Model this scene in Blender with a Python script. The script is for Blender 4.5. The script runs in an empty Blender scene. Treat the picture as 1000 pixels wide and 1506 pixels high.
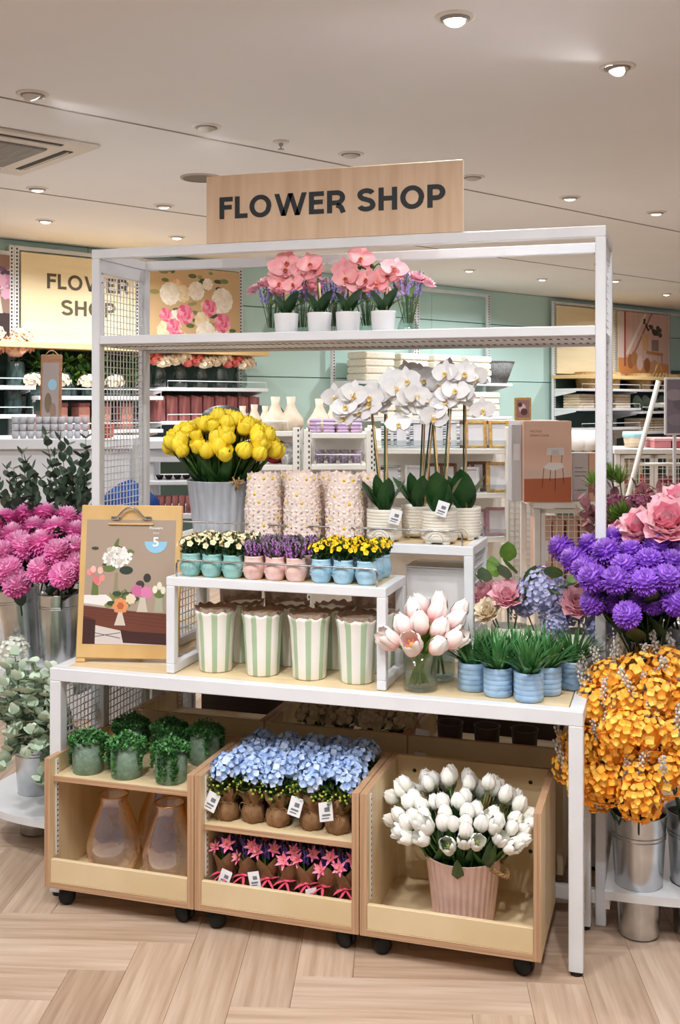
import bpy, math, random
import numpy as np
from mathutils import Matrix, Vector, Euler
random.seed(7)
rnd = random.Random(11)
sc = bpy.context.scene
COL = sc.collection
PI = math.pi

# ---------------------------------------------------------------- camera, world, exposure
F, YAW, Y0, CAMH = 1578.1, 0.3008, 592.5, 1.5      # focal length in pixels, heading, horizon row, eye height
cam = bpy.data.cameras.new('camera')
cam.sensor_fit = 'VERTICAL'; cam.sensor_height = 36.0; cam.lens = F / 1506 * 36.0
cam.shift_y = -(753 - Y0) / 1506; cam.clip_end = 100
camo = bpy.data.objects.new('camera', cam); COL.objects.link(camo)
camo.location = (0, 0, CAMH); camo.rotation_euler = (PI / 2, 0, YAW)
sc.camera = camo
sc.cycles.transparent_max_bounces = 24
world = bpy.data.worlds.new('shop_world'); sc.world = world
world.use_nodes = True
bg = world.node_tree.nodes['Background']
bg.inputs[0].default_value = (0.97, 0.98, 1.0, 1); bg.inputs[1].default_value = 0.24
sc.view_settings.view_transform = 'Standard'; sc.view_settings.look = 'None'
sc.view_settings.exposure = -0.22; sc.view_settings.gamma = 1.0; sc.view_settings.use_curve_mapping = False
LAMP_W = 8.8                                         # watts of one ceiling downlight
LAMP_COL = (0.96, 0.98, 1.0)

CY, SY = math.cos(YAW), math.sin(YAW)
def ray(x, y):
    k = (x - 500) / F
    return Vector((CY * k - SY, SY * k + CY, (Y0 - y) / F))
def pz(x, y, z):                                     # point of a horizontal plane seen at a pixel
    d = ray(x, y); t = (z - CAMH) / d.z
    return Vector((d.x * t, d.y * t, z))
def pv(x, y, v):                                     # point of the upright plane y = v seen at a pixel
    d = ray(x, y); t = v / d.y
    return Vector((d.x * t, v, CAMH + d.z * t))
RHO = math.radians(31)                               # the shop's walls are turned against the display stand
WA = Vector((math.sin(RHO), math.cos(RHO), 0)); WN = Vector((math.cos(RHO), -math.sin(RHO), 0))
W0 = Vector((-4.684, 6.734, 0)); WROT = PI / 2 - RHO
def wall(a, b, z=0.0):                               # along the back wall, out from it, up
    return W0 + WA * a + WN * b + Vector((0, 0, z))
def pw(x, y, b):                                     # (a, z) on the plane b metres in front of the wall
    d = ray(x, y); w = W0 + WN * b
    t = (w.x * WN.x + w.y * WN.y) / (d.x * WN.x + d.y * WN.y)
    q = Vector((d.x * t, d.y * t, 0)) - w
    return q.x * WA.x + q.y * WA.y, CAMH + d.z * t

# ---------------------------------------------------------------- materials
def lin(c):
    o = []
    for v in c[:3]:
        v = v / 255.0
        o.append(v / 12.92 if v <= 0.04045 else ((v + 0.055) / 1.055) ** 2.4)
    return (*o, 1.0)
MATS = {}
def M(name, c1, c2=None, rough=0.5, metal=0.0, scale=(8, 8, 8), detail=3.0, lo=0.35, hi=0.65, bump=0.0, bscale=60.0,
      rand=0.0, spec=0.5, coat=0.0, sss=0.0, trans=0.0, ior=1.45, alpha=1.0, sheen=0.0):
    if name in MATS: return MATS[name]
    m = bpy.data.materials.new(name); m.use_nodes = True
    nt = m.node_tree; N = nt.nodes; L = nt.links
    b = N['Principled BSDF']
    b.inputs['Roughness'].default_value = rough; b.inputs['Metallic'].default_value = metal
    b.inputs['Specular IOR Level'].default_value = spec; b.inputs['IOR'].default_value = ior
    b.inputs['Coat Weight'].default_value = coat; b.inputs['Transmission Weight'].default_value = trans
    b.inputs['Alpha'].default_value = alpha; b.inputs['Sheen Weight'].default_value = sheen
    if sss:
        b.inputs['Subsurface Weight'].default_value = sss; b.inputs['Subsurface Scale'].default_value = 0.01
    tc = N.new('ShaderNodeTexCoord'); mp = N.new('ShaderNodeMapping')
    mp.inputs['Scale'].default_value = scale if not isinstance(scale, (int, float)) else (scale,) * 3
    L.new(tc.outputs['Object'], mp.inputs[0])
    nz = N.new('ShaderNodeTexNoise'); nz.inputs['Scale'].default_value = 1.0; nz.inputs['Detail'].default_value = detail
    L.new(mp.outputs[0], nz.inputs['Vector'])
    rp = N.new('ShaderNodeValToRGB'); rp.color_ramp.elements[0].position = lo; rp.color_ramp.elements[1].position = hi
    rp.color_ramp.elements[0].color = lin(c1); rp.color_ramp.elements[1].color = lin(c2 or c1)
    L.new(nz.outputs['Fac'], rp.inputs[0])
    out = rp.outputs[0]
    if rand:
        oi = N.new('ShaderNodeObjectInfo'); hs = N.new('ShaderNodeHueSaturation'); mr = N.new('ShaderNodeMapRange')
        mr.inputs[3].default_value = 1 - rand; mr.inputs[4].default_value = 1 + rand
        L.new(oi.outputs['Random'], mr.inputs[0]); L.new(mr.outputs[0], hs.inputs['Value']); L.new(out, hs.inputs['Color'])
        out = hs.outputs[0]
    L.new(out, b.inputs['Base Color'])
    if bump:
        bn = N.new('ShaderNodeTexNoise'); bn.inputs['Scale'].default_value = bscale; bn.inputs['Detail'].default_value = 4
        L.new(tc.outputs['Object'], bn.inputs['Vector'])
        bp = N.new('ShaderNodeBump'); bp.inputs['Strength'].default_value = bump; bp.inputs['Distance'].default_value = 0.004
        L.new(bn.outputs['Fac'], bp.inputs['Height']); L.new(bp.outputs[0], b.inputs['Normal'])
    MATS[name] = m
    return m
def MG(name, stops, axis=2, lo=0.0, hi=1.0, rough=0.5, rand=0.0, sss=0.0, spec=0.4, rep=0):
    """colour that runs along a local axis of the thing itself (petal tips, glazes, printed stripes)"""
    if name in MATS: return MATS[name]
    m = M(name, (255, 255, 255), rough=rough, rand=rand, sss=sss, spec=spec)
    nt = m.node_tree; N = nt.nodes; L = nt.links
    rp = next(n for n in N if n.type == 'VALTORGB'); nz = next(n for n in N if n.type == 'TEX_NOISE')
    for l in list(rp.inputs[0].links): L.remove(l)
    tc = next(n for n in N if n.type == 'TEX_COORD')
    sp = N.new('ShaderNodeSeparateXYZ'); mr = N.new('ShaderNodeMapRange')
    mr.inputs[1].default_value = lo; mr.inputs[2].default_value = hi
    L.new(tc.outputs['Object'], sp.inputs[0]); L.new(sp.outputs[axis], mr.inputs[0]); L.new(mr.outputs[0], rp.inputs[0])
    cr = rp.color_ramp
    while len(cr.elements) < len(stops): cr.elements.new(0.5)
    for e, (p, c) in zip(cr.elements, stops): e.position = p; e.color = lin(c)
    return m
def ME(name, c, strength):
    if name in MATS: return MATS[name]
    m = bpy.data.materials.new(name); m.use_nodes = True
    b = m.node_tree.nodes['Principled BSDF']
    b.inputs['Base Color'].default_value = lin(c); b.inputs['Emission Color'].default_value = lin(c); b.inputs['Emission Strength'].default_value = strength
    MATS[name] = m
    return m
def glass(name, c=(255, 255, 255), rough=0.02, thin=0.0):
    """clear glass: a glossy coat over a see-through body, so light falls through without caustics"""
    if name in MATS: return MATS[name]
    m = bpy.data.materials.new(name); m.use_nodes = True
    nt = m.node_tree; N = nt.nodes; L = nt.links
    for n in list(N):
        if n.type != 'OUTPUT_MATERIAL': N.remove(n)
    tr = N.new('ShaderNodeBsdfTransparent'); gl = N.new('ShaderNodeBsdfGlossy'); mx = N.new('ShaderNodeMixShader'); lw = N.new('ShaderNodeLayerWeight')
    pw = N.new('ShaderNodeMath'); pw.operation = 'POWER'; pw.inputs[1].default_value = 3.0
    ad = N.new('ShaderNodeMath'); ad.operation = 'MULTIPLY_ADD'; ad.inputs[1].default_value = 0.6; ad.inputs[2].default_value = 0.03 + thin
    tr.inputs[0].default_value = lin(c); gl.inputs['Roughness'].default_value = rough; lw.inputs[0].default_value = 0.5
    L.new(lw.outputs['Facing'], pw.inputs[0]); L.new(pw.outputs[0], ad.inputs[0]); L.new(ad.outputs[0], mx.inputs[0]); L.new(tr.outputs[0], mx.inputs[1]); L.new(gl.outputs[0], mx.inputs[2])
    L.new(mx.outputs[0], next(n for n in N if n.type == 'OUTPUT_MATERIAL').inputs[0])
    MATS[name] = m
    return m

WHITE = M('white_powder_coat', (225, 226, 229), (231, 232, 235), rough=0.38)
OFFW = M('off_white_metal', (226, 222, 214), (234, 230, 222), rough=0.45)
BIRCH = M('birch_plywood', (233, 211, 172), (220, 194, 150), rough=0.42, scale=(3, 26, 3), detail=5)
BIRCHV = M('birch_plywood_upright_grain', (234, 212, 173), (221, 195, 152), rough=0.42, scale=(26, 26, 2.5), detail=5)
PLYE = M('plywood_edge', (206, 168, 132), (176, 134, 102), rough=0.6, scale=(2, 2, 260), detail=1)
PLYEV = M('plywood_edge_upright', (206, 168, 132), (176, 134, 102), rough=0.6, scale=(330, 330, 2), detail=1)
SIGNW = M('sign_plywood', (226, 197, 167), (213, 180, 148), rough=0.5, scale=(30, 30, 3), detail=6)
INK = M('black_lettering', (30, 32, 36), rough=0.5)
BLACK = M('black_rubber', (20, 20, 21), rough=0.55)
STEEL = M('brushed_steel', (172, 172, 172), (196, 196, 196), rough=0.25, metal=1.0, scale=(3, 3, 60))
ZINC = M('galvanised_zinc', (186, 190, 192), (214, 216, 218), rough=0.24, metal=1.0, scale=(14, 14, 14))
PAPER = M('white_card', (238, 238, 240), rough=0.6)
GREY = M('printed_grey', (120, 122, 128), rough=0.6)
KRAFT = M('kraft_paper', (150, 112, 76), (122, 88, 58), rough=0.8, scale=30, bump=0.6, bscale=50, rand=0.1)
TWINE = M('jute_twine', (176, 142, 96), (140, 106, 66), rough=0.9, scale=200)
STEMG = M('stem_green', (88, 122, 50), (64, 96, 40), rough=0.5, rand=0.15)
LEAFG = M('leaf_green', (52, 92, 38), (30, 64, 28), rough=0.42, scale=24, rand=0.2)
LEAFD = M('dark_leaf_green', (36, 66, 34), (22, 44, 24), rough=0.4, scale=24, rand=0.2)
LEAFL = M('light_leaf_green', (126, 160, 66), (84, 124, 46), rough=0.45, scale=30, rand=0.2)

# ---------------------------------------------------------------- mesh building
class G:
    def __init__(s): s.v = []; s.f = []; s.m = []; s.sm = []; s.n = 0
    def add(s, v, f, mi=0, mat=None, smooth=False):
        v = np.asarray(v, float).reshape(-1, 3)
        if mat is not None:
            a = np.array(mat); v = v @ a[:3, :3].T + a[:3, 3]
        n = s.n; s.v.append(v); s.n += len(v)
        s.f += [tuple(i + n for i in q) for q in f]; s.m += [mi] * len(f); s.sm += [smooth] * len(f)
        return s
    def box(s, x0, x1, y0, y1, z0, z1, mi=0, mat=None):
        v = [(x0, y0, z0), (x1, y0, z0), (x1, y1, z0), (x0, y1, z0), (x0, y0, z1), (x1, y0, z1), (x1, y1, z1), (x0, y1, z1)]
        f = [(0, 3, 2, 1), (4, 5, 6, 7), (0, 1, 5, 4), (1, 2, 6, 5), (2, 3, 7, 6), (3, 0, 4, 7)]
        return s.add(v, f, mi, mat)
    def bbox(s, x0, x1, y0, y1, z0, z1, b=0.004, mi=0, mat=None):       # box with chamfered upright and top edges
        v = []; r = []
        for z, i in ((z0, b), (z0 + b, 0), (z1 - b, 0), (z1, b)):
            o = len(v)
            a0, a1, c0, c1 = x0 + i, x1 - i, y0 + i, y1 - i
            v += [(a0 + b, c0, z), (a1 - b, c0, z), (a1, c0 + b, z), (a1, c1 - b, z), (a1 - b, c1, z), (a0 + b, c1, z), (a0, c1 - b, z), (a0, c0 + b, z)]
        f = [tuple(range(7, -1, -1)), tuple(range(24, 32))]
        for k in range(3):
            for j in range(8):
                a = k * 8 + j; c = k * 8 + (j + 1) % 8
                f.append((a, c, c + 8, a + 8))
        return s.add(v, f, mi, mat)
    def lathe(s, prof, n=20, mi=0, mat=None, caps=True, wob=None, smooth=True):
        v = []; f = []
        for k, (r, z) in enumerate(prof):
            for j in range(n):
                t = 2 * PI * j / n
                dr, dz = wob(t, k, r, z) if wob else (0, 0)
                v.append(((r + dr) * math.cos(t), (r + dr) * math.sin(t), z + dz))
        for k in range(len(prof) - 1):
            for j in range(n):
                a = k * n + j; b = k * n + (j + 1) % n
                f.append((a, b, b + n, a + n))
        s.add(v, f, mi, mat, smooth)
        if caps:
            o = s.n - len(v)
            for k, rev in ((0, True), (len(prof) - 1, False)):
                if prof[k][0] > 1e-4:
                    q = [o + k * n + j for j in range(n)]
                    s.f.append(tuple(reversed(q)) if rev else tuple(q)); s.m.append(mi); s.sm.append(False)
        return s
    def tube(s, pts, r=0.002, n=5, mi=0, mat=None, taper=1.0):
        pts = [Vector(p) for p in pts]; v = []; f = []; L = len(pts)
        up = Vector((0, 0, 1))
        for i, p in enumerate(pts):
            d = (pts[min(i + 1, L - 1)] - pts[max(i - 1, 0)])
            d = d.normalized() if d.length > 1e-9 else up
            a = d.cross(up if abs(d.z) < 0.95 else Vector((1, 0, 0))).normalized(); b = d.cross(a)
            rr = r * (1 + (taper - 1) * i / max(1, L - 1))
            for j in range(n):
                t = 2 * PI * j / n
                v.append(p + a * (rr * math.cos(t)) + b * (rr * math.sin(t)))
        for i in range(L - 1):
            for j in range(n):
                q = i * n + j; w = i * n + (j + 1) % n
                f.append((q, w, w + n, q + n))
        f.append(tuple(range(n - 1, -1, -1))); f.append(tuple((L - 1) * n + j for j in range(n)))
        return s.add([tuple(p) for p in v], f, mi, mat, True)
    def petal(s, L, W, bend=0.3, cup=0.2, n=4, k=0.8, base=0.12, mi=0, mat=None, start=0.0, wave=0.0, pw_=0.7):
        """leaf or petal: grows along +Y from the origin and bends up; 3 columns of vertices"""
        v = []; y = z = 0.0; a = start
        for i in range(n + 1):
            t = i / n
            if i: a = start + bend * (t - 0.5 / n); y += L / n * math.cos(a); z += L / n * math.sin(a)
            w = W * 0.5 * max(base * (1 - t) + 0.03, max(0.0, math.sin(PI * min(1, t ** k))) ** pw_)
            e = cup * w; q = wave * w * (1 if i % 2 else -1)
            nz, ny = math.cos(a), -math.sin(a)
            v += [(-w, y + ny * (e + q), z + nz * (e + q)), (0, y, z), (w, y + ny * (e - q), z + nz * (e - q))]
        f = []
        for i in range(n):
            b = i * 3
            f += [(b, b + 1, b + 4, b + 3), (b + 1, b + 2, b + 5, b + 4)]
        return s.add(v, f, mi, mat, True)
    def ball(s, r, c=(0, 0, 0), n=6, k=4, mi=0, sz=1.0, mat=None):
        m = Matrix.Translation(c)
        if mat is not None: m = mat @ m
        return s.lathe([(max(1e-5, r * math.sin(PI * i / k)), -r * sz * math.cos(PI * i / k)) for i in range(k + 1)], n, mi, m, caps=False)
    def prism(s, poly, z0, z1, mi=0, mat=None):                          # convex or simple outline in XY, upright sides
        n = len(poly)
        v = [(x, y, z0) for x, y in poly] + [(x, y, z1) for x, y in poly]
        f = [tuple(range(n - 1, -1, -1)), tuple(range(n, 2 * n))] + [(i, (i + 1) % n, n + (i + 1) % n, n + i) for i in range(n)]
        return s.add(v, f, mi, mat)
    def mesh(s, name, *mats):
        me = bpy.data.meshes.new(name)
        me.from_pydata([tuple(p) for p in np.concatenate(s.v)] if s.v else [], [], s.f)
        for m in mats: me.materials.append(m)
        if len(mats) > 1: me.polygons.foreach_set('material_index', s.m)
        me.polygons.foreach_set('use_smooth', s.sm)
        me.update()
        return me
def T_(x=0, y=0, z=0): return Matrix.Translation((x, y, z))
def RX(a): return Matrix.Rotation(a, 4, 'X')
def RY(a): return Matrix.Rotation(a, 4, 'Y')
def RZ(a): return Matrix.Rotation(a, 4, 'Z')
def SC(x, y=None, z=None): return Matrix.Diagonal((x, x if y is None else y, x if z is None else z, 1))
def bez(p0, p1, p2, n=6):
    p0, p1, p2 = Vector(p0), Vector(p1), Vector(p2)
    return [p0 * (1 - t) ** 2 + p1 * (2 * t * (1 - t)) + p2 * t * t for t in [i / n for i in range(n + 1)]]

def ob(name, me, parent=None, loc=(0, 0, 0), rot=(0, 0, 0), scale=1.0, kind=None, mat=None):
    o = bpy.data.objects.new(name, me); COL.objects.link(o)
    if parent is not None: o.parent = parent
    if mat is not None: o.matrix_local = mat
    else:
        o.location = loc; o.rotation_euler = rot
        o.scale = (scale,) * 3 if isinstance(scale, (int, float)) else scale
    if kind: o['kind'] = kind
    return o
def tag(o, label, cat, group=None):
    o['label'] = label; o['category'] = cat
    if group: o['group'] = group
    return o
def thing(name, label, cat, loc=(0, 0, 0), rz=0.0, group=None, scale=1.0):
    o = bpy.data.objects.new(name, None); COL.objects.link(o)
    o.location = loc; o.rotation_euler = (0, 0, rz); o.scale = (scale,) * 3; o.empty_display_size = 0.02
    return tag(o, label, cat, group)
KIDS = {}
def dup(root, loc, rz=0.0, label=None, group=None, scale=None, rot=None):
    def cp(o, par):
        c = o.copy(); COL.objects.link(c); c.parent = par
        for ch in KIDS.setdefault(o.name, list(o.children)): cp(ch, c)
        return c
    r = cp(root, None); r.location = loc; r.rotation_euler = rot or (0, 0, rz)
    if scale: r.scale = (scale,) * 3
    if label: r['label'] = label
    if group: r['group'] = group
    return r
def struct(name, me, **k):
    o = ob(name, me, **k); o['kind'] = 'structure'
    return o
def lettering(name, text, size, mat, parent, mtx, depth=0.0008, align='LEFT', bold=0.0):
    c = bpy.data.curves.new(name, 'FONT'); c.body = text; c.size = size; c.extrude = depth; c.align_x = align; c.offset = bold
    c.materials.append(mat)
    o = bpy.data.objects.new(name, c); COL.objects.link(o); o.parent = parent; o.matrix_local = mtx
    return o
def text_fit(name, text, width, height, mat, parent, mtx, bold=0.0, depth=0.0008):
    """flat lettering scaled to a given width and cap height, lower left corner at mtx"""
    c = bpy.data.curves.new(name, 'FONT'); c.body = text; c.size = 1.0; c.extrude = 0.0; c.offset = bold; c.resolution_u = 3
    t = bpy.data.objects.new(name, c); COL.objects.link(t)
    me = bpy.data.meshes.new_from_object(t.evaluated_get(bpy.context.evaluated_depsgraph_get()))
    bpy.data.objects.remove(t); bpy.data.curves.remove(c)
    co = np.zeros(len(me.vertices) * 3); me.vertices.foreach_get('co', co); co = co.reshape(-1, 3)
    lo, hi = co.min(0), co.max(0)
    co[:, 0] = (co[:, 0] - lo[0]) / (hi[0] - lo[0]) * width; co[:, 1] = (co[:, 1] - lo[1]) / (hi[1] - lo[1]) * height; co[:, 2] = depth
    me.vertices.foreach_set('co', co.ravel()); me.materials.clear(); me.materials.append(mat); me.update()
    return ob(name, me, parent, mat=mtx)
FRONT = RX(PI / 2)                                    # turns a flat XY drawing upright, facing -Y
ORD = ['first', 'second', 'third', 'fourth', 'fifth', 'sixth', 'seventh', 'eighth', 'ninth', 'tenth', 'eleventh', 'twelfth']
def wire_grid(x0, x1, z0, z1, pitch, r=0.0013, y=0.0):
    g = G(); nx = max(1, round((x1 - x0) / pitch)); nz = max(1, round((z1 - z0) / pitch))
    for i in range(nx + 1):
        x = x0 + (x1 - x0) * i / nx; g.box(x - r, x + r, y - r, y + r, z0, z1)
    for i in range(nz + 1):
        z = z0 + (z1 - z0) * i / nz; g.box(x0, x1, y - 3 * r, y - r, z - r, z + r)
    return g

def stroke_text(name, text, width, height, mat, parent, mtx, t=0.21, gap=0.16):
    """bold grotesque capitals drawn from strokes; cap height 1, stroke t, then scaled to width x height"""
    g = G(); x0 = 0.0; h = t / 2
    def line(P, closed=False, dy=0):
        P = [Vector((p[0], p[1])) for p in P]; n = len(P); lft = []; rgt = []
        for i in range(n):
            a = P[i - 1] if (i or closed) else None; b = P[(i + 1) % n] if (i < n - 1 or closed) else None
            d1 = (P[i] - a).normalized() if a is not None else (b - P[i]).normalized(); d2 = (b - P[i]).normalized() if b is not None else d1
            m = (d1 + d2); m = m.normalized() if m.length > 1e-6 else d1
            nn = Vector((-m.y, m.x)); k = h / max(0.8, nn.dot(Vector((-d1.y, d1.x))))
            lft.append(P[i] + nn * k); rgt.append(P[i] - nn * k)
        m_ = n if closed else n - 1
        v = [(x0 + p.x, p.y, 0) for p in lft] + [(x0 + p.x, p.y, 0) for p in rgt]
        g.add(v, [(i, n + i, n + (i + 1) % n, (i + 1) % n) for i in range(m_)])
    def arc(cx, cy, rx, ry, a0, a1, n=12): return [(cx + rx * math.cos(math.radians(a0 + (a1 - a0) * i / n)), cy + ry * math.sin(math.radians(a0 + (a1 - a0) * i / n))) for i in range(n + 1)]
    for ch in text:
        if ch == ' ': x0 += 0.36; continue
        w = {'F': 0.58, 'L': 0.55, 'O': 0.92, 'W': 1.36, 'E': 0.62, 'R': 0.74, 'S': 0.72, 'H': 0.74, 'P': 0.70}[ch]
        if ch in 'FLEHRP': line([(h, 0), (h, 1)])
        if ch in 'FE': line([(t, 1 - h), (w, 1 - h)]); line([(t, 0.53), (w * 0.93, 0.53)])
        if ch in 'LE': line([(t, h), (w, h)])
        if ch == 'H': line([(w - h, 0), (w - h, 1)]); line([(t, 0.52), (w - t, 0.52)])
        if ch == 'O': line(arc(w / 2, 0.5, w / 2 - h + 0.01, 0.5 - h + 0.015, 0, 330, 22), True)
        if ch in 'RP':
            yb = 0.45 if ch == 'R' else 0.42
            ry = (1 - h - yb) / 2; cx = w - ry - h
            line([(t, 1 - h), (cx, 1 - h)] + arc(cx, 1 - h - ry, ry, ry, 80, -80, 8) + [(cx, yb), (t, yb)])
        if ch == 'R': line([(w * 0.52, yb - h), (w * 0.72, yb - h - 0.06), (w * 0.80, 0.2), (w * 0.90, 0.0)])
        if ch == 'W': 
            tw = t * 1.0; q = (w - tw) / 4
            for i_ in range(4):
                ya, yb = (1, 0) if i_ % 2 == 0 else (0, 1)
                g.add([(x0 + q * i_, ya, 0), (x0 + q * i_ + tw, ya, 0), (x0 + q * (i_ + 1) + tw, yb, 0), (x0 + q * (i_ + 1), yb, 0)], [(0, 1, 2, 3)])
        if ch == 'S':
            rx = w / 2 - h
            line(arc(w / 2, 0.74, rx, 0.26 - h + 0.01, 15, 180, 9) + arc(w / 2, 0.74, rx, 0.21, 200, 262, 4) + arc(w / 2, 0.265, rx + 0.01, 0.235, 82, 20, 4) + arc(w / 2, 0.265, rx + 0.01, 0.265 - h + 0.01, 0, -168, 10))
        x0 += w + gap * (0.55 if ch in 'LWFP' else 0.8)
    me = g.mesh(name, mat); co = np.concatenate(g.v); lo, hi = co.min(0), co.max(0)
    co[:, 0] = (co[:, 0] - lo[0]) / (hi[0] - lo[0]) * width; co[:, 1] = (co[:, 1] - lo[1]) / (hi[1] - lo[1]) * height; co[:, 2] = 0.0008
    me.vertices.foreach_set('co', co.ravel()); me.update()
    return ob(name, me, parent, mat=mtx)
# ---------------------------------------------------------------- the room
CEIL = M('ceiling_paint', (234, 233, 233), (237, 236, 236), rough=0.85, scale=1.5)
TEAL = M('teal_wall_paint', (194, 228, 221), (199, 231, 225), rough=0.55, scale=2, rand=0.02)
TEALG = M('teal_groove', (60, 104, 96), rough=0.7)
SEAM = M('ceiling_seam', (150, 142, 134), rough=0.8)
FLOORB = M('floor_bed', (186, 154, 128), rough=0.8)
PLANK = []
for i, (c1, c2) in enumerate((((208, 184, 162), (166, 136, 112)), ((199, 172, 149), (156, 126, 103)), ((213, 191, 171), (177, 148, 124)))):
    PLANK.append(M('oak_plank_tone_%d' % i, c1, c2, rough=0.42, scale=(38, 1.9, 10), detail=12, lo=0.34, hi=0.70, rand=0.07))
AMIN, AMAX, BMAX, HC = -7.0, 20.0, 12.0, 2.7
def room_box(name, a0, a1, b0, b1, z0, z1, mat, **k):
    g = G(); g.box(0, a1 - a0, -(b1 - b0), 0, 0, z1 - z0)
    return struct(name, g.mesh(name, mat), loc=wall(a0, b0, z0), rot=(0, 0, WROT), **k)
floor = room_box('floor', AMIN, AMAX, -0.2, BMAX, -0.12, -0.010, FLOORB)
ceiling = room_box('ceiling', AMIN, AMAX, -0.2, BMAX, HC, HC + 0.1, CEIL)
wallb = room_box('wall_back', AMIN, AMAX, -0.2, -0.012, -0.05, HC, TEALG)
g = G(); zs = [0.0, 0.53, 1.13, 1.73, 2.34, 2.7]
for i in range(5):
    bm = G(); bm.bbox(0, 1.0, -0.012, 0, zs[i] + 0.004, zs[i + 1] - 0.004, 0.002)
    me = bm.mesh('wall_board', TEAL)
    for k in range(7):
        w = 27.0 / 7
        o = ob('wall_board', me, scale=(w - 0.004, 1, 1), loc=wall(AMIN + k * w, -0.012, 0), rot=(0, 0, WROT))
        o.parent = wallb; o.matrix_parent_inverse = (Matrix.Translation(wall(AMIN, -0.2, -0.05)) @ RZ(WROT)).inverted()
for n_, (x, y) in enumerate(((250, 192), (150, 297))):
    p = pz(x, y, HC); q = p - W0; a, b = q.dot(WA), q.dot(WN)
    g = G(); g.box(-9, 14, -0.006, 0.006, -0.003, 0)
    struct('trim_%d' % (n_ + 1), g.mesh('ceiling_seam', SEAM), loc=wall(a, b, HC), rot=(0, 0, WROT))
# herringbone floor boards, each a board of its own where the photo shows them
PANG = math.radians(14)
E1 = Vector((-math.sin(PANG), math.cos(PANG), 0)); E2 = Vector((math.cos(PANG), math.sin(PANG), 0))
PWD, PL = 0.15, 4
anchor = pz(103, 1425, 0) - E1 * (PWD * (1 + PL))
def plank_mesh(i):
    g = G(); g.bbox(0.0004, PWD - 0.0004, 0.0004, PWD * PL - 0.0004, -0.010, 0.0, 0.0006)
    return g.mesh('floor_plank', PLANK[i])
PM = [plank_mesh(i) for i in range(3)]
finv = (Matrix.Translation(wall(AMIN, -0.2, -0.12)) @ RZ(WROT)).inverted()
cnt = 0; far = G()
for n in range(-12, 13):
    for k in range(-90, 91):
        for hv in (0, 1):
            x0, y0 = (k + 2 * PL * n, k) if hv == 0 else (k + 2 * PL * n, k + 1)
            c = anchor + E2 * (x0 * PWD) + E1 * (y0 * PWD)
            mid = c + (E2 * (PL / 2) + E1 * 0.5 if hv == 0 else E2 * 0.5 + E1 * (PL / 2)) * PWD
            X = mid.x * CY + mid.y * SY; D = -mid.x * SY + mid.y * CY
            if not (0.8 < D < 10.0 and abs(X) < D * 0.34 + 3.0) or (mid - W0).dot(WN) < 0.3: continue
            if hv == 0: mt = Matrix.Translation(c + E1 * PWD) @ RZ(PANG - PI / 2)
            else: mt = Matrix.Translation(c) @ RZ(PANG)
            if 1.9 < D < 4.3 and abs(X) < D * 0.34 + 0.45:
                o = ob('floor_plank', PM[rnd.choice((0, 0, 1, 2))], mat=mt); o.parent = floor; o.matrix_parent_inverse = finv; cnt += 1
            else: far.box(0.0004, PWD - 0.0004, 0.0004, PWD * PL - 0.0004, -0.010, 0.0, mat=mt)
o = ob('floor_plank_field', far.mesh('far_planks', PLANK[0]), kind='stuff'); o.parent = floor; o.matrix_parent_inverse = finv

# ---------------------------------------------------------------- ceiling fittings
TRIMM = M('downlight_trim', (224, 218, 210), rough=0.5)
LENS = ME('downlight_lens', (255, 246, 232), 14.0)
CUP = M('downlight_cup', (150, 143, 136), rough=0.5)
g = G(); g.lathe([(0.046, -0.002), (0.049, -0.007), (0.062, -0.004), (0.064, 0.0)], 28, caps=False); RING = g.mesh('trim_ring', TRIMM)
g = G(); g.lathe([(0.046, -0.001), (0.044, -0.010), (0.0005, -0.012)], 24, caps=False); CUPM = g.mesh('lamp_cup', CUP)
g = G(); g.lathe([(0.038, 0.03), (0.040, -0.008), (0.036, -0.014), (0.033, -0.012)], 24, caps=False); HEAD = g.mesh('lamp_head', TRIMM)
g = G(); g.lathe([(0.034, -0.0115), (0.026, -0.017), (0.014, -0.021), (0.0005, -0.022)], 24, caps=False); LENSM = g.mesh('lens', LENS)
g = G(); g.lathe([(0.034, -0.0115), (0.0005, -0.0125)], 24, caps=False); LENSO = g.mesh('lens', CUP)
def downlight(p, aim, label, watts=LAMP_W, lit=True, spread=125):
    t = thing('ceiling_downlight', label, 'downlight', (p[0], p[1], HC), group='ceiling downlights')
    ob('trim_ring', RING, t); ob('recess_cup', CUPM, t)
    d = Vector((aim[0] - p[0], aim[1] - p[1], aim[2] - HC)).normalized() if aim else Vector((0, 0, -1))
    ax = Vector((0, 0, -1)).rotation_difference(d)
    h = ob('lamp_head', HEAD, t); h.rotation_mode = 'QUATERNION'; h.rotation_quaternion = ax
    ob('lens', LENSM if lit else LENSO, h)
    if watts:
        l = bpy.data.lights.new('downlight_beam', 'AREA'); l.shape = 'DISK'; l.size = 0.07; l.energy = watts; l.color = LAMP_COL; l.spread = math.radians(spread)
        lo = bpy.data.objects.new('downlight_beam', l); COL.objects.link(lo); lo.parent = t
        lo.location = d * 0.034; lo.rotation_mode = 'QUATERNION'; lo.rotation_quaternion = ax
    return t
MIDS = (-1.0, 3.0, 0.8)
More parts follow.
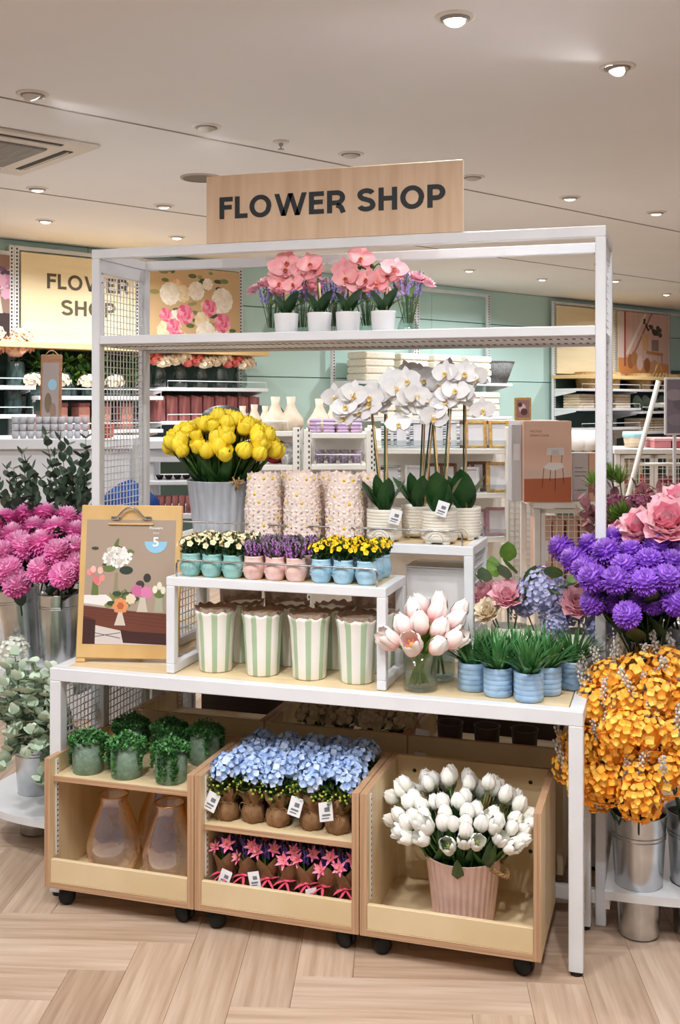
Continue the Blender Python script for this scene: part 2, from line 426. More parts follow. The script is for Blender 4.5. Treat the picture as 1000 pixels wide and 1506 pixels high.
CEILL = [((669, 25), (-0.55, 2.2, 0), 'brightest round downlight, nearest, near the top edge of the picture', 1), ((908, 98), (-1.2, 2.6, 0.6), 'tilted lit downlight near the right edge, second nearest', 1),
 ((48, 138), (-2.0, 5.5, 0.3), 'tilted downlight above the ceiling air vent on the left', 1), ((304, 186), (-2.4, 6.0, 0.3), 'unlit looking downlight left above the wooden shop sign', 1),
 ((516, 226), (-1.9, 6.5, 0.3), 'tilted downlight just above the middle of the wooden shop sign', 1), ((55, 277), (-3.7, 6.2, 0.5), 'downlight below the air vent on the left of the ceiling', 1),
 ((241, 302), (-3.3, 7.2, 0.5), 'downlight left of the wooden shop sign, on the second ceiling seam', 1), ((67, 324), (-4.1, 6.4, 0.5), 'lit downlight above the left flower shop wall panel', 1),
 ((260, 348), (-3.6, 7.3, 0.5), 'lit downlight just above the left end of the top frame', 1), ((695, 260), (-1.2, 7.0, 0.5), 'downlight beside the right edge of the wooden shop sign', 1),
 ((838, 290), (-0.8, 7.5, 0.8), 'small lit downlight right of the wooden sign above the frame corner', 1), ((965, 312), (-0.3, 8.2, 0.8), 'faint downlight on the ceiling near the right edge above the frame', 1),
 ((797, 410), (-1.5, 10.9, 1.0), 'lit downlight above the wall at the right, seen under the top beam', 1), ((690, 397), (-2.0, 10.0, 1.0), 'lit downlight above the white wall frame, seen under the top beam', 1),
 ((980, 432), (-0.3, 12.8, 1.0), 'farthest lit downlight, above the plant photo on the right wall', 1), ((905, 412), (-0.7, 11.6, 1.0), 'far downlight right of the frame post, above the wooden wall panel', 1)]
for (x, y), aim, lab, lit in CEILL:
    p = pz(x, y, HC); far_ = p.length > 6.5
    downlight(p, (p.x + (aim[0] - p.x) * 0.3, p.y + (aim[1] - p.y) * 0.3, 0.4) if far_ else aim, lab, LAMP_W * (2.4 if far_ else 0.8), spread=150 if far_ else 125)
ORD_ = ORD + ['thirteenth', 'fourteenth', 'fifteenth', 'sixteenth', 'seventeenth', 'eighteenth']
for i, (x, y) in enumerate(((-1.9, 1.3), (-1.0, 1.55), (0.0, 1.85), (0.9, 2.2), (-2.9, 1.9), (-0.5, 0.2), (0.7, 0.6), (-1.8, -0.2), (1.6, 3.4), (2.2, 5.0), (-3.9, 3.2), (-4.6, 4.6), (2.0, 1.4), (-3.4, 0.2), (0.2, -1.4), (-1.6, -1.8), (2.6, -0.6), (1.5, 6.6))):  # unseen downlights, added to brighten stand, floor and ceiling
    downlight((x, y), (x * 0.85 - 0.15, y + 1.1, 0.0) if i < 5 else (x, y, 0), 'added ceiling downlight %s from the left in front of the stand, outside the picture' % ORD_[i], LAMP_W * (1.1 if i < 5 else 0.9), spread=122 if i < 5 else 88)
for x, y, lab in ((-1.75, 0.55, 'left'), (-0.95, 0.70, 'middle'), (-0.15, 0.85, 'right')):
    downlight((x, y), (x * 0.95 - 0.1, 2.95, 0.45), '%s one of three spotlights in front of the stand, outside the picture' % lab, LAMP_W * 0.27, spread=64)
# sprinkler, speaker disc and air vent
t = thing('ceiling_sprinkler', 'small white sprinkler rose on the ceiling left of the sign top', 'sprinkler', pz(413, 208, HC))
g = G(); g.lathe([(0.038, 0), (0.038, -0.004), (0.02, -0.010), (0.012, -0.010)], 20, caps=False); ob('rose', g.mesh('rose', TRIMM), t)
g = G(); g.lathe([(0.010, -0.009), (0.010, -0.02), (0.004, -0.022), (0.004, -0.034), (0.016, -0.036), (0.0005, -0.037)], 14, caps=False); ob('spray_head', g.mesh('spray_head', STEEL), t)
t = thing('ceiling_speaker', 'flat dark grey round ceiling speaker beside the wooden sign', 'speaker', pz(296, 261, HC))
g = G(); g.lathe([(0.112, 0), (0.110, -0.006), (0.098, -0.008)], 32, caps=False); ob('rim', g.mesh('rim', M('speaker_rim', (168, 156, 144), rough=0.6)), t)
g = G(); g.lathe([(0.098, -0.006), (0.0005, -0.008)], 32, caps=False); ob('grille', g.mesh('grille', M('speaker_grille', (120, 110, 102), (132, 122, 112), rough=0.8, scale=300)), t)
p = pz(-35, 215, HC)
t = thing('ceiling_air_vent', 'square cassette air vent with slots on the ceiling at the left edge', 'air vent', p, WROT + 0.0)
VW = M('vent_plastic', (214, 206, 196), rough=0.5); VD = M('vent_slot', (70, 66, 64), rough=0.7)
g = G(); g.bbox(-0.42, 0.42, -0.42, 0.42, -0.016, 0.0, 0.006); ob('face_plate', g.mesh('face_plate', VW), t)
g = G(); g.bbox(-0.24, 0.24, -0.24, 0.24, -0.026, -0.012, 0.004); cg = ob('intake_grille', g.mesh('intake_grille', M('vent_grille', (150, 146, 142), (128, 124, 120), rough=0.7, scale=(120, 4, 4))), t)
for k in range(4):
    g = G(); g.box(-0.26, 0.26, -0.36, -0.315, -0.019, -0.012); s_ = ob('air_slot', g.mesh('air_slot', VD), t, rot=(0, 0, k * PI / 2))
    g = G(); g.box(-0.25, 0.25, -0.345, -0.335, -0.024, -0.017); ob('louvre', g.mesh('louvre', VW), s_)

# ---------------------------------------------------------------- display table, tall frame
TX0, TX1, TY0, TY1, TZ = -1.812, -0.223, 2.857, 3.155, 0.694
UX0, UX1, UY0, UY1, UZ = -1.845, -0.183, 3.160, 3.521, 2.009
def part_box(name, parent, m, x0, x1, y0, y1, z0, z1, b=0.002):
    g = G(); g.bbox(x0, x1, y0, y1, z0, z1, b)
    return ob(name, g.mesh(name, m), parent)
t = thing('display_table', 'long white steel table with birch top carrying the risers and clipboard', 'table', (TX0, TY0, 0))
w, d, k = TX1 - TX0, TY1 - TY0, 0.038
for x in (0, w - k):
    for y in (0, d - k):
        lg = part_box('leg', t, WHITE, x, x + k, y, y + k, 0.012, TZ - 0.039)
        g = G(); g.lathe([(0.016, 0), (0.017, 0.004), (0.017, 0.012)], 16, mat=T_(x + k / 2, y + k / 2, 0)); ob('foot', g.mesh('foot', BLACK), lg)
part_box('front_apron', t, WHITE, 0, w, 0, k, TZ - 0.039, TZ); part_box('back_apron', t, WHITE, 0, w, d - k, d, TZ - 0.039, TZ)
part_box('side_apron', t, WHITE, 0, k, k, d - k, TZ - 0.039, TZ); part_box('side_apron', t, WHITE, w - k, w, k, d - k, TZ - 0.039, TZ)
part_box('wood_top', t, BIRCH, k + 0.001, w - k - 0.003, k + 0.001, d - k, TZ - 0.02, TZ - 0.0015, 0.0005)
for x in (0.019, w - 0.019):
    g = wire_grid(k, d - k, 0.06, TZ - 0.04, 0.022); ob('wire_side', g.mesh('wire_side', WHITE), t, loc=(x, 0, 0), rot=(0, 0, PI / 2), kind='stuff')

KIDS.clear(); added_rear_table = dup(t, (TX0, UY1 + 0.006, 0), 0, 'second white steel table added on the far side of the tall frame, shading below')  # unseen second table, added to darken the space under the stand
t = thing('tall_display_frame', 'tall open white steel frame with wire sides and one upper shelf', 'display frame', (UX0, UY0, 0))
w, d, k = UX1 - UX0, UY1 - UY0, 0.030
POSTS = {}
for x in (0, w - k):
    for y in (0, d - k): part_box('post', t, WHITE, x, x + k, y, y + k, 0.0, UZ - 0.031)
for y in (0, d - k): part_box('top_beam', t, WHITE, 0, w, y, y + k, UZ - 0.031, UZ)
for x in (0, w - k): part_box('top_side_beam', t, WHITE, x, x + k, k, d - k, UZ - 0.031, UZ)
SHZ = 1.7005
sh = part_box('upper_shelf', t, WHITE, k, w - k, 0.02, d - 0.02, SHZ - 0.012, SHZ)
ob('front_rail', G().bbox(k + 0.0005, w - k - 0.0005, 0, 0.022, 1.694, 1.7225, 0.002).mesh('front_rail', WHITE), sh)
ob('back_rail', G().bbox(k, w - k, d - 0.022, d, 1.680, 1.7225, 0.002).mesh('back_rail', WHITE), sh)
g = G()
for i in range(70):
    x = 0.05 + i * (w - 0.1) / 69
    for y in (0.05, 0.075, 0.29, 0.315): g.box(x - 0.004, x + 0.004, y - 0.006, y + 0.006, SHZ - 0.0135, SHZ - 0.011)
ob('underside_slots', g.mesh('underside_slots', M('shadow_slot', (112, 104, 98), rough=0.8)), sh, kind='stuff')
dk = part_box('deck_board', t, BIRCH, k, w - k, 0.004, d - 0.004, TZ - 0.02, TZ - 0.0015)
part_box('deck_rail', t, WHITE, k, w - k, 0, 0.02, TZ - 0.036, TZ - 0.021); part_box('base_bar', t, WHITE, k, w - k, 0.0, 0.024, 0.062, 0.100)
for x, nm in ((0.015, 'l'), (w - 0.015, 'r')):
    sp = part_box('side_header', t, WHITE, x - 0.008, x + 0.008, k, d - k, UZ - 0.075, UZ - 0.031)
    part_box('side_shelf_bracket', t, WHITE, x - 0.007, x + 0.007, k, d - k, SHZ - 0.012, SHZ + 0.012)
    for z0, z1 in ((SHZ + 0.012, UZ - 0.075), (0.74, SHZ - 0.012), (0.12, 0.67)):
        g = wire_grid(k + 0.004, d - k - 0.004, z0, z1, 0.0225); ob('wire_side', g.mesh('wire_side', WHITE), t, loc=(x, 0, 0), rot=(0, 0, PI / 2), kind='stuff')
    for yy in (0.012,):
        g = G()
        for i in range(2): g.lathe([(0.003, 0), (0.003, 0.002)], 8, mat=T_(x + (0.016 if x < 1 else -0.016), yy + 0.004, 1.93 - i * 0.03) @ RY(PI / 2 if x < 1 else -PI / 2))
        ob('screws', g.mesh('screws', STEEL), sp, kind='stuff')

t = thing('shop_sign', 'plywood sign board with black FLOWER SHOP lettering on the top beam', 'sign', (-1.43, 3.162, UZ + 0.0005))
g = G(); g.bbox(0, 0.832, 0, 0.018, 0, 0.2165, 0.0015); ob('board', g.mesh('board', SIGNW), t)
stroke_text('lettering', 'FLOWER SHOP', 0.734, 0.0735, INK, t, T_(0.046, -0.0001, 0.0745) @ FRONT).__setitem__('kind', 'stuff')

# ---------------------------------------------------------------- risers on the table
def riser(name, label, x0, x1, y0, y1, z0, z1, k, mesh_sides=False):
    t = thing(name, label, 'riser', (x0, y0, z0)); w, d, h = x1 - x0, y1 - y0, z1 - z0
    for x in (0, w - k):
        for y in (0, d - k): part_box('leg', t, WHITE, x, x + k, y, y + k, k if not mesh_sides else 0, h - k)
        if not mesh_sides: part_box('foot_bar', t, WHITE, x, x + k, 0, d, 0, k)
        else: part_box('foot_bar', t, WHITE, x, x + k, k, d - k, 0, k)
        part_box('side_bar', t, WHITE, x, x + k, k, d - k, h - k, h)
        if mesh_sides:
            g = wire_grid(k, d - k, k, h - k, 0.0235, 0.0017); ob('wire_side', g.mesh('wire_side', WHITE), t, loc=(x + k / 2, 0, 0), rot=(0, 0, PI / 2), kind='stuff')
    for y in (0, d - k): part_box('top_bar', t, WHITE, 0, w, y, y + k, h - k, h)
    part_box('wood_panel', t, BIRCH, k, w - k, k, d - k, h - 0.016, h - 0.001)
    return t
def wire_rail(parent, x0, x1, y, h, r=0.003, z=0.0):
    g = G(); g.tube([(x0, y, z), (x0, y, z + h - 0.012), (x0 + 0.004, y, z + h - 0.003), (x0 + 0.012, y, z + h), (x1 - 0.012, y, z + h), (x1 - 0.004, y, z + h - 0.003), (x1, y, z + h - 0.012), (x1, y, z)], r, 8)
    return ob('wire_rail', g.mesh('wire_rail', STEEL), parent)
RX0, RX1, RY0, RY1, RZ1 = -1.445, -0.767, 2.905, 3.142, 0.981
t = riser('small_riser', 'low white riser with wood insert holding the rows of small pots', RX0, RX1, RY0, RY1, TZ, RZ1, 0.027)
wire_rail(t, 0.028, RX1 - RX0 - 0.03, 0.014, 0.05, z=RZ1 - TZ)
MX0, MX1, MY0, MY1, MZ1 = -1.585, -0.574, 3.205, 3.470, 1.066
t = riser('large_riser', 'taller white riser with wire mesh sides holding daisy vases and orchids', MX0, MX1, MY0, MY1, TZ, MZ1, 0.029, True)
wire_rail(t, 0.04, MX1 - MX0 - 0.035, 0.008, 0.044, z=MZ1 - TZ); wire_rail(t, MX1 - MX0 - 0.17, MX1 - MX0 - 0.012, 0.258, 0.044, z=MZ1 - TZ)

# ---------------------------------------------------------------- rolling carts
CW, CD, CZ0, CZ1 = 0.4845, 0.362, 0.060, 0.442
def edge_box(g, x0, x1, y0, y1, z0, z1, edges):
    g.box(x0, x1, y0, y1, z0, z1)
    for e in edges: g.m[-6 + e] = 1
def caster(parent, x, y, rz):
    c = ob('caster', G().box(-0.02, 0.02, -0.02, 0.02, 0.050, CZ0).tube([(0, 0, 0.03), (0.012, 0, 0.052)], 0.012, 8).mesh('caster', BLACK), parent, loc=(x, y, 0), rot=(0, 0, rz))
    g = G()
    for s in (-1, 1): g.lathe([(0.0005, s * 0.004), (0.017, s * 0.004), (0.0245, s * 0.007), (0.0255, s * 0.012), (0.0225, s * 0.018), (0.008, s * 0.0195), (0.0005, s * 0.0195)], 20, caps=False, mat=T_(0, 0, 0.0255) @ RX(PI / 2))
    ob('wheel', g.mesh('wheel', BLACK), c)
def cart(label, x, y, rz, shelf=None, tracks=True, bolts=True):
    t = thing('rolling_cart', label, 'cart', (x, y, 0), rz); th = 0.019
    for sx in (0, CW - th):
        g = G(); edge_box(g, sx, sx + th, 0, CD, CZ0, CZ1, (2,)); edge = g.m; g.m[-5] = 2
        ob('side_panel', g.mesh('side_panel', BIRCHV, PLYEV, PLYEV), t)
    g = G(); edge_box(g, th, CW - th, 0.0, CD, CZ0, CZ0 + 0.018, (2,)); ob('bottom_panel', g.mesh('bottom_panel', BIRCH, PLYE), t)
    g = G(); g.bbox(th + 0.0006, CW - th - 0.0006, 0.002, 0.016, CZ0 + 0.0185, 0.1445, 0.0012); ob('front_lip', g.mesh('front_lip', BIRCH), t)
    g = G(); edge_box(g, th, CW - th, CD - 0.016, CD - 0.001, CZ0 + 0.018, CZ1, (1,)); bk = ob('back_panel', g.mesh('back_panel', BIRCH, PLYE), t)
    if bolts:
        for bx, bz in ((0.07, 0.40), (CW - 0.07, 0.40), (0.07, 0.20), (CW - 0.07, 0.20)):
            g = G(); g.lathe([(0.006, 0), (0.005, 0.002), (0.0005, 0.0025)], 12, caps=False, mat=T_(bx, CD - 0.016, bz) @ RX(PI / 2)); ob('bolt', g.mesh('bolt', M('dark_bolt', (60, 48, 40), rough=0.4, metal=0.6)), bk)
    if shelf:
        g = G(); edge_box(g, th + 0.001, CW - th - 0.001, 0.018, CD - 0.017, shelf - 0.016, shelf, (2,)); ob('shelf', g.mesh('shelf', BIRCH, PLYE), t)
    if tracks:
        for tx in (th, CW - th - 0.0035):
            g = G(); g.box(tx, tx + 0.0035, 0.030, 0.044, 0.146, CZ1 - 0.01); tr = ob('shelf_track', g.mesh('shelf_track', OFFW), t)
            g = G()
            for i in range(18): g.box(tx - 0.0004, tx + 0.0039, 0.034, 0.040, 0.152 + i * 0.0155, 0.157 + i * 0.0155)
            ob('track_slots', g.mesh('track_slots', M('track_slot', (78, 70, 60), rough=0.7)), tr, kind='stuff')
    for cx, cy, r_ in ((0.05, 0.045, 0.5), (CW - 0.05, 0.05, -0.4), (0.05, CD - 0.05, 0.2), (CW - 0.05, CD - 0.05, 0.9)): caster(t, cx, cy, r_)
    return t
CX = [-1.7856, -1.7856 + 0.4885, -1.7856 + 0.977]; CYF = 2.788
cart('left plywood cart on casters with trailing plants over glass vases', CX[0], CYF, 0, 0.388)
cart('middle plywood cart on casters with blue posies over pink posies', CX[1], CYF, 0, 0.300)
cart('right plywood cart on casters holding the bucket of white tulips', CX[2], CYF, 0)
BKY = 3.325
for i, lab in enumerate(('plywood cart behind the trailing plants, on the far side under the table', 'plywood cart with cream flowers behind the blue posies', 'plywood cart of dark pots behind the white tulips')):
    cart(lab, CX[i] + CW + 0.004, BKY + CD, PI, 0.36)

t = thing('added_shade_cabinet', 'low closed dark wooden cabinet added behind the stand to shade under the table', 'cabinet', (-1.80, 3.93, 0)); DWD = M('dark_walnut', (74, 56, 44), (58, 43, 34), rough=0.6, scale=(4, 30, 4))  # unseen cabinet, added to block low light from behind the stand
part_box('carcass', t, DWD, 0, 1.58, 0.0, 0.34, 0.05, 0.60); part_box('plinth', t, DWD, 0.02, 1.56, 0.02, 0.32, 0, 0.0495)
for i in range(4):
    dd = part_box('door', t, DWD, 0.01 + i * 0.392, 0.39 + i * 0.392, 0.3405, 0.356, 0.07, 0.58); ob('knob', G().ball(0.012, (0.05 + i * 0.392, 0.368, 0.33), 10, 6).mesh('knob', STEEL), dd)
# ---------------------------------------------------------------- plant library (shared meshes)
R_ = random.Random(5)
U = R_.uniform
def tulip_head(name, *mats, R=0.021, H=0.056, op=0.62):
    g = G(); rows = [(0.0, 0.12, 0.55), (0.10, 0.68, 0.95), (0.34, 1.0, 1.0), (0.66, 0.96, 1.0), (0.90, op + 0.16, 0.82), (1.0, op, 0.36)]
    for q in range(6):
        outer = q % 2; th = q * PI / 3; v = []; f = []
        for s, r, a in rows:
            for j in range(5):
                w = (j - 2) / 2 * a * 0.66
                rr = R * r * (1.05 if outer else 0.93) * (1 - 0.05 * abs(j - 2))
                v.append((rr * math.cos(th + w), rr * math.sin(th + w), H * (s - 0.02 * abs(j - 2) * (s > 0.5)) * (1 if outer else 1.04)))
        for i in range(5):
            for j in range(4):
                a = i * 5 + j; f.append((a, a + 1, a + 6, a + 5))
        g.add(v, f, 0, None, True)
    if len(mats) == 1 or op < 0.6: g.ball(R * 0.80, (0, 0, H * 0.47), 10, 6, 0, H * 0.52 / (R * 0.80))
    if len(mats) > 1:
        g.ball(R * 0.30, (0, 0, H * 0.45), 6, 4, 1, 1.3)
        for j in range(6): g.tube([(0, 0, H * 0.2), (R * 0.45 * math.cos(j), R * 0.45 * math.sin(j), H * 0.62)], 0.0012, 4, 1)
    return g.mesh(name, *mats)
def mum_head(name, mat, R=0.046, seed=1, rows=11):
    """pompon: a ball set all over with short incurved petals"""
    g = G(); r = random.Random(seed)
    for i in range(rows):
        el = math.radians(-48 + 132 * i / (rows - 1)); n = max(4, int(27 * math.cos(el)))
        for j in range(n):
            az = 2 * PI * (j + r.random() * 0.6) / n; e = el + r.uniform(-0.08, 0.08)
            g.petal(R * r.uniform(0.34, 0.42), R * 0.23, r.uniform(0.6, 1.1) * (1 if e > 0.1 else 0.3), 0.55, 3, 0.62, 0.8, 0, RZ(az) @ RX(e) @ T_(0, R * 0.62, 0), -0.30, pw_=0.35)
    g.ball(R * 0.66, (0, 0, 0), 12, 7)
    return g.mesh(name, mat)
def floret(g, mat, r=0.010, n=4, mi=0, ctr=None, up=0.35):
    for j in range(n): g.petal(r, r * 1.05, 0.25, 0.2, 3, 0.72, 0.3, mi, mat @ RZ(2 * PI * j / n + 0.3) @ RX(up), 0.0, pw_=0.5)
    if ctr is not None: g.ball(r * 0.2, (0, 0, r * 0.12), 5, 3, ctr, 0.8, mat)
def dome_pts(n, seed, lo=-0.2):
    r = random.Random(seed); P = []
    for i in range(n):
        z = 1 - (1 - lo) * (i + 0.5) / n; a = i * 2.39996 + r.uniform(-0.2, 0.2); q = math.sqrt(max(0, 1 - z * z))
        P.append(Vector((q * math.cos(a), q * math.sin(a), z)))
    return P
def to(d): return Vector((0, 0, 1)).rotation_difference(Vector(d)).to_matrix().to_4x4()
def hydrangea(name, mats, R=0.04, n=34, r=0.012, seed=1, lo=-0.15, flat=0.8, ctr=None, np_=4):
    g = G(); rr = random.Random(seed)
    for p in dome_pts(n, seed, lo):
        q = p * R * rr.uniform(0.86, 1.08); q.z *= flat
        floret(g, Matrix.Translation(q) @ to(p) @ RZ(rr.uniform(0, 3)), r * rr.uniform(0.8, 1.15), np_, 0 if len(mats) < 2 or ctr == 1 else rr.choice((0, 0, 1)), ctr, rr.uniform(0.1, 0.6))
    g.ball(R * 0.72, (0, 0, 0), 8, 5, 0, flat)
    return g.mesh(name, *mats)
def peony(name, mats, R=0.05, seed=2):
    g = G(); r = random.Random(seed)
    for ring, (n, el, L, W) in enumerate(((8, 0.15, 1.0, 0.9), (8, 0.45, 0.95, 0.85), (7, 0.75, 0.85, 0.75), (6, 1.0, 0.7, 0.65), (4, 1.25, 0.55, 0.55), (3, 1.4, 0.45, 0.45))):
        for j in range(n):
            g.petal(R * L, R * W, 0.6, 0.45, 4, 0.62, 0.3, ring % len(mats), RZ(2 * PI * (j + 0.5 * (ring % 2)) / n + r.uniform(-0.2, 0.2)) @ RX(el), 0.0, 0.22, 0.5)
    return g.mesh(name, *mats)
def leaf_mesh(name, mat, L, W, bend=0.4, cup=0.25, n=6, k=0.8, start=0.0, pw_=0.7):
    return G().petal(L, W, bend, cup, n, k, 0.2, 0, None, start, pw_=pw_).mesh(name, mat)
def orchid_blossom(name, mats, R=0.045):
    g = G()
    for a, L, W, z, el in ((90, 0.95, 0.62, -0.002, 0.05), (215, 0.92, 0.60, -0.002, -0.02), (325, 0.92, 0.60, -0.002, -0.02), (8, 1.0, 1.12, 0.002, 0.12), (172, 1.0, 1.12, 0.002, 0.12)):
        g.petal(R * L, R * W, -0.22, 0.12, 5, 0.62, 0.25, 0, T_(0, 0, z) @ RZ(math.radians(a) - PI / 2) @ RX(el), 0.12, 0.05, 0.55)
    return g.mesh(name, *mats)
def orchid_lip(name, mats, R=0.045):
    g = G(); g.petal(R * 0.42, R * 0.34, 0.9, 0.6, 4, 0.7, 0.4, 0, T_(0, 0, 0.003) @ RZ(PI), 0.1)
    for s in (-1, 1): g.petal(R * 0.26, R * 0.22, 0.9, 0.7, 3, 0.7, 0.4, 0, T_(0, 0, 0.004) @ RZ(PI + s * 1.0), 0.7)
    g.ball(R * 0.10, (0, R * 0.03, R * 0.10), 6, 4, 1)
    return g.mesh(name, *mats)
def bucket_parts(parent, rt, rb, h, mat, ribs=0, bands=True, rim=0.003):
    n = 48
    wob = (lambda t, k, r, z: (0.0016 * math.cos(ribs * t), 0)) if ribs else None
    nn = max(n, ribs * 6 if ribs else n)
    g = G(); g.lathe([(0.0005, 0.003), (rb * 0.96, 0.003), (rb, 0.0), (rb, 0.004), (rt - (rt - rb) * 0.02, h - 0.004), (rt + rim, h), (rt - 0.002, h - 0.001), (rt - 0.004, h - 0.02), (rb - 0.003, 0.02), (0.0005, 0.018)], nn, caps=False,
            wob=(lambda t, k, r, z: wob(t, k, r, z) if 2 < k < 6 else (0, 0)) if wob else None)
    b = ob('bucket_body', g.mesh('bucket_body', mat), parent)
    if bands:
        for z in (0.80, 0.83):
            r = rb + (rt - rb) * z; g = G(); g.lathe([(r - 0.001, h * z - 0.0015), (r + 0.0018, h * z), (r - 0.001, h * z + 0.0015)], 40, caps=False); ob('pressed_band', g.mesh('pressed_band', mat), b)
    return b
FLW = {}
def cut_flower(name, label, cat, group, base, head, hm, hs=1.0, r=0.0025, stem=STEMG, leaves=(), bow=0.35, droop=0.0, extra=None):
    """one stem standing in a bucket: stem, blossom and its own leaves"""
    base = Vector(base); head = Vector(head); d = head - base
    t = thing(name, label, cat, base, group=group)
    mid = Vector((d.x * bow, d.y * bow, d.z * 0.62)); pts = bez((0, 0, 0), mid, d, 5)
    ob('stem', G().tube(pts, r, 5).mesh('stem', stem), t)
    q = (pts[-1] - pts[-2]).normalized(); q = (q + Vector((0, 0, -droop))).normalized()
    ob('blossom', hm, t, mat=Matrix.Translation(d) @ to(q) @ RZ(U(0, 6)) @ SC(hs))
    for lm, tt, ls in leaves:
        i = min(len(pts) - 2, int(tt * 5)); p = pts[i].lerp(pts[i + 1], tt * 5 - i)
        ob('leaf', lm, t, mat=Matrix.Translation(p) @ RZ(U(0, 6.28)) @ RX(U(0.5, 1.1)) @ SC(ls))
    return t
def tag_card(parent, m, w=0.036, h=0.046):
    """white price card with printed lines"""
    c = ob('price_card', G().bbox(-w / 2, w / 2, 0, 0.0012, -h, 0, 0.0004).mesh('price_card', PAPER), parent, mat=m)
    g = G(); g.box(-w * 0.3, w * 0.3, -0.0006, 0, -h * 0.72, -h * 0.62); g.box(-w * 0.34, w * 0.2, -0.0006, 0, -h * 0.86, -h * 0.80); g.box(-w * 0.1, w * 0.28, -0.0006, 0, -h * 0.50, -h * 0.28)
    ob('print', g.mesh('print', GREY), c, kind='stuff')
    return c

# ---------------------------------------------------------------- yellow tulips in the grey bucket
YEL = M('yellow_petal', (255, 232, 64), (250, 212, 40), rough=0.5, scale=30, rand=0.08, sss=0.0)
YH = [tulip_head('yellow_tulip_head', YEL, R=0.0255, H=0.050, op=0.42), tulip_head('yellow_tulip_head', YEL, R=0.027, H=0.048, op=0.9)]
TL = leaf_mesh('tulip_leaf', LEAFG, 0.17, 0.034, 0.5, 0.5, 7, 0.75)
BX, BY = -1.455, 3.345
t = thing('flower_bucket', 'pale grey ribbed bucket full of yellow tulips on the large riser', 'bucket', (BX, BY, MZ1))
GB = M('grey_washed_zinc', (172, 178, 188), (196, 200, 208), rough=0.5, scale=(40, 40, 6))
bucket_parts(t, 0.116, 0.095, 0.175, GB, 26, False)
ob('earth_fill', G().lathe([(0.108, 0.14), (0.0005, 0.15)], 24, caps=False).mesh('earth_fill', LEAFD), t)
for p in dome_pts(66, 4, 0.10):
    top = Vector((BX + p.x * 0.195, BY + p.y * 0.13, 1.325 + 0.125 * p.z + U(-0.012, 0.012)))
    b = Vector((BX + p.x * 0.045, BY + p.y * 0.045, MZ1 + 0.06))
    cut_flower('yellow_tulip', 'yellow tulip among the bunch in the grey bucket', 'tulip', 'yellow tulips in the grey bucket', b, top - (top - b).normalized() * 0.03, YH[0] if U(0, 1) < 0.8 else YH[1], U(0.95, 1.2), 0.0026,
               leaves=[(TL, U(0.25, 0.45), U(0.75, 1.05)), (TL, U(0.4, 0.55), U(0.6, 0.9))] if p.z < 0.8 else ())
g = G()
for i in range(7):
    a = i * 0.5; g.tube([(BX - BX + 0.085 + 0.02 * math.sin(a * 2), -0.115 + 0.008 * math.cos(a * 3), 0.16 + 0.014 * math.cos(a * 2.5)), (0.10 + 0.02 * math.cos(a * 3), -0.12, 0.18 + 0.012 * math.sin(a * 2))], 0.0035, 5)
ob('rope_handle', g.mesh('rope_handle', TWINE), t, loc=(-0.005, 0.035, 0.0), kind='stuff')

# ---------------------------------------------------------------- peach daisy vases
PEACH = M('peach_glaze', (252, 228, 214), (250, 220, 204), rough=0.3, scale=30, coat=0.3)
DAISY = M('daisy_relief_white', (252, 236, 226), (251, 230, 218), rough=0.3, coat=0.3, scale=60, rand=0.04); DCTR = M('daisy_relief_yellow', (245, 205, 50), rough=0.35)
def relief(ctr):
    g = G()
    for j in range(6): g.petal(0.0185, 0.0175, -0.30, -0.25, 3, 0.7, 0.4, 0, RZ(j * PI / 3) @ T_(0, 0.001, 0.0015), 0.25, pw_=0.5)
    g.lathe([(0.0055, 0.0), (0.0048, 0.0035), (0.0005, 0.005)], 8, 1, caps=False)
    return g.mesh('daisy_relief', DAISY, DCTR if ctr else DAISY)
REL = [relief(0), relief(0), relief(1)]
def daisy_vase(label, x, y, s=1.0, seed=0):
    r = random.Random(seed); t = thing('daisy_vase', label, 'vase', (x, y, MZ1), r.uniform(0, 6), 'peach daisy vases on the large riser', s)
    prof = [(0.0005, 0.002), (0.05, 0.0), (0.054, 0.004), (0.0575, 0.04), (0.056, 0.1), (0.051, 0.16), (0.049, 0.196), (0.047, 0.196), (0.048, 0.16), (0.051, 0.05), (0.0005, 0.03)]
    g = G(); g.lathe(prof, 40, caps=False, wob=lambda a, k, rr, z: (0, 0.006 * abs(math.cos(4 * a)) if z > 0.19 else 0)); b = ob('vase_body', g.mesh('vase_body', PEACH), t)
    for k in range(8):
        z = 0.016 + k * 0.0250
        for j in range(11):
            a = 2 * PI * (j + 0.5 * (k % 2)) / 11; rr = 0.0575 if z < 0.1 else 0.0575 - (z - 0.08) * 0.075
            if k == 7: rr = 0.0495
            ob('daisy_relief', REL[2 if (j * j * 7 + k * 13 + j * k * 3 + seed) % 6 == 0 else 0], b, mat=T_(rr * math.cos(a), rr * math.sin(a), z) @ RZ(a) @ RY(PI / 2) @ RZ(r.uniform(0, 1)))
    return t
d0 = daisy_vase('left one of the three front peach daisy vases beside the tulip bucket', -1.272, 3.262, 1.0, 1)
def dv(label, x, y, rz): return dup(d0, (x, y, MZ1), rz, label)
dv('middle one of the three front peach daisy vases on the large riser', -1.138, 3.262, 1.0)
dv('right one of the three front peach daisy vases next to the orchids', -0.996, 3.262, 2.4)
dv('peach daisy vase half hidden behind the left and middle front ones', -1.205, 3.385, 3.3)
dv('peach daisy vase half hidden behind the middle and right front ones', -1.065, 3.385, 4.4)
dv('rearmost peach daisy vase peeking out between the right front one and the orchid leaves', -0.940, 3.385, 5.0)

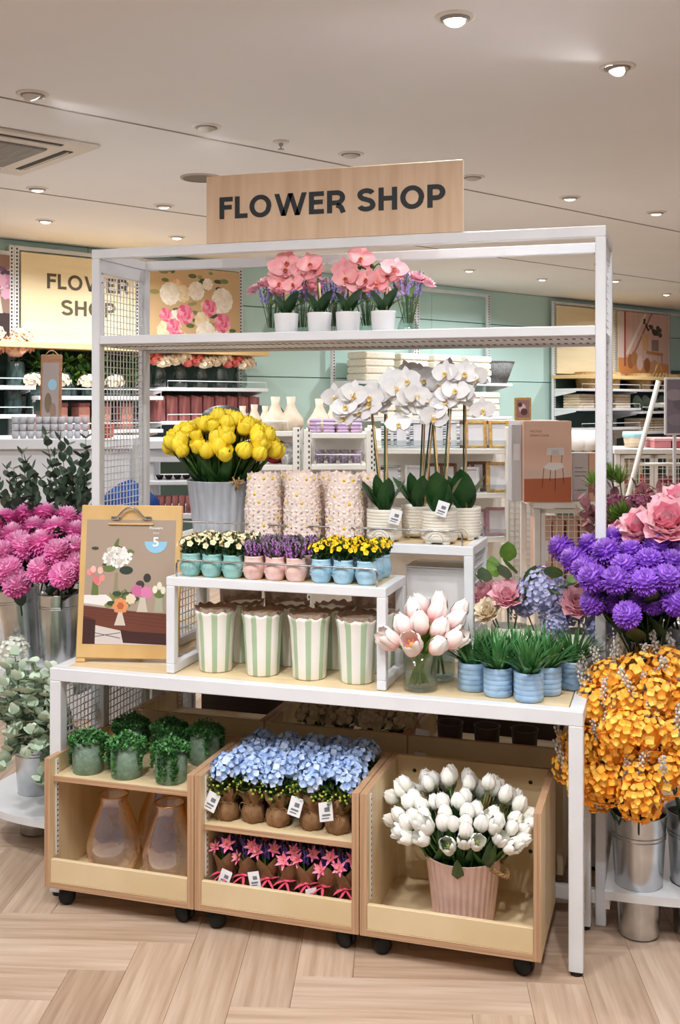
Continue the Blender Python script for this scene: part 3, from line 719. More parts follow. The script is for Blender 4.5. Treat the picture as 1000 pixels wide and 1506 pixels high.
# ---------------------------------------------------------------- orchids
WPET = M('white_orchid_petal', (246, 245, 243), (234, 232, 234), rough=0.55, scale=40, rand=0.03); WLIP = M('yellow_orchid_lip', (246, 222, 140), (238, 192, 104), rough=0.5, scale=80)
PPET = M('pink_orchid_petal', (252, 190, 192), (246, 156, 164), rough=0.55, scale=40, rand=0.08); PLIP = M('dark_pink_lip', (190, 50, 70), (220, 120, 90), rough=0.5, scale=80)
WB, WL_ = orchid_blossom('orchid_blossom', (WPET,)), orchid_lip('orchid_lip', (WLIP, WPET)); PB, PLp = orchid_blossom('orchid_blossom', (PPET,), 0.043), orchid_lip('orchid_lip', (PLIP, WLIP), 0.040)
CERAM = M('cream_ceramic', (240, 234, 220), (230, 222, 206), rough=0.35, scale=20, coat=0.2); POTW = M('white_ceramic', (240, 239, 240), rough=0.25, coat=0.3)
STAKE = M('bamboo_stake', (214, 178, 128), (196, 158, 106), rough=0.6); BUD = M('orchid_bud', (110, 120, 60), (80, 70, 40), rough=0.5); SPIKE = M('orchid_spike', (70, 92, 40), (52, 66, 34), rough=0.5)
ORL = M('orchid_leaf', (44, 84, 40), (28, 60, 30), rough=0.32, scale=16, rand=0.1)
BUDM = G().ball(0.009, (0, 0, 0.008), 7, 5, 0, 1.3).mesh('bud', BUD)
def ribbed_pot(parent):
    prof = [(0.0005, 0.006), (0.047, 0.006), (0.053, 0.012)]
    for i in range(9): z = 0.014 + i * 0.0095; prof += [(0.0545, z), (0.0558, z + 0.0035), (0.0558, z + 0.006), (0.0545, z + 0.0085)]
    prof += [(0.055, 0.102), (0.052, 0.102), (0.051, 0.085), (0.0005, 0.085)]
    p = ob('pot', G().lathe(prof, 36, caps=False).mesh('pot', CERAM), parent)
    for a in (0.6, 2.4, 4.0, 5.4):
        ob('pot_foot', G().bbox(-0.012, 0.012, -0.006, 0.006, 0, 0.012, 0.002).mesh('pot_foot', CERAM), p, mat=RZ(a) @ T_(0.042, 0, 0) @ RZ(PI / 2))
    g = G(); g.tube([(0.026 * math.cos(a), 0, 0.026 * math.sin(a)) for a in [PI * i / 10 for i in range(11)]], 0.0022, 5); g.tube([(0.017 * math.cos(a), 0, 0.017 * math.sin(a)) for a in [PI * i / 10 for i in range(11)]], 0.0018, 5)
    ob('arch_relief', g.mesh('arch_relief', CERAM), p, loc=(0, -0.0545, 0.012))
    return p
def orchid(label, x, y, rz, spikes, leaves, card=None, z0=MZ1, blossoms=(WB, WL_), bs=1.0, pot=ribbed_pot, lm=None, group='white orchids on the large riser'):
    """spikes: (lean x, lean y, height, tip x, tip y, count, face angle); everything in the pot's own frame"""
    t = thing('potted_orchid', label, 'orchid', (x, y, z0), 0, group); pot(t); r = random.Random(int(abs(x) * 1000))
    zt = 0.088 if pot is ribbed_pot else 0.075
    for az, el, L, W, bend in leaves:
        ob('leaf', G().petal(L, W, bend, 0.22, 8, 0.78, 0.4, 0, RZ(az) @ RX(el), pw_=0.55).mesh('leaf', ORL), t, loc=(0, 0, zt))
    for (lx, ly, h, tx, ty, n, face) in spikes:
        p0 = Vector((lx * 0.2, ly * 0.2, zt)); top = Vector((lx, ly, zt + h)); tip = Vector((tx, ty, zt + h - 0.02))
        pts = [p0.lerp(top, i / 6) for i in range(7)] + bez(top, top + Vector(((tx - lx) * 0.4, (ty - ly) * 0.4, 0.075)), tip, 8)[1:]
        sp = ob('flower_spike', G().tube(pts, 0.0032, 6, taper=0.5).mesh('flower_spike', SPIKE), t)
        ob('stake', G().tube([p0 + Vector((0.01, -0.004, -0.01)), top + Vector((0.006, -0.006, -0.02))], 0.0032, 6).mesh('stake', STAKE), t)
        for i in range(n):
            q = pts[7 + min(6, int(i * 7 / n))]; side = -1 if i % 2 else 1
            off = Vector((r.uniform(-0.02, 0.02) + side * 0.022, -0.022 + r.uniform(-0.015, 0.010), r.uniform(-0.055, 0.018)))
            b = ob('blossom', blossoms[0], t, mat=Matrix.Translation(q + off * bs * 1.15) @ RZ(face + r.uniform(-0.6, 0.6)) @ RX(PI / 2 - r.uniform(-0.15, 0.45)) @ RZ(r.uniform(-0.3, 0.3)) @ SC(bs * r.uniform(0.95, 1.15)))
            ob('lip', blossoms[1], b)
        for i in range(3):
            q = pts[-1].lerp(pts[-3], i * 0.35) + Vector(((tx - lx) * 0.12 + (0.012 if i % 2 else -0.004), 0, 0.018 + 0.01 * (2 - i)))
            b = ob('bud', BUDM, t, mat=Matrix.Translation(q) @ RX(r.uniform(-0.6, 0.6)) @ SC(0.75 + 0.12 * i))
    if card: tag_card(t, card)
    return t
LF1 = [(1.3, 0.75, 0.14, 0.06, 0.15), (-1.2, 0.85, 0.125, 0.058, 0.3), (2.7, 1.1, 0.13, 0.062, 0.3), (-2.6, 1.05, 0.125, 0.058, 0.2), (2.0, 0.8, 0.115, 0.052, 0.4)]
LF2 = [(1.3, 0.95, 0.13, 0.078, 0.25), (-1.25, 0.9, 0.135, 0.08, 0.25), (3.05, 1.25, 0.14, 0.088, 0.15), (-2.3, 1.1, 0.12, 0.07, 0.2)]
CARD = lambda x, y, z, a, b: T_(x, y, z) @ RZ(a) @ RY(b)
orchid('white orchid in ribbed cream pot next to the right daisy vase', -0.868, 3.268, 0, [(-0.045, 0.0, 0.345, -0.14, -0.02, 9, 0.2), (0.0, 0.01, 0.37, 0.09, 0.0, 8, 0.1)], LF1, CARD(0.058, -0.062, 0.105, 0.25, 0.28))
orchid('white orchid in ribbed cream pot nearest the right end of the large riser', -0.690, 3.268, 0, [(-0.025, 0.0, 0.335, -0.10, -0.02, 8, 0.3), (0.03, 0.01, 0.385, 0.10, 0.0, 9, 0.0)], LF2, CARD(0.03, -0.075, 0.135, 0.1, 0.3))
orchid('white orchid behind, between the two front orchid pots', -0.790, 3.400, 0, [(0.02, 0.0, 0.40, -0.06, -0.03, 6, 0.2), (0.05, 0.0, 0.35, 0.09, -0.02, 5, 0.1)], LF1[2:] + LF1[:1])
orchid('white orchid half hidden behind the rightmost orchid pot', -0.640, 3.400, 0, [(0.0, 0.0, 0.41, -0.09, -0.03, 6, 0.2)], LF2[:3])
def plain_pot(parent):
    prof = [(0.0005, 0.0), (0.032, 0.0), (0.0345, 0.003), (0.0395, 0.082), (0.0395, 0.085), (0.037, 0.085), (0.036, 0.074), (0.0005, 0.073)]
    return ob('pot', G().lathe(prof, 32, caps=False).mesh('pot', POTW), parent)
LF3 = [(0.95, 0.95, 0.10, 0.038, -0.6), (-0.9, 0.9, 0.10, 0.042, -0.6), (-2.2, 1.1, 0.105, 0.046, -0.5), (2.5, 1.15, 0.09, 0.04, -0.4)]
for i, (px, lab) in enumerate(((421, 'leftmost pink orchid in a white pot on the upper shelf'), (470, 'second pink orchid from the left on the upper shelf'), (512, 'third pink orchid from the left on the upper shelf'), (564, 'rightmost pink orchid in a white pot on the upper shelf'))):
    x = pv(px, 470, 3.235).x
    orchid(lab, x, 3.235, 0, [(-0.012 + 0.006 * i, 0.0, 0.125, 0.04 - 0.085 * (i % 2), -0.01, 4, 0.25 - 0.15 * i)], LF3, None, SHZ, (PB, PLp), 1.0, plain_pot, group='pink orchids on the upper shelf')
# lavender and peony arrangements in glass between the orchids
LAV = M('lavender_bloom', (172, 158, 216), (142, 130, 198), rough=0.7, scale=60, rand=0.1); PK1 = M('soft_pink_petal', (249, 196, 208), (245, 170, 188), rough=0.55, scale=40, rand=0.05); PK2 = M('pale_pink_petal', (250, 210, 214), (244, 186, 196), rough=0.55, scale=40)
GLASS = glass('clear_glass', (238, 244, 242), 0.02, 0.02)
PEO = peony('peony', (PK1, PK2), 0.04)
def lav_mesh(n, H, spread, seed, mat=LAV, z0=0.0, rr=0.0042):
    g = G(); r = random.Random(seed)
    for i in range(n):
        a = r.uniform(0, 6.28); q = spread * math.sqrt(r.random()); h = H * r.uniform(0.75, 1.0)
        tip = Vector((q * math.cos(a), q * math.sin(a), z0 + h)); b = Vector((tip.x * 0.25, tip.y * 0.25, z0 * 0.4))
        g.tube([b, b.lerp(tip, 0.6), tip], 0.0012, 4, 1)
        for j in range(8):
            p = b.lerp(tip, 0.58 + 0.055 * j); w = rr * (1 - 0.05 * j)
            g.ball(w, (p.x + r.uniform(-.003, .003), p.y + r.uniform(-.003, .003), p.z), 5, 3, 0, 1.2)
    return g.mesh('lavender_sprigs', mat, STEMG)
LAVM = lav_mesh(16, 0.075, 0.05, 3, z0=0.10)
GV = G().lathe([(0.0005, 0.002), (0.03, 0.0), (0.032, 0.004), (0.027, 0.03), (0.014, 0.06), (0.012, 0.075), (0.019, 0.095), (0.0175, 0.094), (0.0105, 0.075), (0.0125, 0.06), (0.024, 0.03), (0.028, 0.006), (0.0005, 0.005)], 24, caps=False, wob=lambda a, k, r, z: (0.0009 * math.cos(12 * a) if r > .01 else 0, 0)).mesh('ribbed_vase', GLASS)
SL = leaf_mesh('small_leaf', LEAFL, 0.045, 0.02, 0.5, 0.3)
for i, (px, lab) in enumerate(((400, 'glass vase of lavender and pink peonies left of the leftmost pink orchid'), (444, 'glass vase of lavender between the first and second pink orchids'), (492, 'glass vase of lavender between the second and third pink orchids'), (540, 'glass vase of lavender between the third and fourth pink orchids'), (600, 'rightmost glass vase of lavender and pink peonies on the upper shelf'))):
    p = pv(px, 470, 3.335 if i < 4 else 3.27); t = thing('lavender_vase', lab, 'flower vase', (p.x, p.y, SHZ), i * 1.3, 'glass vases of lavender on the upper shelf', 1.22)
    ob('ribbed_vase', GV, t); ob('lavender_sprigs', LAVM, t, kind='stuff')
    for a, rr, z in ((0.4, 0.03, 0.145), (3.3 + i, 0.045, 0.135), (4.6, 0.03, 0.150), (5.4 + i, 0.045, 0.125)): ob('peony', PEO, t, mat=T_(rr * math.cos(a), rr * math.sin(a), z) @ RZ(a) @ RY(0.6) @ SC(0.78))
    for a in (1.0, 2.8, 5.2): ob('leaf', SL, t, mat=T_(0, 0, 0.1) @ RZ(a) @ RX(0.7))

# ---------------------------------------------------------------- small pots on the low riser
def small_pot(kind):
    base = {'teal': ((160, 206, 200), (138, 190, 186)), 'pink': ((242, 208, 198), (230, 188, 178)), 'blue': ((178, 214, 232), (154, 198, 222))}[kind]
    m = M(kind + '_glazed_pot', *base, rough=0.3, coat=0.3, scale=25, rand=0.03)
    prof = [(r_ * 1.06, z_ * 1.14) for r_, z_ in [(0.0005, 0.001), (0.022, 0.0), (0.026, 0.006), (0.0305, 0.02), (0.031, 0.03), (0.0285, 0.043), (0.0262, 0.048), (0.0265, 0.055), (0.0275, 0.060), (0.0255, 0.060), (0.0245, 0.05), (0.0005, 0.05)]]
    t = thing('small_potted_plant', 'x', 'potted plant', (0, 0, 0)); p = ob('pot', G().lathe(prof, 28, caps=False).mesh('pot', m), t)
    g = G(); n = 24; r = 0.0334
    for off in (0.0, 0.5):
        pts = [(r * math.cos(2 * PI * i / n), r * math.sin(2 * PI * i / n), 0.021 + (0.012 if (i % 2) == (off > 0) else 0.0)) for i in range(n + 1)]
        g.tube(pts, 0.0008, 4)
    ob('zigzag_relief', g.mesh('zigzag_relief', m), p)
    r = random.Random(3); g = G()
    for i in range(170):
        a = r.uniform(0, 6.28); q = r.random(); h = 0.060 + 0.042 * r.random()
        g.petal(0.021, 0.008, 0.4, 0.2, 2, 0.8, 0.3, 0, T_(0.030 * q * math.cos(a), 0.030 * q * math.sin(a), h) @ RZ(r.uniform(0, 6.28)) @ RX(r.uniform(0.0, 1.2)))
    ob('foliage', g.mesh('foliage', LEAFG if kind != 'pink' else M('greyish_leaf', (92, 96, 70), (66, 60, 60), rough=0.6, scale=30)), t, kind='stuff')
    if kind == 'pink':
        o = ob('purple_spikes', lav_mesh(34, 0.055, 0.038, 8, M('purple_spike', (200, 132, 214), (176, 106, 196), rough=0.7, scale=80, rand=0.08), 0.062, 0.0036), t, kind='stuff')
    else:
        pm = M('cream_bloom', (250, 236, 200), (246, 224, 176), rough=0.6, scale=50) if kind == 'teal' else M('yellow_bloom', (252, 218, 24), (240, 190, 16), rough=0.6, scale=50)
        cm = M('bloom_centre', (206, 190, 90), rough=0.6) if kind == 'teal' else M('gold_centre', (222, 160, 20), rough=0.6)
        g = G()
        for q in dome_pts(13 if kind == 'teal' else 18, 6, 0.25):
            floret(g, T_(q.x * 0.038, q.y * 0.038, 0.088 + q.z * 0.028) @ to(q) @ RZ(r.uniform(0, 2)), 0.0115 if kind == 'teal' else 0.010, 5, 0, 1, 0.25)
        ob('blossoms', g.mesh('blossoms', pm, cm), t, kind='stuff')
    return t
COLX = {'teal': (-1.386, -1.318, -1.250), 'pink': (-1.183, -1.116, -1.051), 'blue': (-0.973, -0.906, -0.836)}
DESC = {'teal': 'teal pot of cream flowers', 'pink': 'pink pot of purple lavender', 'blue': 'light blue pot of yellow daisies'}
for kind in ('teal', 'pink', 'blue'):
    proto = small_pot(kind); first = True
    for ri, (yy, rn) in enumerate(((2.954, 'front'), (3.022, 'middle'), (3.090, 'back'))):
        for ci, xx in enumerate(COLX[kind]):
            lab = '%s, %s from the left, %s row on the low riser' % (DESC[kind], ('first', 'second', 'third')[ci], rn)
            loc = (xx + (0.0 if ri < 2 else 0.004), yy, RZ1)
            if first: proto.location = loc; proto['label'] = lab; proto['group'] = kind + ' pots on the low riser'; first = False
            else: dup(proto, loc, (ri * 3 + ci) * 0.9, lab)

# ---------------------------------------------------------------- striped vases under the low riser
CRM = M('cream_glaze', (241, 238, 231), (236, 232, 223), rough=0.35, coat=0.2); SGE = M('sage_stripe', (176, 198, 164), (164, 186, 152), rough=0.35, coat=0.2)
BRP = M('brown_packing_paper', (160, 132, 114), (136, 108, 92), rough=0.8, scale=40, bump=0.4)
def striped_vase(label, x, y, rz, front=True):
    t = thing('striped_vase', label, 'vase', (x, y, TZ), rz, 'striped scalloped vases under the low riser')
    n = 64; wob = lambda a, k, r, z: (0.0022 * math.cos(12 * a) * max(0, (z - 0.16) / 0.04), 0.0038 * math.cos(12 * a) * max(0, (z - 0.165) / 0.03))
    prof = [(0.050, 0.0), (0.052, 0.004), (0.055, 0.06), (0.0585, 0.12), (0.061, 0.165), (0.065, 0.186), (0.067, 0.196)]
    g = G(); g.lathe(prof, n, caps=True, wob=wob)
    for f in range(n * (len(prof) - 1)):
        j = f % n; g.m[f] = 1 if (j % 8) in (0, 1, 2) else 0
    b = ob('vase_body', g.mesh('vase_body', CRM, SGE), t)
    g = G(); g.lathe([(0.056, 0.165), (0.0600, 0.186), (0.0665, 0.2075), (0.064, 0.205), (0.050, 0.185), (0.0005, 0.176)], n, caps=False, wob=lambda a, k, r, z: (0.002 * math.cos(12 * a) * max(0, (z - 0.17) / 0.03), (0.0036 * math.cos(12 * a) + 0.002 * math.sin(3 * a)) if z > 0.186 else 0))
    ob('packing_paper', g.mesh('packing_paper', BRP), t)
    return t
VX = (-1.322, -1.170, -1.022, -0.876)
VN = ('first striped vase from the left', 'second striped vase from the left', 'third striped vase from the left', 'fourth striped vase from the left')
v0 = striped_vase(VN[0] + ' in front under the low riser', VX[0], 2.992, 0.2); v0.scale = (0.95, 0.95, 0.92)
for i in (1, 2, 3): dup(v0, (VX[i], 2.992, TZ), 0.2 + i * 0.35, VN[i] + ' in front under the low riser')
for i in range(4): dup(v0, (VX[i] + 0.035, 3.130, TZ), 1.0 + i, VN[i] + ' in the row behind under the low riser')

# ---------------------------------------------------------------- clipboard poster
OAK = M('clipboard_wood', (222, 184, 126), (208, 168, 108), rough=0.45, scale=(6, 40, 4), detail=4)
PCOL = {}
def flat_mat(c):
    k = 'print_%02x%02x%02x' % tuple(c)
    return M(k, c, rough=0.55)
def art(parent, name, w, h, shapes, mtx, bgc):
    """printed picture: a sheet and flat printed shapes on it; x, y run 0..w, 0..h"""
    s = ob(name, G().box(0, w, 0, h, -0.0008, 0).mesh(name, flat_mat(bgc)), parent, mat=mtx)
    g = G(); mats = []; z = 0.0002
    for sh in shapes:
        kind, c = sh[0], sh[-1]
        m = flat_mat(c)
        if m not in mats: mats.append(m)
        mi = mats.index(m); z += 0.000003
        if kind == 'e':
            _, cx, cy, rx, ry, _c = sh; P = [(cx + rx * math.cos(i * PI / 8), cy + ry * math.sin(i * PI / 8)) for i in range(16)]
        elif kind == 'f':                                        # ruffled flower outline
            _, cx, cy, rr, n, _c = sh; P = [(cx + rr * (1 + 0.10 * math.cos(n * i * PI / 16)) * math.cos(i * PI / 16), cy + rr * (1 + 0.10 * math.cos(n * i * PI / 16)) * math.sin(i * PI / 16)) for i in range(32)]
        else: P = sh[1]
        P = [(min(max(px, 0), w), min(max(py, 0), h)) for px, py in P]
        g.add([(px, py, z) for px, py in P], [tuple(range(len(P)))], mi)
    if shapes: ob('printed_picture', g.mesh('printed_picture', *mats), s, kind='stuff')
    return s
LEAN = 0.13
CBW, CBH = 0.325, 0.487
t = thing('clipboard_poster', 'large wooden clipboard with a printed flower price poster on the table', 'clipboard', (-1.776, 2.945, TZ), math.radians(12))
tilt = RX(-LEAN)
ob('board', G().bbox(0, CBW, 0, 0.012, 0.012, CBH, 0.003).mesh('board', OAK), t, mat=tilt)
for x in (0, CBW - 0.03): ob('board_foot', G().bbox(x, x + 0.03, 0.0, 0.012, 0, 0.0118, 0.001).mesh('board_foot', OAK), t, mat=tilt)
ob('rear_strut', G().bbox(0.14, 0.18, 0.0, 0.010, 0.0, 0.33, 0.002).mesh('rear_strut', OAK), t, mat=T_(0, 0.155, 0.0) @ RX(0.33))
PWI, PHI = 0.286, 0.385
GRN, GRN2, WHT, CRE, PNK, MAG, ORG, WOOD1, WOOD2 = (62, 78, 50), (104, 120, 66), (238, 234, 228), (232, 214, 184), (226, 120, 128), (206, 110, 158), (226, 150, 96), (112, 62, 46), (66, 36, 32)
rr = random.Random(2); S = []
S.append(('p', [(0, 0), (PWI, 0), (PWI, 0.06), (0, 0.11)], (214, 202, 196)))
S.append(('p', [(0, 0.065), (0.0, 0.118), (0.18, 0.10), (PWI, 0.095), (PWI, 0.03), (0.16, 0.035)], WOOD1)); S.append(('p', [(0, 0.0), (0.04, 0.0), (0.04, 0.075), (0, 0.085)], WOOD2)); S.append(('p', [(0.13, 0.005), (PWI, 0.0), (PWI, 0.035), (0.16, 0.04), (0.12, 0.045)], WOOD2))
S += [('p', [(0.03, 0.02), (0.12, 0.035), (0.12, 0.037), (0.03, 0.022)], (50, 46, 44)), ('p', [(0.03, 0.035), (0.12, 0.018), (0.12, 0.02), (0.03, 0.037)], (50, 46, 44))]
S += [('p', [(0.0, 0.125), (0.085, 0.112), (0.105, 0.128), (0.07, 0.152), (0.0, 0.15)], (236, 232, 228)), ('p', [(0, 0.118), (0.1, 0.108), (0.1, 0.114), (0, 0.125)], (190, 176, 166))]
S += [('p', [(0.092, 0.15), (0.108, 0.15), (0.106, 0.22), (0.097, 0.22)], (150, 140, 110))]
def pleaf(cx, cy, L, w, a, c):
    ca_, sa_ = math.cos(a), math.sin(a)
    S.append(('p', [(cx + ca_ * L * u - sa_ * w * v, cy + sa_ * L * u + ca_ * w * v) for u, v in ((0, 0), (0.25, 0.42), (0.5, 0.5), (0.8, 0.3), (1, 0), (0.8, -0.3), (0.5, -0.5), (0.25, -0.42))], c))
for i in range(26): pleaf(0.10 + rr.uniform(-0.035, 0.035), 0.262 + rr.uniform(-0.02, 0.03), rr.uniform(0.025, 0.045), 0.014, rr.uniform(-0.6, 3.7), rr.choice((GRN, GRN2, GRN, (84, 98, 62))))
for i in range(110):
    a_ = rr.uniform(0, 6.28); q_ = math.sqrt(rr.random()); S.append(('e', 0.102 + 0.045 * q_ * math.cos(a_), 0.268 + 0.032 * q_ * math.sin(a_), rr.uniform(0.004, 0.008), rr.uniform(0.004, 0.007), rr.choice((WHT, (250, 248, 244), (224, 218, 208), (208, 200, 190), (244, 240, 234)))))
for i in range(14): pleaf(0.118 + rr.uniform(-0.03, 0.03), 0.135 + rr.uniform(-0.012, 0.02), rr.uniform(0.02, 0.035), 0.010, rr.uniform(-0.4, 3.5), rr.choice((GRN, GRN2, (140, 140, 80))))
for k in range(9): S.append(('p', [(0.0, 0.114 - 0.0042 * k), (PWI, 0.093 - 0.006 * k), (PWI, 0.0922 - 0.006 * k), (0.0, 0.1132 - 0.0042 * k)], (92, 48, 36) if k % 2 else (128, 74, 56)))
S += [('e', 0.132, 0.228, 0.022, 0.013, (52, 62, 52)), ('e', 0.075, 0.232, 0.022, 0.010, GRN2), ('e', 0.03, 0.295, 0.012, 0.005, GRN)]
S.append(('p', [(0.022, 0.15), (0.046, 0.15), (0.042, 0.195), (0.026, 0.195)], GRN2))
for i in range(9): S.append(('e', 0.034 + rr.uniform(-0.025, 0.025), 0.207 + rr.uniform(-0.02, 0.024), 0.009, 0.011, rr.choice((PNK, (236, 150, 140), (244, 190, 180)))))
for i in range(12): S.append(('e', 0.115 + rr.uniform(-0.05, 0.05), 0.137 + rr.uniform(-0.02, 0.022), 0.015, 0.008, rr.choice((GRN, GRN2, (140, 140, 80)))))
S += [('f', 0.118, 0.118, 0.024, 8, ORG), ('f', 0.118, 0.118, 0.011, 6, (190, 100, 60)), ('f', 0.15, 0.14, 0.016, 7, CRE), ('p', [(0.10, 0.058), (0.136, 0.058), (0.124, 0.098), (0.112, 0.098)], (212, 200, 186))]
S += [('e', 0.178, 0.185, 0.014, 0.012, (70, 62, 62)), ('e', 0.20, 0.205, 0.012, 0.014, (60, 56, 52)), ('f', 0.17, 0.165, 0.018, 7, MAG), ('f', 0.20, 0.16, 0.019, 7, (220, 130, 172)), ('p', [(0.17, 0.10), (0.205, 0.10), (0.195, 0.145), (0.18, 0.145)], (206, 196, 180))]
S += [('p', [(0.225, 0.10), (0.255, 0.10), (0.25, 0.15), (0.23, 0.15)], (176, 176, 150)), ('e', 0.24, 0.155, 0.016, 0.012, GRN2)] + [('e', 0.24 + dx, 0.17 + dy, 0.008, 0.012, (240, 236, 216)) for dx, dy in ((-0.014, 0), (0, 0.012), (0.012, -0.002))]
S.append(('p', [(0.224 + 0.036 * math.cos(a), 0.318 + 0.036 * math.sin(a)) for a in [PI + i * PI / 14 for i in range(15)]], (150, 202, 232)))
sheet = art(t, 'poster_sheet', PWI, PHI, S, tilt @ T_(0.0195, -0.0008, 0.056) @ FRONT, (172, 152, 134))
text_fit('title_lettering', 'Flowers', 0.042, 0.009, flat_mat((244, 242, 240)), sheet, T_(0.203, 0.356, 0.0014), 0.02); text_fit('from_lettering', 'from', 0.018, 0.006, flat_mat((244, 242, 240)), sheet, T_(0.215, 0.342, 0.0014))
text_fit('price_lettering', '5', 0.019, 0.03, flat_mat((250, 250, 252)), sheet, T_(0.2145, 0.302, 0.0016), 0.02)
for o_ in list(sheet.children):
    if 'printed' in o_.name: pass
cl = ob('clip', G().bbox(0.09, 0.235, -0.007, -0.001, 0.425, 0.431, 0.001).mesh('clip', OAK), t, mat=tilt)
CHR = M('chrome', (210, 212, 214), rough=0.12, metal=1.0)
g = G(); g.tube([(0.112, -0.010, 0.447), (0.122, -0.012, 0.449), (0.138, -0.016, 0.466), (0.150, -0.016, 0.476), (0.163, -0.018, 0.480), (0.176, -0.016, 0.476), (0.188, -0.016, 0.466), (0.204, -0.012, 0.449), (0.214, -0.010, 0.447)], 0.0042, 8)
ob('clip_spring', g.mesh('clip_spring', CHR), cl)
for x in (0.112, 0.214): ob('clip_jaw', G().bbox(x - 0.014, x + 0.014, -0.008, -0.001, 0.441, 0.452, 0.002).mesh('clip_jaw', CHR), cl)

# ---------------------------------------------------------------- pink tulips in glass
PTUL = MG('pink_tulip_petal', [(0.0, (244, 140, 138)), (0.25, (249, 200, 196)), (0.55, (252, 236, 230)), (1.0, (253, 246, 240))], 2, 0.0, 0.058, rough=0.5, rand=0.03)
PSTA = M('tulip_stamen', (232, 178, 90), rough=0.6)
PH = [tulip_head('pink_tulip_head', PTUL, R=0.0215, H=0.058, op=0.34), tulip_head('pink_tulip_head', PTUL, PSTA, R=0.023, H=0.056, op=0.85)]
GLV = G().lathe([(0.0005, 0.0), (0.047, 0.0), (0.0485, 0.003), (0.0485, 0.1115), (0.0465, 0.1115), (0.046, 0.012), (0.0005, 0.010)], 40, caps=False).mesh('glass_body', GLASS)
def glass_of_tulips(label, x, y, heads, grp):
    t = thing('glass_vase', label, 'glass vase', (x, y, TZ)); ob('glass_body', GLV, t)
    for hx, hy, hz, k, dr in heads:
        hd = Vector((x + hx, y + hy, TZ + hz)); b = Vector((x - hx * 0.35 + U(-.01, .01), y - hy * 0.3 + U(-.01, .01), TZ + 0.014)); b = Vector((x, y, b.z)) + (b - Vector((x, y, b.z))) * min(1, 0.033 / max(1e-4, (b.xy - Vector((x, y))).length))
        cut_flower('pink_tulip', 'pale pink tulip with white tips standing in ' + grp, 'tulip', 'pink tulips in ' + grp, b, hd, PH[k], U(1.22, 1.34), 0.0042, LEAFL, [(leaf_mesh('tulip_leaf', LEAFL, 0.11, 0.024, 0.35, 0.6, 6), 0.5, U(0.7, 0.95))], bow=0.25, droop=dr)
glass_of_tulips('clear glass cylinder vase with the front bunch of pink tulips', -0.680, 2.955, [(-0.052, -0.045, 0.128, 1, 0.0), (-0.002, -0.055, 0.118, 1, 0.0), (0.045, -0.048, 0.120, 0, 0.0), (-0.030, -0.012, 0.150, 0, 0.0), (0.006, -0.015, 0.158, 0, 0.0), (0.038, -0.005, 0.148, 0, 0.0), (0.074, -0.015, 0.132, 1, 0.0), (-0.022, 0.030, 0.178, 0, 0), (0.026, 0.032, 0.182, 0, 0), (0.066, 0.030, 0.166, 0, 0)], 'the front glass')
glass_of_tulips('clear glass cylinder vase behind the front glass of pink tulips', -0.655, 3.085, [(0.0, 0.0, 0.18, 0, 0), (0.04, 0.01, 0.17, 0, 0), (-0.04, 0.02, 0.175, 0, 0)], 'the rear glass')

# ---------------------------------------------------------------- blue pots of grass succulents
BLUP = M('blue_tile_glaze', (164, 196, 226), (144, 180, 216), rough=0.22, coat=0.4, scale=18, rand=0.04)
def grass_pot():
    t = thing('grass_pot', 'x', 'potted plant'); n = 36
    prof = [(0.0005, 0.001), (0.037, 0.0), (0.0395, 0.003)]
    for i in range(5): z = 0.005 + i * 0.0138; prof += [(0.0394, z), (0.0406, z + 0.0012), (0.0406, z + 0.0122), (0.0394, z + 0.0134)]
    prof += [(0.0395, 0.078), (0.0365, 0.078), (0.0355, 0.066), (0.0005, 0.066)]
    ob('pot', G().lathe(prof, 40, caps=False, wob=lambda a, k, r, z: (-0.0008 if abs(math.cos(5 * a)) > 0.97 and r > .038 else 0, 0)).mesh('pot', BLUP), t)
    ob('soil', G().lathe([(0.036, 0.068), (0.0005, 0.070)], 20, caps=False).mesh('soil', M('soil', (44, 34, 28), rough=0.9)), t)
    g = G(); r = random.Random(9)
    for i in range(95):
        a = r.uniform(0, 6.28); q = 0.022 * math.sqrt(r.random()); el = r.uniform(0.45, 1.5)
        g.petal(r.uniform(0.075, 0.115), 0.0095, -0.7 * r.random() - 0.2, 0.35, 4, 0.5, 0.8, 0, T_(q * math.cos(a), q * math.sin(a), 0.066) @ RZ(a - PI / 2 + r.uniform(-.3, .3)) @ RX(el + 0.25))
    ob('grass_blades', g.mesh('grass_blades', M('succulent_blade', (92, 152, 84), (60, 116, 64), rough=0.4, scale=40, rand=0.08)), t, kind='stuff')
    return t
gp = grass_pot()
GP = [(-0.540, 2.998, 'leftmost blue tiled pot of grass beside the pink tulips'), (-0.462, 2.962, 'second blue tiled pot of grass along the front'), (-0.374, 2.936, 'frontmost blue tiled pot of grass at the table edge'), (-0.334, 3.018, 'blue tiled pot of grass right behind the frontmost one'), (-0.270, 3.100, 'darker rearmost right blue pot of grass next to the post'),
      (-0.492, 3.060, 'blue tiled pot of grass behind the leftmost two'), (-0.420, 3.050, 'blue tiled pot of grass in the middle of the cluster'), (-0.360, 3.112, 'rearmost blue pot of grass in the middle of the cluster')]
for i, (x, y, lab) in enumerate(GP):
    if i == 0: gp.location = (x, y, TZ); gp['label'] = lab; gp['group'] = 'blue pots of grass on the table'
    else: dup(gp, (x, y, TZ), i * 0.8, lab)
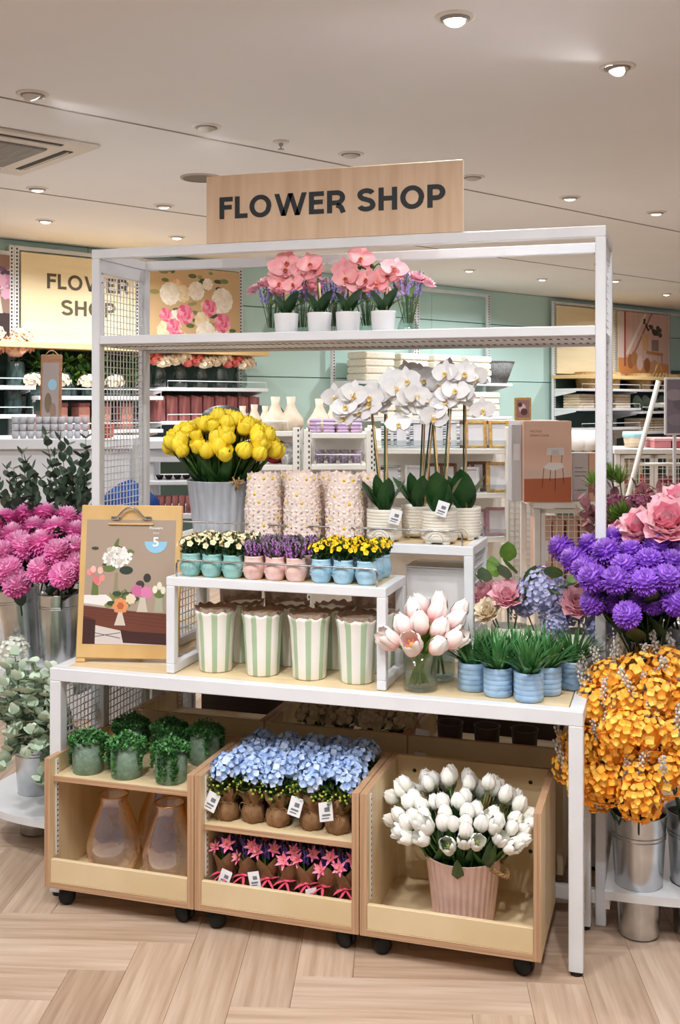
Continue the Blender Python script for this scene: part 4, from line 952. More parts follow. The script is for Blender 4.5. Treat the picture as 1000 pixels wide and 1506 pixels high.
# ---------------------------------------------------------------- left cart: trailing plants and glass vases
SAGE = M('sage_stone_pot', (128, 150, 128), (104, 126, 106), rough=0.5, scale=60, detail=5, bump=0.5, bscale=120)
PEARL = M('trailing_leaf', (96, 156, 84), (54, 108, 58), rough=0.4, scale=40, rand=0.1)
def trailing(seed):
    t = thing('trailing_plant', 'x', 'potted plant'); r = random.Random(seed)
    ob('pot', G().lathe([(0.0005, 0.001), (0.044, 0.0), (0.046, 0.003), (0.0475, 0.095), (0.0455, 0.095), (0.044, 0.08), (0.0005, 0.08)], 36, caps=False).mesh('pot', SAGE), t)
    g = G()
    def leaf(p):
        g.petal(r.uniform(0.009, 0.013), 0.0086, 0.5, 0.5, 2, 0.7, 0.5, 0, Matrix.Translation(p) @ RZ(r.uniform(0, 6.28)) @ RX(r.uniform(-0.3, 1.0)), pw_=0.5)
    for i in range(480):
        a = r.uniform(0, 6.28); q = 0.058 * math.sqrt(r.random()); leaf((q * math.cos(a), q * math.sin(a), 0.092 + 0.040 * r.random() * (1.15 - q / 0.058)))
    for s in range(17):
        a = r.uniform(0, 6.28); L = r.choice((0.01, 0.02, 0.035, 0.06, 0.09)); pts = []
        for j in range(int(L / 0.0035) + 6):
            z = 0.098 - max(0, j - 5) * 0.0035; q = 0.048 + 0.008 * min(1, j / 5) + 0.002 * math.sin(j)
            if z < 0.012: break
            pts.append((q * math.cos(a + 0.03 * math.sin(j * .7)), q * math.sin(a + 0.03 * math.sin(j * .7)), z))
            for _ in range(2): leaf((pts[-1][0] + r.uniform(-.004, .004), pts[-1][1] + r.uniform(-.004, .004), z))
        if len(pts) > 1: g.tube(pts, 0.0009, 3)
    ob('trailing_foliage', g.mesh('trailing_foliage', PEARL), t, kind='stuff')
    return t
C1S = 0.388
tp = [trailing(1), trailing(2)]
TP = [(-1.688, 2.872, 'left trailing plant in a sage pot, front row of the left cart'), (-1.557, 2.870, 'middle trailing plant in a sage pot, front row of the left cart'), (-1.412, 2.872, 'right trailing plant in a sage pot, front row of the left cart'),
      (-1.640, 3.050, 'left trailing plant in a sage pot, back row of the left cart'), (-1.510, 3.050, 'middle trailing plant in a sage pot, back row of the left cart'), (-1.385, 3.050, 'right trailing plant in a sage pot, back row of the left cart')]
for i, (x, y, lab) in enumerate(TP):
    if i < 2: o = tp[i]; o.location = (x, y, C1S); o['label'] = lab; o['group'] = 'trailing plants in sage pots'
    else: dup(tp[i % 2], (x, y, C1S), i * 1.1, lab, 'trailing plants in sage pots')
def iridescent():
    """thin amber lustre glass: clear tint, pearly mirror sheen, frosted foot"""
    m = bpy.data.materials.new('amber_lustre_glass'); m.use_nodes = True; nt = m.node_tree; N = nt.nodes; L = nt.links
    for n in list(N):
        if n.type != 'OUTPUT_MATERIAL': N.remove(n)
    tr = N.new('ShaderNodeBsdfTransparent'); gl = N.new('ShaderNodeBsdfGlossy'); df = N.new('ShaderNodeBsdfDiffuse'); m1 = N.new('ShaderNodeMixShader'); m2 = N.new('ShaderNodeMixShader')
    tr.inputs[0].default_value = lin((255, 238, 206)); gl.inputs['Roughness'].default_value = 0.05; df.inputs[0].default_value = lin((240, 226, 214))
    lw = N.new('ShaderNodeLayerWeight'); rp = N.new('ShaderNodeValToRGB'); cr = rp.color_ramp; cr.elements.new(0.3); cr.elements.new(0.6)
    for e, (p, c) in zip(cr.elements, ((0.0, (196, 214, 255)), (0.3, (240, 234, 246)), (0.6, (255, 226, 196)), (1.0, (255, 206, 150)))): e.position = p; e.color = lin(c)  # blue facing the eye is tinted in to imitate bluish reflections
    L.new(lw.outputs['Facing'], rp.inputs[0]); L.new(rp.outputs[0], gl.inputs[0])
    ma = N.new('ShaderNodeMath'); ma.operation = 'MULTIPLY_ADD'; ma.inputs[1].default_value = 0.45; ma.inputs[2].default_value = 0.28; ma.use_clamp = True; L.new(lw.outputs['Facing'], ma.inputs[0])
    bn = N.new('ShaderNodeTexVoronoi'); bn.inputs['Scale'].default_value = 60; bp = N.new('ShaderNodeBump'); bp.inputs['Strength'].default_value = 0.35; bp.inputs['Distance'].default_value = 0.002
    tc = N.new('ShaderNodeTexCoord'); L.new(tc.outputs['Object'], bn.inputs['Vector']); L.new(bn.outputs['Distance'], bp.inputs['Height']); L.new(bp.outputs[0], gl.inputs['Normal'])
    sp = N.new('ShaderNodeSeparateXYZ'); mr = N.new('ShaderNodeMapRange'); L.new(tc.outputs['Object'], sp.inputs[0]); L.new(sp.outputs[2], mr.inputs[0])
    mr.inputs[1].default_value = 0.03; mr.inputs[2].default_value = 0.13; mr.inputs[3].default_value = 0.30; mr.inputs[4].default_value = 0.02
    L.new(ma.outputs[0], m1.inputs[0]); L.new(tr.outputs[0], m1.inputs[1]); L.new(gl.outputs[0], m1.inputs[2])
    L.new(mr.outputs[0], m2.inputs[0]); L.new(m1.outputs[0], m2.inputs[1]); L.new(df.outputs[0], m2.inputs[2])
    L.new(m2.outputs[0], next(n for n in N if n.type == 'OUTPUT_MATERIAL').inputs[0])
    return m
IRI = iridescent()
def lustre_vase(label, x, y):
    t = thing('lustre_vase', label, 'vase', (x, y, CZ0 + 0.018), 0, 'amber glass vases in the left cart')
    ob('glass_body', G().lathe([(0.0005, 0.002), (0.052, 0.0), (0.064, 0.012), (0.078, 0.06), (0.080, 0.09), (0.070, 0.14), (0.050, 0.19), (0.040, 0.215), (0.044, 0.236)], 36, caps=False, wob=lambda a, k, r, z: (0.0014 * math.cos(9 * a + 40 * z) if .01 < z < .2 else 0, 0)).mesh('glass_body', IRI), t)
    ob('rim', G().lathe([(0.0425, 0.235), (0.0455, 0.2355), (0.0455, 0.239), (0.0425, 0.239), (0.0425, 0.235)], 36, caps=False).mesh('rim', M('gilded_rim', (216, 160, 96), rough=0.2, metal=0.8)), t)
lustre_vase('amber lustre glass vase at the left of the left cart bottom', -1.618, 2.902); lustre_vase('amber lustre glass vase at the right of the left cart bottom', -1.425, 2.890); lustre_vase('amber lustre glass vase at the back of the left cart bottom', -1.530, 3.055)

# ---------------------------------------------------------------- middle cart: kraft wrapped posies
BLUF = M('blue_hydrangea_petal', (190, 210, 243), (160, 188, 234), rough=0.6, scale=50, rand=0.05); BLUL = M('pale_blue_petal', (216, 229, 250), (194, 213, 245), rough=0.6, scale=50)
HYB = [hydrangea('hydrangea_head', (BLUF, BLUL), 0.036, 22, 0.0155, s, -0.1, 0.75, None, 4) for s in (1, 2)]
def wrap_mesh(seed, h=0.10, collar=True):
    r = random.Random(seed); ph = r.uniform(0, 6)
    wob = lambda a, k, rr, z: ((0.004 * math.sin(5 * a + ph + k) + 0.002 * math.sin(11 * a + k)) * (1.6 if z > 0.06 else 0.7), 0.010 * math.sin(4 * a + ph) if z > 0.085 else 0)
    g = G(); g.lathe([(0.0005, 0.0), (0.026, 0.0), (0.033, 0.01), (0.035, 0.028), (0.030, 0.045), (0.0215, 0.052), (0.026, 0.062), (0.034, 0.078), (0.041, 0.096), (0.036, 0.094), (0.018, 0.055), (0.0005, 0.055)], 28, caps=False, wob=wob)
    return g.mesh('kraft_wrap', KRAFT)
def tw_mesh():
    g = G()
    for dz in (0.0, 0.003): g.tube([(0.0228 * math.cos(a), 0.0228 * math.sin(a), 0.051 + dz) for a in [i * PI / 8 for i in range(17)]], 0.0013, 4)
    for s in (-1, 1): g.tube(bez((0.0, -0.023, 0.052), (s * 0.03, -0.04, 0.07), (s * 0.020, -0.037, 0.035), 6), 0.0011, 4)
    return g.mesh('twine_bow', TWINE)
def green_mesh(seed, R=0.053, z=0.100):
    g = G(); r = random.Random(seed)
    for i in range(120):
        a = r.uniform(0, 6.28); q = R * (0.4 + 0.75 * r.random()); mi = r.choice((0, 0, 1))
        g.petal(r.uniform(0.018, 0.028), 0.009, 0.3, 0.3, 3, 0.8, 0.3, mi, T_(q * math.cos(a) * .7, q * math.sin(a) * .7, z + r.uniform(-0.03, 0.022)) @ RZ(a - PI / 2 + r.uniform(-.8, .8)) @ RX(r.uniform(-0.3, 0.9)))
    for i in range(40):
        a = r.uniform(0, 6.28); q = R * 1.02; g.ball(0.0036, (q * math.cos(a), q * math.sin(a), z + r.uniform(-0.01, 0.026)), 5, 3, 2)
    return g.mesh('greenery', LEAFG, LEAFL, M('green_berry', (176, 190, 80), rough=0.5))
WRP = [wrap_mesh(1), wrap_mesh(2), wrap_mesh(3)]; TWM = tw_mesh(); GRM = [green_mesh(1), green_mesh(2)]
def hyd_posy(i, x, y, z, lab, card=None, front=True):
    r = random.Random(i); t = thing('hydrangea_posy', lab, 'posy', (x, y, z), r.uniform(-0.4, 0.4), 'blue hydrangea posies in the middle cart')
    ob('kraft_wrap', WRP[i % 3], t); ob('twine_bow', TWM, t); ob('greenery', GRM[i % 2], t, kind='stuff')
    for k, (a, q, dz) in enumerate(((0.3 + i, 0.0, 0.158), (2.2 + i, 0.034, 0.142), (4.3 + i, 0.030, 0.146))):
        ob('hydrangea_head', HYB[(i + k) % 2], t, mat=T_(q * math.cos(a), q * math.sin(a), dz) @ RZ(a) @ RY(q * 14) @ RZ(i) @ SC(r.uniform(0.72, 0.95)))
    if card: tag_card(t, RZ(-t.rotation_euler.z) @ card, 0.038, 0.052)
C2S = 0.300
PX = (-1.228, -1.150, -1.072, -0.975, -0.895)
for i, x in enumerate(PX):
    card = {0: T_(-0.02, -0.046, 0.086) @ RX(-0.2) @ RY(0.35), 3: T_(-0.025, -0.046, 0.098) @ RX(-0.15) @ RY(0.22), 4: T_(-0.02, -0.055, 0.10) @ RX(-0.1) @ RZ(0.4) @ RY(-0.12)}.get(i)
    hyd_posy(i, x, 2.866 + 0.006 * (i % 2), C2S, '%s blue hydrangea posy in kraft paper from the left, front row' % ORD[i], card)
for rw, (yy, nm) in enumerate(((2.955, 'second row'), (3.035, 'third row'), (3.108, 'back row'))):
    for i, x in enumerate((-1.215, -1.130, -1.050, -0.965, -0.888)): hyd_posy(10 + rw * 5 + i, x + 0.01 * (rw % 2), yy, C2S, '%s blue hydrangea posy in kraft paper from the left, %s' % (ORD[i], nm))
HOT = M('hot_pink_petal', (251, 160, 188), (244, 126, 164), rough=0.55, scale=40, rand=0.08); RIB = M('pink_ribbon', (226, 86, 112), rough=0.4); PURP = M('violet_sprig', (110, 84, 170), (84, 60, 140), rough=0.7, scale=60)
def lily(seed):
    g = G(); r = random.Random(seed)
    for ring, (n, el, L) in enumerate(((6, 0.25, 0.030), (6, 0.7, 0.024))):
        for j in range(n): g.petal(L, 0.0105, 0.25, 0.3, 3, 0.7, 0.35, 0, RZ(2 * PI * (j + ring * .5) / n) @ RX(el + r.uniform(-.15, .15)))
    for j in range(5): g.tube([(0, 0, 0.002), (0.006 * math.cos(j * 1.25), 0.006 * math.sin(j * 1.25), 0.016)], 0.0009, 4, 1)
    return g.mesh('lily_flower', HOT, M('lily_centre', (246, 190, 110), rough=0.6))
LIL = [lily(1), lily(2)]; VIO = lav_mesh(14, 0.06, 0.036, 5, PURP, 0.085, 0.0045)
LL = leaf_mesh('blade_leaf', LEAFG, 0.10, 0.011, 0.25, 0.5, 5)
def cone_mesh(seed):
    r = random.Random(seed); g = G()
    for j in range(6):
        a = j * PI / 3 + r.uniform(-.1, .1); g.petal(0.098, 0.052, 0.15, 0.45, 4, 0.55, 0.35, 0, T_(0.006 * math.cos(a), 0.006 * math.sin(a), 0.006) @ RZ(a - PI / 2) @ RX(1.18 + r.uniform(-.05, .05)), pw_=0.45)
    return g.mesh('kraft_cone', KRAFT)
CON = [cone_mesh(1), cone_mesh(2)]
g = G()
g.tube([(0.016 * math.cos(a), 0.016 * math.sin(a), 0.022) for a in [i * PI / 6 for i in range(13)]], 0.0035, 5)
for s in (-1, 1): g.petal(0.036, 0.014, 0.6 * s, 0.3, 4, 0.7, 0.3, 0, T_(0, -0.016, 0.022) @ RZ(PI + s * 1.15)); g.petal(0.045, 0.007, -0.4, 0.1, 4, 0.5, 0.6, 0, T_(0, -0.017, 0.02) @ RZ(PI + s * 0.5) @ RX(-0.2))
RIBM = g.mesh('ribbon_bow', RIB)
def pink_posy(i, x, y, lab, card=None, group='pink lily posies in the middle cart'):
    r = random.Random(50 + i); z = CZ0 + 0.018; t = thing('lily_posy', lab, 'posy', (x, y, z), r.uniform(-0.3, 0.3), group)
    ob('kraft_cone', CON[i % 2], t, mat=T_(0, 0, 0.02) @ SC(1.15, 1.15, 1.2)); ob('ribbon_bow', RIBM, t, loc=(0, -0.006, 0.050), scale=1.15)
    ob('paper_foot', G().lathe([(0.0005, 0), (0.024, 0), (0.020, 0.02), (0.012, 0.05)], 14, caps=False).mesh('paper_foot', KRAFT), t)
    ob('violet_sprigs', VIO, t, loc=(0.004, 0.012, 0.032), kind='stuff')
    for a, q, h in ((4.2 + r.uniform(-.7, .5), 0.032, 0.138 + r.uniform(-.022, .018)), (5.4 + r.uniform(-.4, .4), 0.026, 0.156)):
        p = Vector((q * math.cos(a), q * math.sin(a), h)); f = ob('lily_flower', LIL[i % 2], t, mat=Matrix.Translation(p) @ to((p.x, p.y - 0.03, 0.035)) @ SC(r.uniform(0.75, 0.95)))
    ob('stems', G().tube([(0, 0, 0.03), (-0.01, -0.012, 0.13)], 0.0016, 4).tube([(0, 0, 0.03), (0.014, -0.01, 0.12)], 0.0016, 4).mesh('stems', LEAFL), t, kind='stuff')
    for a in (0.6, 2.5, 4.0): ob('leaf', LL, t, mat=T_(0, 0, 0.05) @ RZ(a) @ RX(1.15))
    if card: tag_card(t, RZ(-t.rotation_euler.z) @ card, 0.034, 0.044)
for i, x in enumerate((-1.232, -1.165, -1.103, -1.042, -0.985, -0.925, -0.872)):
    card = {0: T_(0.02, -0.042, 0.090) @ RX(-0.15) @ RY(0.3), 2: T_(-0.03, -0.045, 0.098) @ RY(-0.25) @ RX(-0.1), 4: T_(0.026, -0.047, 0.075) @ RZ(0.8) @ RX(-0.1)}.get(i)
    pink_posy(i, x, 2.866, '%s pink lily posy in kraft paper from the left, lower shelf front row' % ORD[i], card)
for i, x in enumerate((-1.20, -1.12, -1.05, -0.97, -0.90)): pink_posy(10 + i, x, 2.965, '%s pink lily posy in kraft paper from the left, lower shelf back row' % ORD[i])

# ---------------------------------------------------------------- right cart: bucket of white tulips
BLUSH = M('blush_ribbed_bucket', (230, 198, 188), (220, 186, 174), rough=0.55, scale=20)
WX, WY, WZ = -0.553, 2.935, CZ0 + 0.018
t = thing('flower_bucket', 'blush pink ribbed bucket with rope handle holding white tulips', 'bucket', (WX, WY, WZ))
bk = bucket_parts(t, 0.104, 0.082, 0.183, BLUSH, 34, False)
ob('earth_fill', G().lathe([(0.097, 0.15), (0.0005, 0.16)], 24, caps=False).mesh('earth_fill', LEAFD), t)
g = G()
for k in range(3):
    pts = []
    for i in range(22):
        a = i / 21 * PI; ph = i * 0.9 + k * 2.1
        pts.append((0.103 + 0.035 * math.sin(a) + 0.0035 * math.cos(ph), -0.03 + 0.06 * i / 21, 0.171 - 0.022 * math.sin(a) + 0.0035 * math.sin(ph)))
    g.tube(pts, 0.0042, 5)
ob('rope_handle', g.mesh('rope_handle', TWINE), t, rot=(0, 0, -0.35))
WTUL = MG('white_tulip_petal', [(0.0, (214, 218, 186)), (0.3, (240, 238, 228)), (1.0, (250, 248, 244))], 2, 0.0, 0.05, rough=0.5, rand=0.03)
WSTA = M('white_tulip_stamen', (150, 158, 90), rough=0.6)
WH = [tulip_head('white_tulip_head', WTUL, R=0.0192, H=0.046, op=0.36), tulip_head('white_tulip_head', WTUL, WSTA, R=0.0205, H=0.042, op=0.85)]
for i, p in enumerate(dome_pts(78, 14, 0.0)):
    top = Vector((WX - 0.018 + p.x * 0.19, WY + 0.01 + p.y * 0.115, WZ + 0.268 + 0.080 * p.z + (0.03 if p.y > 0 else -0.02) + U(-0.012, 0.012)))
    if top.x > CX[2] + CW - 0.045: top.x = CX[2] + CW - 0.045
    if top.x < CX[2] + 0.04: top.x = CX[2] + 0.04
    b = Vector((WX + p.x * 0.04, WY + p.y * 0.04, WZ + 0.05))
    cut_flower('white_tulip', 'white tulip among the bunch in the blush pink bucket', 'tulip', 'white tulips in the blush bucket', b, top - (top - b).normalized() * 0.03, WH[1] if (p.y < -0.4 and U(0, 1) < 0.45) else WH[0], U(1.0, 1.15), 0.0028,
               leaves=[(TL, U(0.3, 0.45), U(0.7, 1.0)), (TL, U(0.4, 0.55), U(0.6, 0.85))] if p.z < 0.85 else (), droop=0.5 if p.z < 0.25 else 0.0)

# ---------------------------------------------------------------- carts on the far side under the table
CRF = M('cream_hydrangea_petal', (226, 206, 172), (208, 184, 146), rough=0.6, scale=40)
CH = hydrangea('cream_head', (CRF,), 0.055, 40, 0.018, 9, -0.1, 0.8)
for i, x in enumerate((-1.16, -1.06, -0.95, -0.86)):
    t = thing('cream_bouquet', '%s dim cream hydrangea bouquet from the left under the table behind the blue posies' % ORD[i], 'bouquet', (x, 3.44, 0.36), i, 'cream bouquets under the table')
    ob('hydrangea_head', CH, t, loc=(0, 0, 0.085)); ob('stem_wrap', G().lathe([(0.0005, 0), (0.022, 0), (0.016, 0.03), (0.03, 0.07)], 16, caps=False).mesh('stem_wrap', KRAFT), t)
    ob('greenery', GRM[i % 2], t, loc=(0, 0, -0.035), kind='stuff')
DPOT = M('dark_plum_pot', (96, 78, 74), (80, 64, 62), rough=0.5)
for i, x in enumerate((-0.69, -0.57, -0.45)):
    t = thing('dark_pot', '%s dim plum coloured pot from the left under the table behind the white tulips' % ORD[i], 'pot', (x, 3.43, 0.36), 0, 'plum pots under the table')
    ob('pot_body', G().lathe([(0.0005, 0.001), (0.036, 0), (0.042, 0.1), (0.045, 0.105), (0.041, 0.105), (0.038, 0.09), (0.0005, 0.02)], 24, caps=False).mesh('pot_body', DPOT), t)
    if i == 0: tag_card(t, T_(-0.07, -0.09, 0.10) @ RX(-0.2) @ RY(0.12), 0.045, 0.08)

# ---------------------------------------------------------------- under the large riser: boxed frames
t = thing('white_box', 'plain white carton lying under the right end of the large riser', 'box', (-0.800, 3.285, TZ))
CART = M('white_carton', (228, 226, 224), rough=0.6)
ob('carton', G().bbox(0, 0.190, 0, 0.150, 0, 0.290, 0.002).mesh('carton', CART), t); ob('top_flap', G().bbox(-0.004, 0.194, -0.006, 0.154, 0.2905, 0.2945, 0.001).mesh('top_flap', PAPER), t)
t = thing('picture_frame', 'white picture frame with a dark print leaning on the white carton', 'picture frame', (-0.800, 3.262, TZ))
g = G(); g.bbox(0, 0.11, 0, 0.012, 0, 0.20, 0.002); ob('frame', g.mesh('frame', PAPER), t, mat=RX(-0.08))
art(t, 'print', 0.074, 0.10, [('e', 0.037, 0.04, 0.022, 0.018, (120, 104, 100)), ('e', 0.03, 0.055, 0.012, 0.016, (142, 124, 118)), ('e', 0.046, 0.05, 0.012, 0.012, (92, 80, 82))], RX(-0.08) @ T_(0.018, -0.0012, 0.07) @ FRONT, (104, 92, 92))
for i in range(3):
    t = thing('wrapped_vase', '%s vase wrapped in brown packing paper, behind the striped vases' % ORD[i], 'vase', (-1.38 + 0.16 * i + (0.14 if i == 2 else 0), 3.33, TZ), i, 'paper wrapped vases under the large riser')
    ob('vase_body', G().lathe([(0.0005, 0), (0.05, 0), (0.056, 0.08), (0.062, 0.17)], 24, caps=False).mesh('vase_body', CRM), t)
    ob('packing_paper', G().lathe([(0.064, 0.10), (0.068, 0.17), (0.075, 0.215), (0.07, 0.22), (0.05, 0.20), (0.0005, 0.195)], 30, caps=False, wob=lambda a, k, r, z: (0.004 * math.sin(6 * a + k), 0.006 * math.sin(5 * a))).mesh('packing_paper', BRP), t)
# ---------------------------------------------------------------- mixed bouquets behind the grass pots
LAVH = M('lavender_hydrangea', (196, 196, 228), (168, 168, 212), rough=0.65, scale=60, rand=0.06)
LH = hydrangea('lavender_head', (LAVH,), 0.048, 150, 0.0068, 4, -0.2, 1.0); CORAL = M('coral_pink_petal', (253, 212, 217), (248, 182, 194), rough=0.55, scale=40); CRP = M('cream_petal', (246, 232, 206), (238, 216, 184), rough=0.6)
CP = peony('carnation', (CORAL, PK1), 0.054, 5); CRB = peony('cream_carnation', (CRP,), 0.05, 6)
ROUNDL = leaf_mesh('round_leaf', LEAFL, 0.055, 0.042, 0.3, 0.15, 5, 0.75, 0.0, 0.5); ROUNDG = leaf_mesh('round_leaf', M('sage_leaf', (112, 140, 104), (84, 112, 80), rough=0.5, scale=30, rand=0.15), 0.05, 0.038, 0.3, 0.15, 5, 0.75, 0.0, 0.5)
def mixed(lab, x, y, items):
    t = thing('mixed_bouquet', lab, 'bouquet', (x, y, TZ), 0, 'mixed bouquets behind the grass pots', 1.25)
    ob('holder', G().lathe([(0.0005, 0), (0.04, 0), (0.046, 0.1), (0.044, 0.1), (0.038, 0.01), (0.0005, 0.008)], 24, caps=False).mesh('holder', CERAM), t)
    for k, dx, dy, dz, s in items:
        m = {'L': LH, 'C': CP, 'W': CRB}.get(k)
        if m is not None:
            ob({'L': 'lavender_head', 'C': 'carnation', 'W': 'cream_carnation'}[k], m, t, mat=T_(dx, dy, dz) @ to((dx, dy - 0.05, 0.09)) @ SC(s))
            ob('stem', G().tube([(dx * .2, dy * .2, 0.02), (dx * .5, dy * .5, dz * .6), (dx, dy, dz)], 0.002, 4).mesh('stem', STEMG), t)
        else: ob('leaf', ROUNDL if k == 'g' else ROUNDG, t, mat=T_(dx, dy, dz) @ RZ(U(0, 6.28)) @ RX(U(0.2, 1.2)) @ SC(s))
mixed('mixed bouquet of pink carnations and green leaves beside the large riser', -0.478, 3.29, [('C', 0.0, -0.03, 0.17, 1), ('C', -0.055, 0.0, 0.165, 0.9), ('W', -0.04, -0.05, 0.135, 0.9), ('W', 0.02, 0.03, 0.15, 0.8)] + [('g', 0.0 + dx, -0.02, 0.20 + dz, 1.0) for dx, dz in ((-0.03, 0.02), (0.02, 0.03), (0.0, 0.06), (-0.06, 0.0), (0.05, 0.01), (0.01, 0.02))] + [('d', dx, -0.04, 0.18 + dz, 1) for dx, dz in ((-0.05, 0.03), (0.04, 0.0), (0.0, 0.04))])
mixed('mixed bouquet with a round lavender hydrangea head behind the grass pots', -0.372, 3.28, [('L', 0.0, -0.02, 0.185, 1.25), ('L', -0.05, 0.02, 0.15, 0.9), ('L', 0.05, 0.0, 0.15, 1.0)] + [('g', dx, -0.05, 0.19 + dz, 1.1) for dx, dz in ((0.05, 0.0), (0.07, 0.03), (0.03, 0.04), (-0.05, -0.02), (0.08, -0.02))])
mixed('mixed bouquet with coral carnations behind the grass pots next to the post', -0.265, 3.27, [('C', 0.0, -0.04, 0.165, 1.05), ('C', 0.02, 0.03, 0.18, 0.9), ('L', 0.045, -0.02, 0.12, 0.9), ('L', -0.05, -0.02, 0.12, 0.8)] + [('d', dx, -0.03, 0.17 + dz, 1.0) for dx, dz in ((-0.03, 0.04), (0.03, 0.03), (0.05, -0.02))])

# ---------------------------------------------------------------- end shelves and flower buckets at both sides
def end_shelf(label, sx, x, z, holes, depth=0.27, reach=0.46, th=0.024):
    t = thing('end_shelf', label, 'shelf', (x, 3.335, z))
    P = []
    for i in range(33):
        a = -PI / 2 + PI * i / 32; e = 2 / 2.7
        P.append((sx * reach * abs(math.cos(a)) ** e, depth * math.copysign(abs(math.sin(a)) ** e, math.sin(a))))
    c = bpy.data.curves.new('end_shelf', 'CURVE'); c.dimensions = '2D'; c.fill_mode = 'BOTH'; c.extrude = th / 2
    for loop in [P] + [[(hx + r * math.cos(i * PI / 12), hy + r * math.sin(i * PI / 12)) for i in range(24)] for hx, hy, r in holes]:
        sp = c.splines.new('POLY'); sp.points.add(len(loop) - 1); sp.use_cyclic_u = True
        for p, q in zip(sp.points, loop): p.co = (q[0], q[1], 0, 1)
    tmp = bpy.data.objects.new('tmp', c); COL.objects.link(tmp)
    me = bpy.data.meshes.new_from_object(tmp.evaluated_get(bpy.context.evaluated_depsgraph_get())); bpy.data.objects.remove(tmp); bpy.data.curves.remove(c)
    me.materials.clear(); me.materials.append(WHITE)
    ob('shelf_board', me, t)
    g = G(); g.box(sx * 0.0, sx * 0.012, -depth * 0.9, depth * 0.9, -0.05, -th / 2) if sx > 0 else g.box(-0.012, 0.0, -depth * 0.9, depth * 0.9, -0.05, -th / 2); ob('mounting_rail', g.mesh('mounting_rail', WHITE), t)
    return t
COPP = ZINC
def zinc_bucket(label, x, y, z, h, rt, rb, tx=0.0, ty=0.0, group=None):
    t = thing('zinc_bucket', label, 'bucket', (x, y, z), 0, group); t.rotation_euler = (ty, tx, 0)
    bucket_parts(t, rt, rb, h, ZINC)
    return t
RXE, LXE = -0.181, -1.847
end_shelf('low rounded white end shelf on the right with bucket holes', 1, RXE, 0.132, [(0.088, -0.215 + 0.03, 0.066), (0.240, -0.13, 0.068)]); end_shelf('upper rounded white end shelf on the right under the purple flowers', 1, RXE, 0.575, [])
end_shelf('low rounded white end shelf on the left under the pale eucalyptus', -1, LXE, 0.132, [(-0.11, -0.09, 0.066), (-0.28, -0.06, 0.066)], 0.30); end_shelf('upper rounded white end shelf on the left under the pink flowers', -1, LXE, 0.600, [], 0.29)
zinc_bucket('tall zinc bucket of orange blossom standing through the right low shelf', RXE + 0.088, 3.15, 0.003, 0.345, 0.079, 0.056); zinc_bucket('tall zinc bucket of orange blossom at the right edge of the picture', RXE + 0.240, 3.205, 0.003, 0.345, 0.079, 0.056)
zinc_bucket('zinc bucket of purple flowers on the right upper shelf', -0.062, 3.165, 0.588, 0.242, 0.068, 0.052); zinc_bucket('zinc bucket of purple flowers at the right picture edge, upper shelf', 0.105, 3.20, 0.588, 0.242, 0.068, 0.052); zinc_bucket('zinc bucket of pink peonies behind the purple flowers', 0.03, 3.40, 0.588, 0.242, 0.068, 0.052)
zinc_bucket('zinc bucket of burgundy foliage behind the purple flowers', -0.11, 3.44, 0.588, 0.242, 0.068, 0.052)
zinc_bucket('zinc bucket of pink flowers nearest the clipboard', -1.985, 3.195, 0.613, 0.245, 0.073, 0.056); zinc_bucket('zinc bucket of pink flowers leaning at the left edge', -2.150, 3.235, 0.613, 0.245, 0.073, 0.056, -0.12)
zinc_bucket('zinc bucket of dark eucalyptus behind the pink flowers', -2.02, 3.45, 0.613, 0.245, 0.073, 0.056); zinc_bucket('zinc bucket of dark eucalyptus at the far left behind the pink flowers', -2.19, 3.45, 0.613, 0.245, 0.073, 0.056)
zinc_bucket('zinc bucket of pale eucalyptus through the left low shelf', LXE - 0.11, 3.245, 0.003, 0.345, 0.079, 0.056); zinc_bucket('zinc bucket of pale eucalyptus at the left picture edge', LXE - 0.28, 3.275, 0.003, 0.345, 0.079, 0.056)

# pink and purple pompon flowers
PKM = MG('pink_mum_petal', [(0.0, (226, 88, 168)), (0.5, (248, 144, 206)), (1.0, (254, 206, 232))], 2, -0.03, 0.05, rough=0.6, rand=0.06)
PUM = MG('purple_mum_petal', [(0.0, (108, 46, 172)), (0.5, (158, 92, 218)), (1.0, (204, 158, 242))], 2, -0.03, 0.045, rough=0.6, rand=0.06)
PMH = [mum_head('pink_mum', PKM, 0.050, 1), mum_head('pink_mum', PKM, 0.048, 2)]; UMH = [mum_head('purple_mum', PUM, 0.042, 3, 9), mum_head('purple_mum', PUM, 0.040, 4, 9)]
ML = leaf_mesh('mum_leaf', LEAFD, 0.085, 0.045, 0.2, 0.2, 5, 0.8)
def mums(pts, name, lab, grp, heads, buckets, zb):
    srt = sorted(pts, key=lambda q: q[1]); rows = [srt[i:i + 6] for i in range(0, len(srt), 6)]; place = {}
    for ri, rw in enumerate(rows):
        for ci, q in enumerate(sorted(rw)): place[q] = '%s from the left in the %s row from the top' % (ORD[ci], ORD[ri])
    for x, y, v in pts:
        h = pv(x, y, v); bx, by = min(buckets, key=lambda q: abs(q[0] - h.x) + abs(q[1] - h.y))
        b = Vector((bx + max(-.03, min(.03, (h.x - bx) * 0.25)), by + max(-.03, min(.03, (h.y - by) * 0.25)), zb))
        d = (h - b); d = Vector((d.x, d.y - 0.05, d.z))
        cut_flower(name, lab + ', ' + place[(x, y, v)], 'flower', grp, b, h, R_.choice(heads), U(0.95, 1.1), 0.003, LEAFD, [(ML, U(0.45, 0.6), U(0.8, 1.2)), (ML, U(0.55, 0.7), U(0.8, 1.2)), (ML, U(0.65, 0.8), U(0.8, 1.1)), (ML, U(0.7, 0.85), U(0.8, 1.1)), (ML, U(0.75, 0.9), U(0.6, 0.9))], bow=0.2)
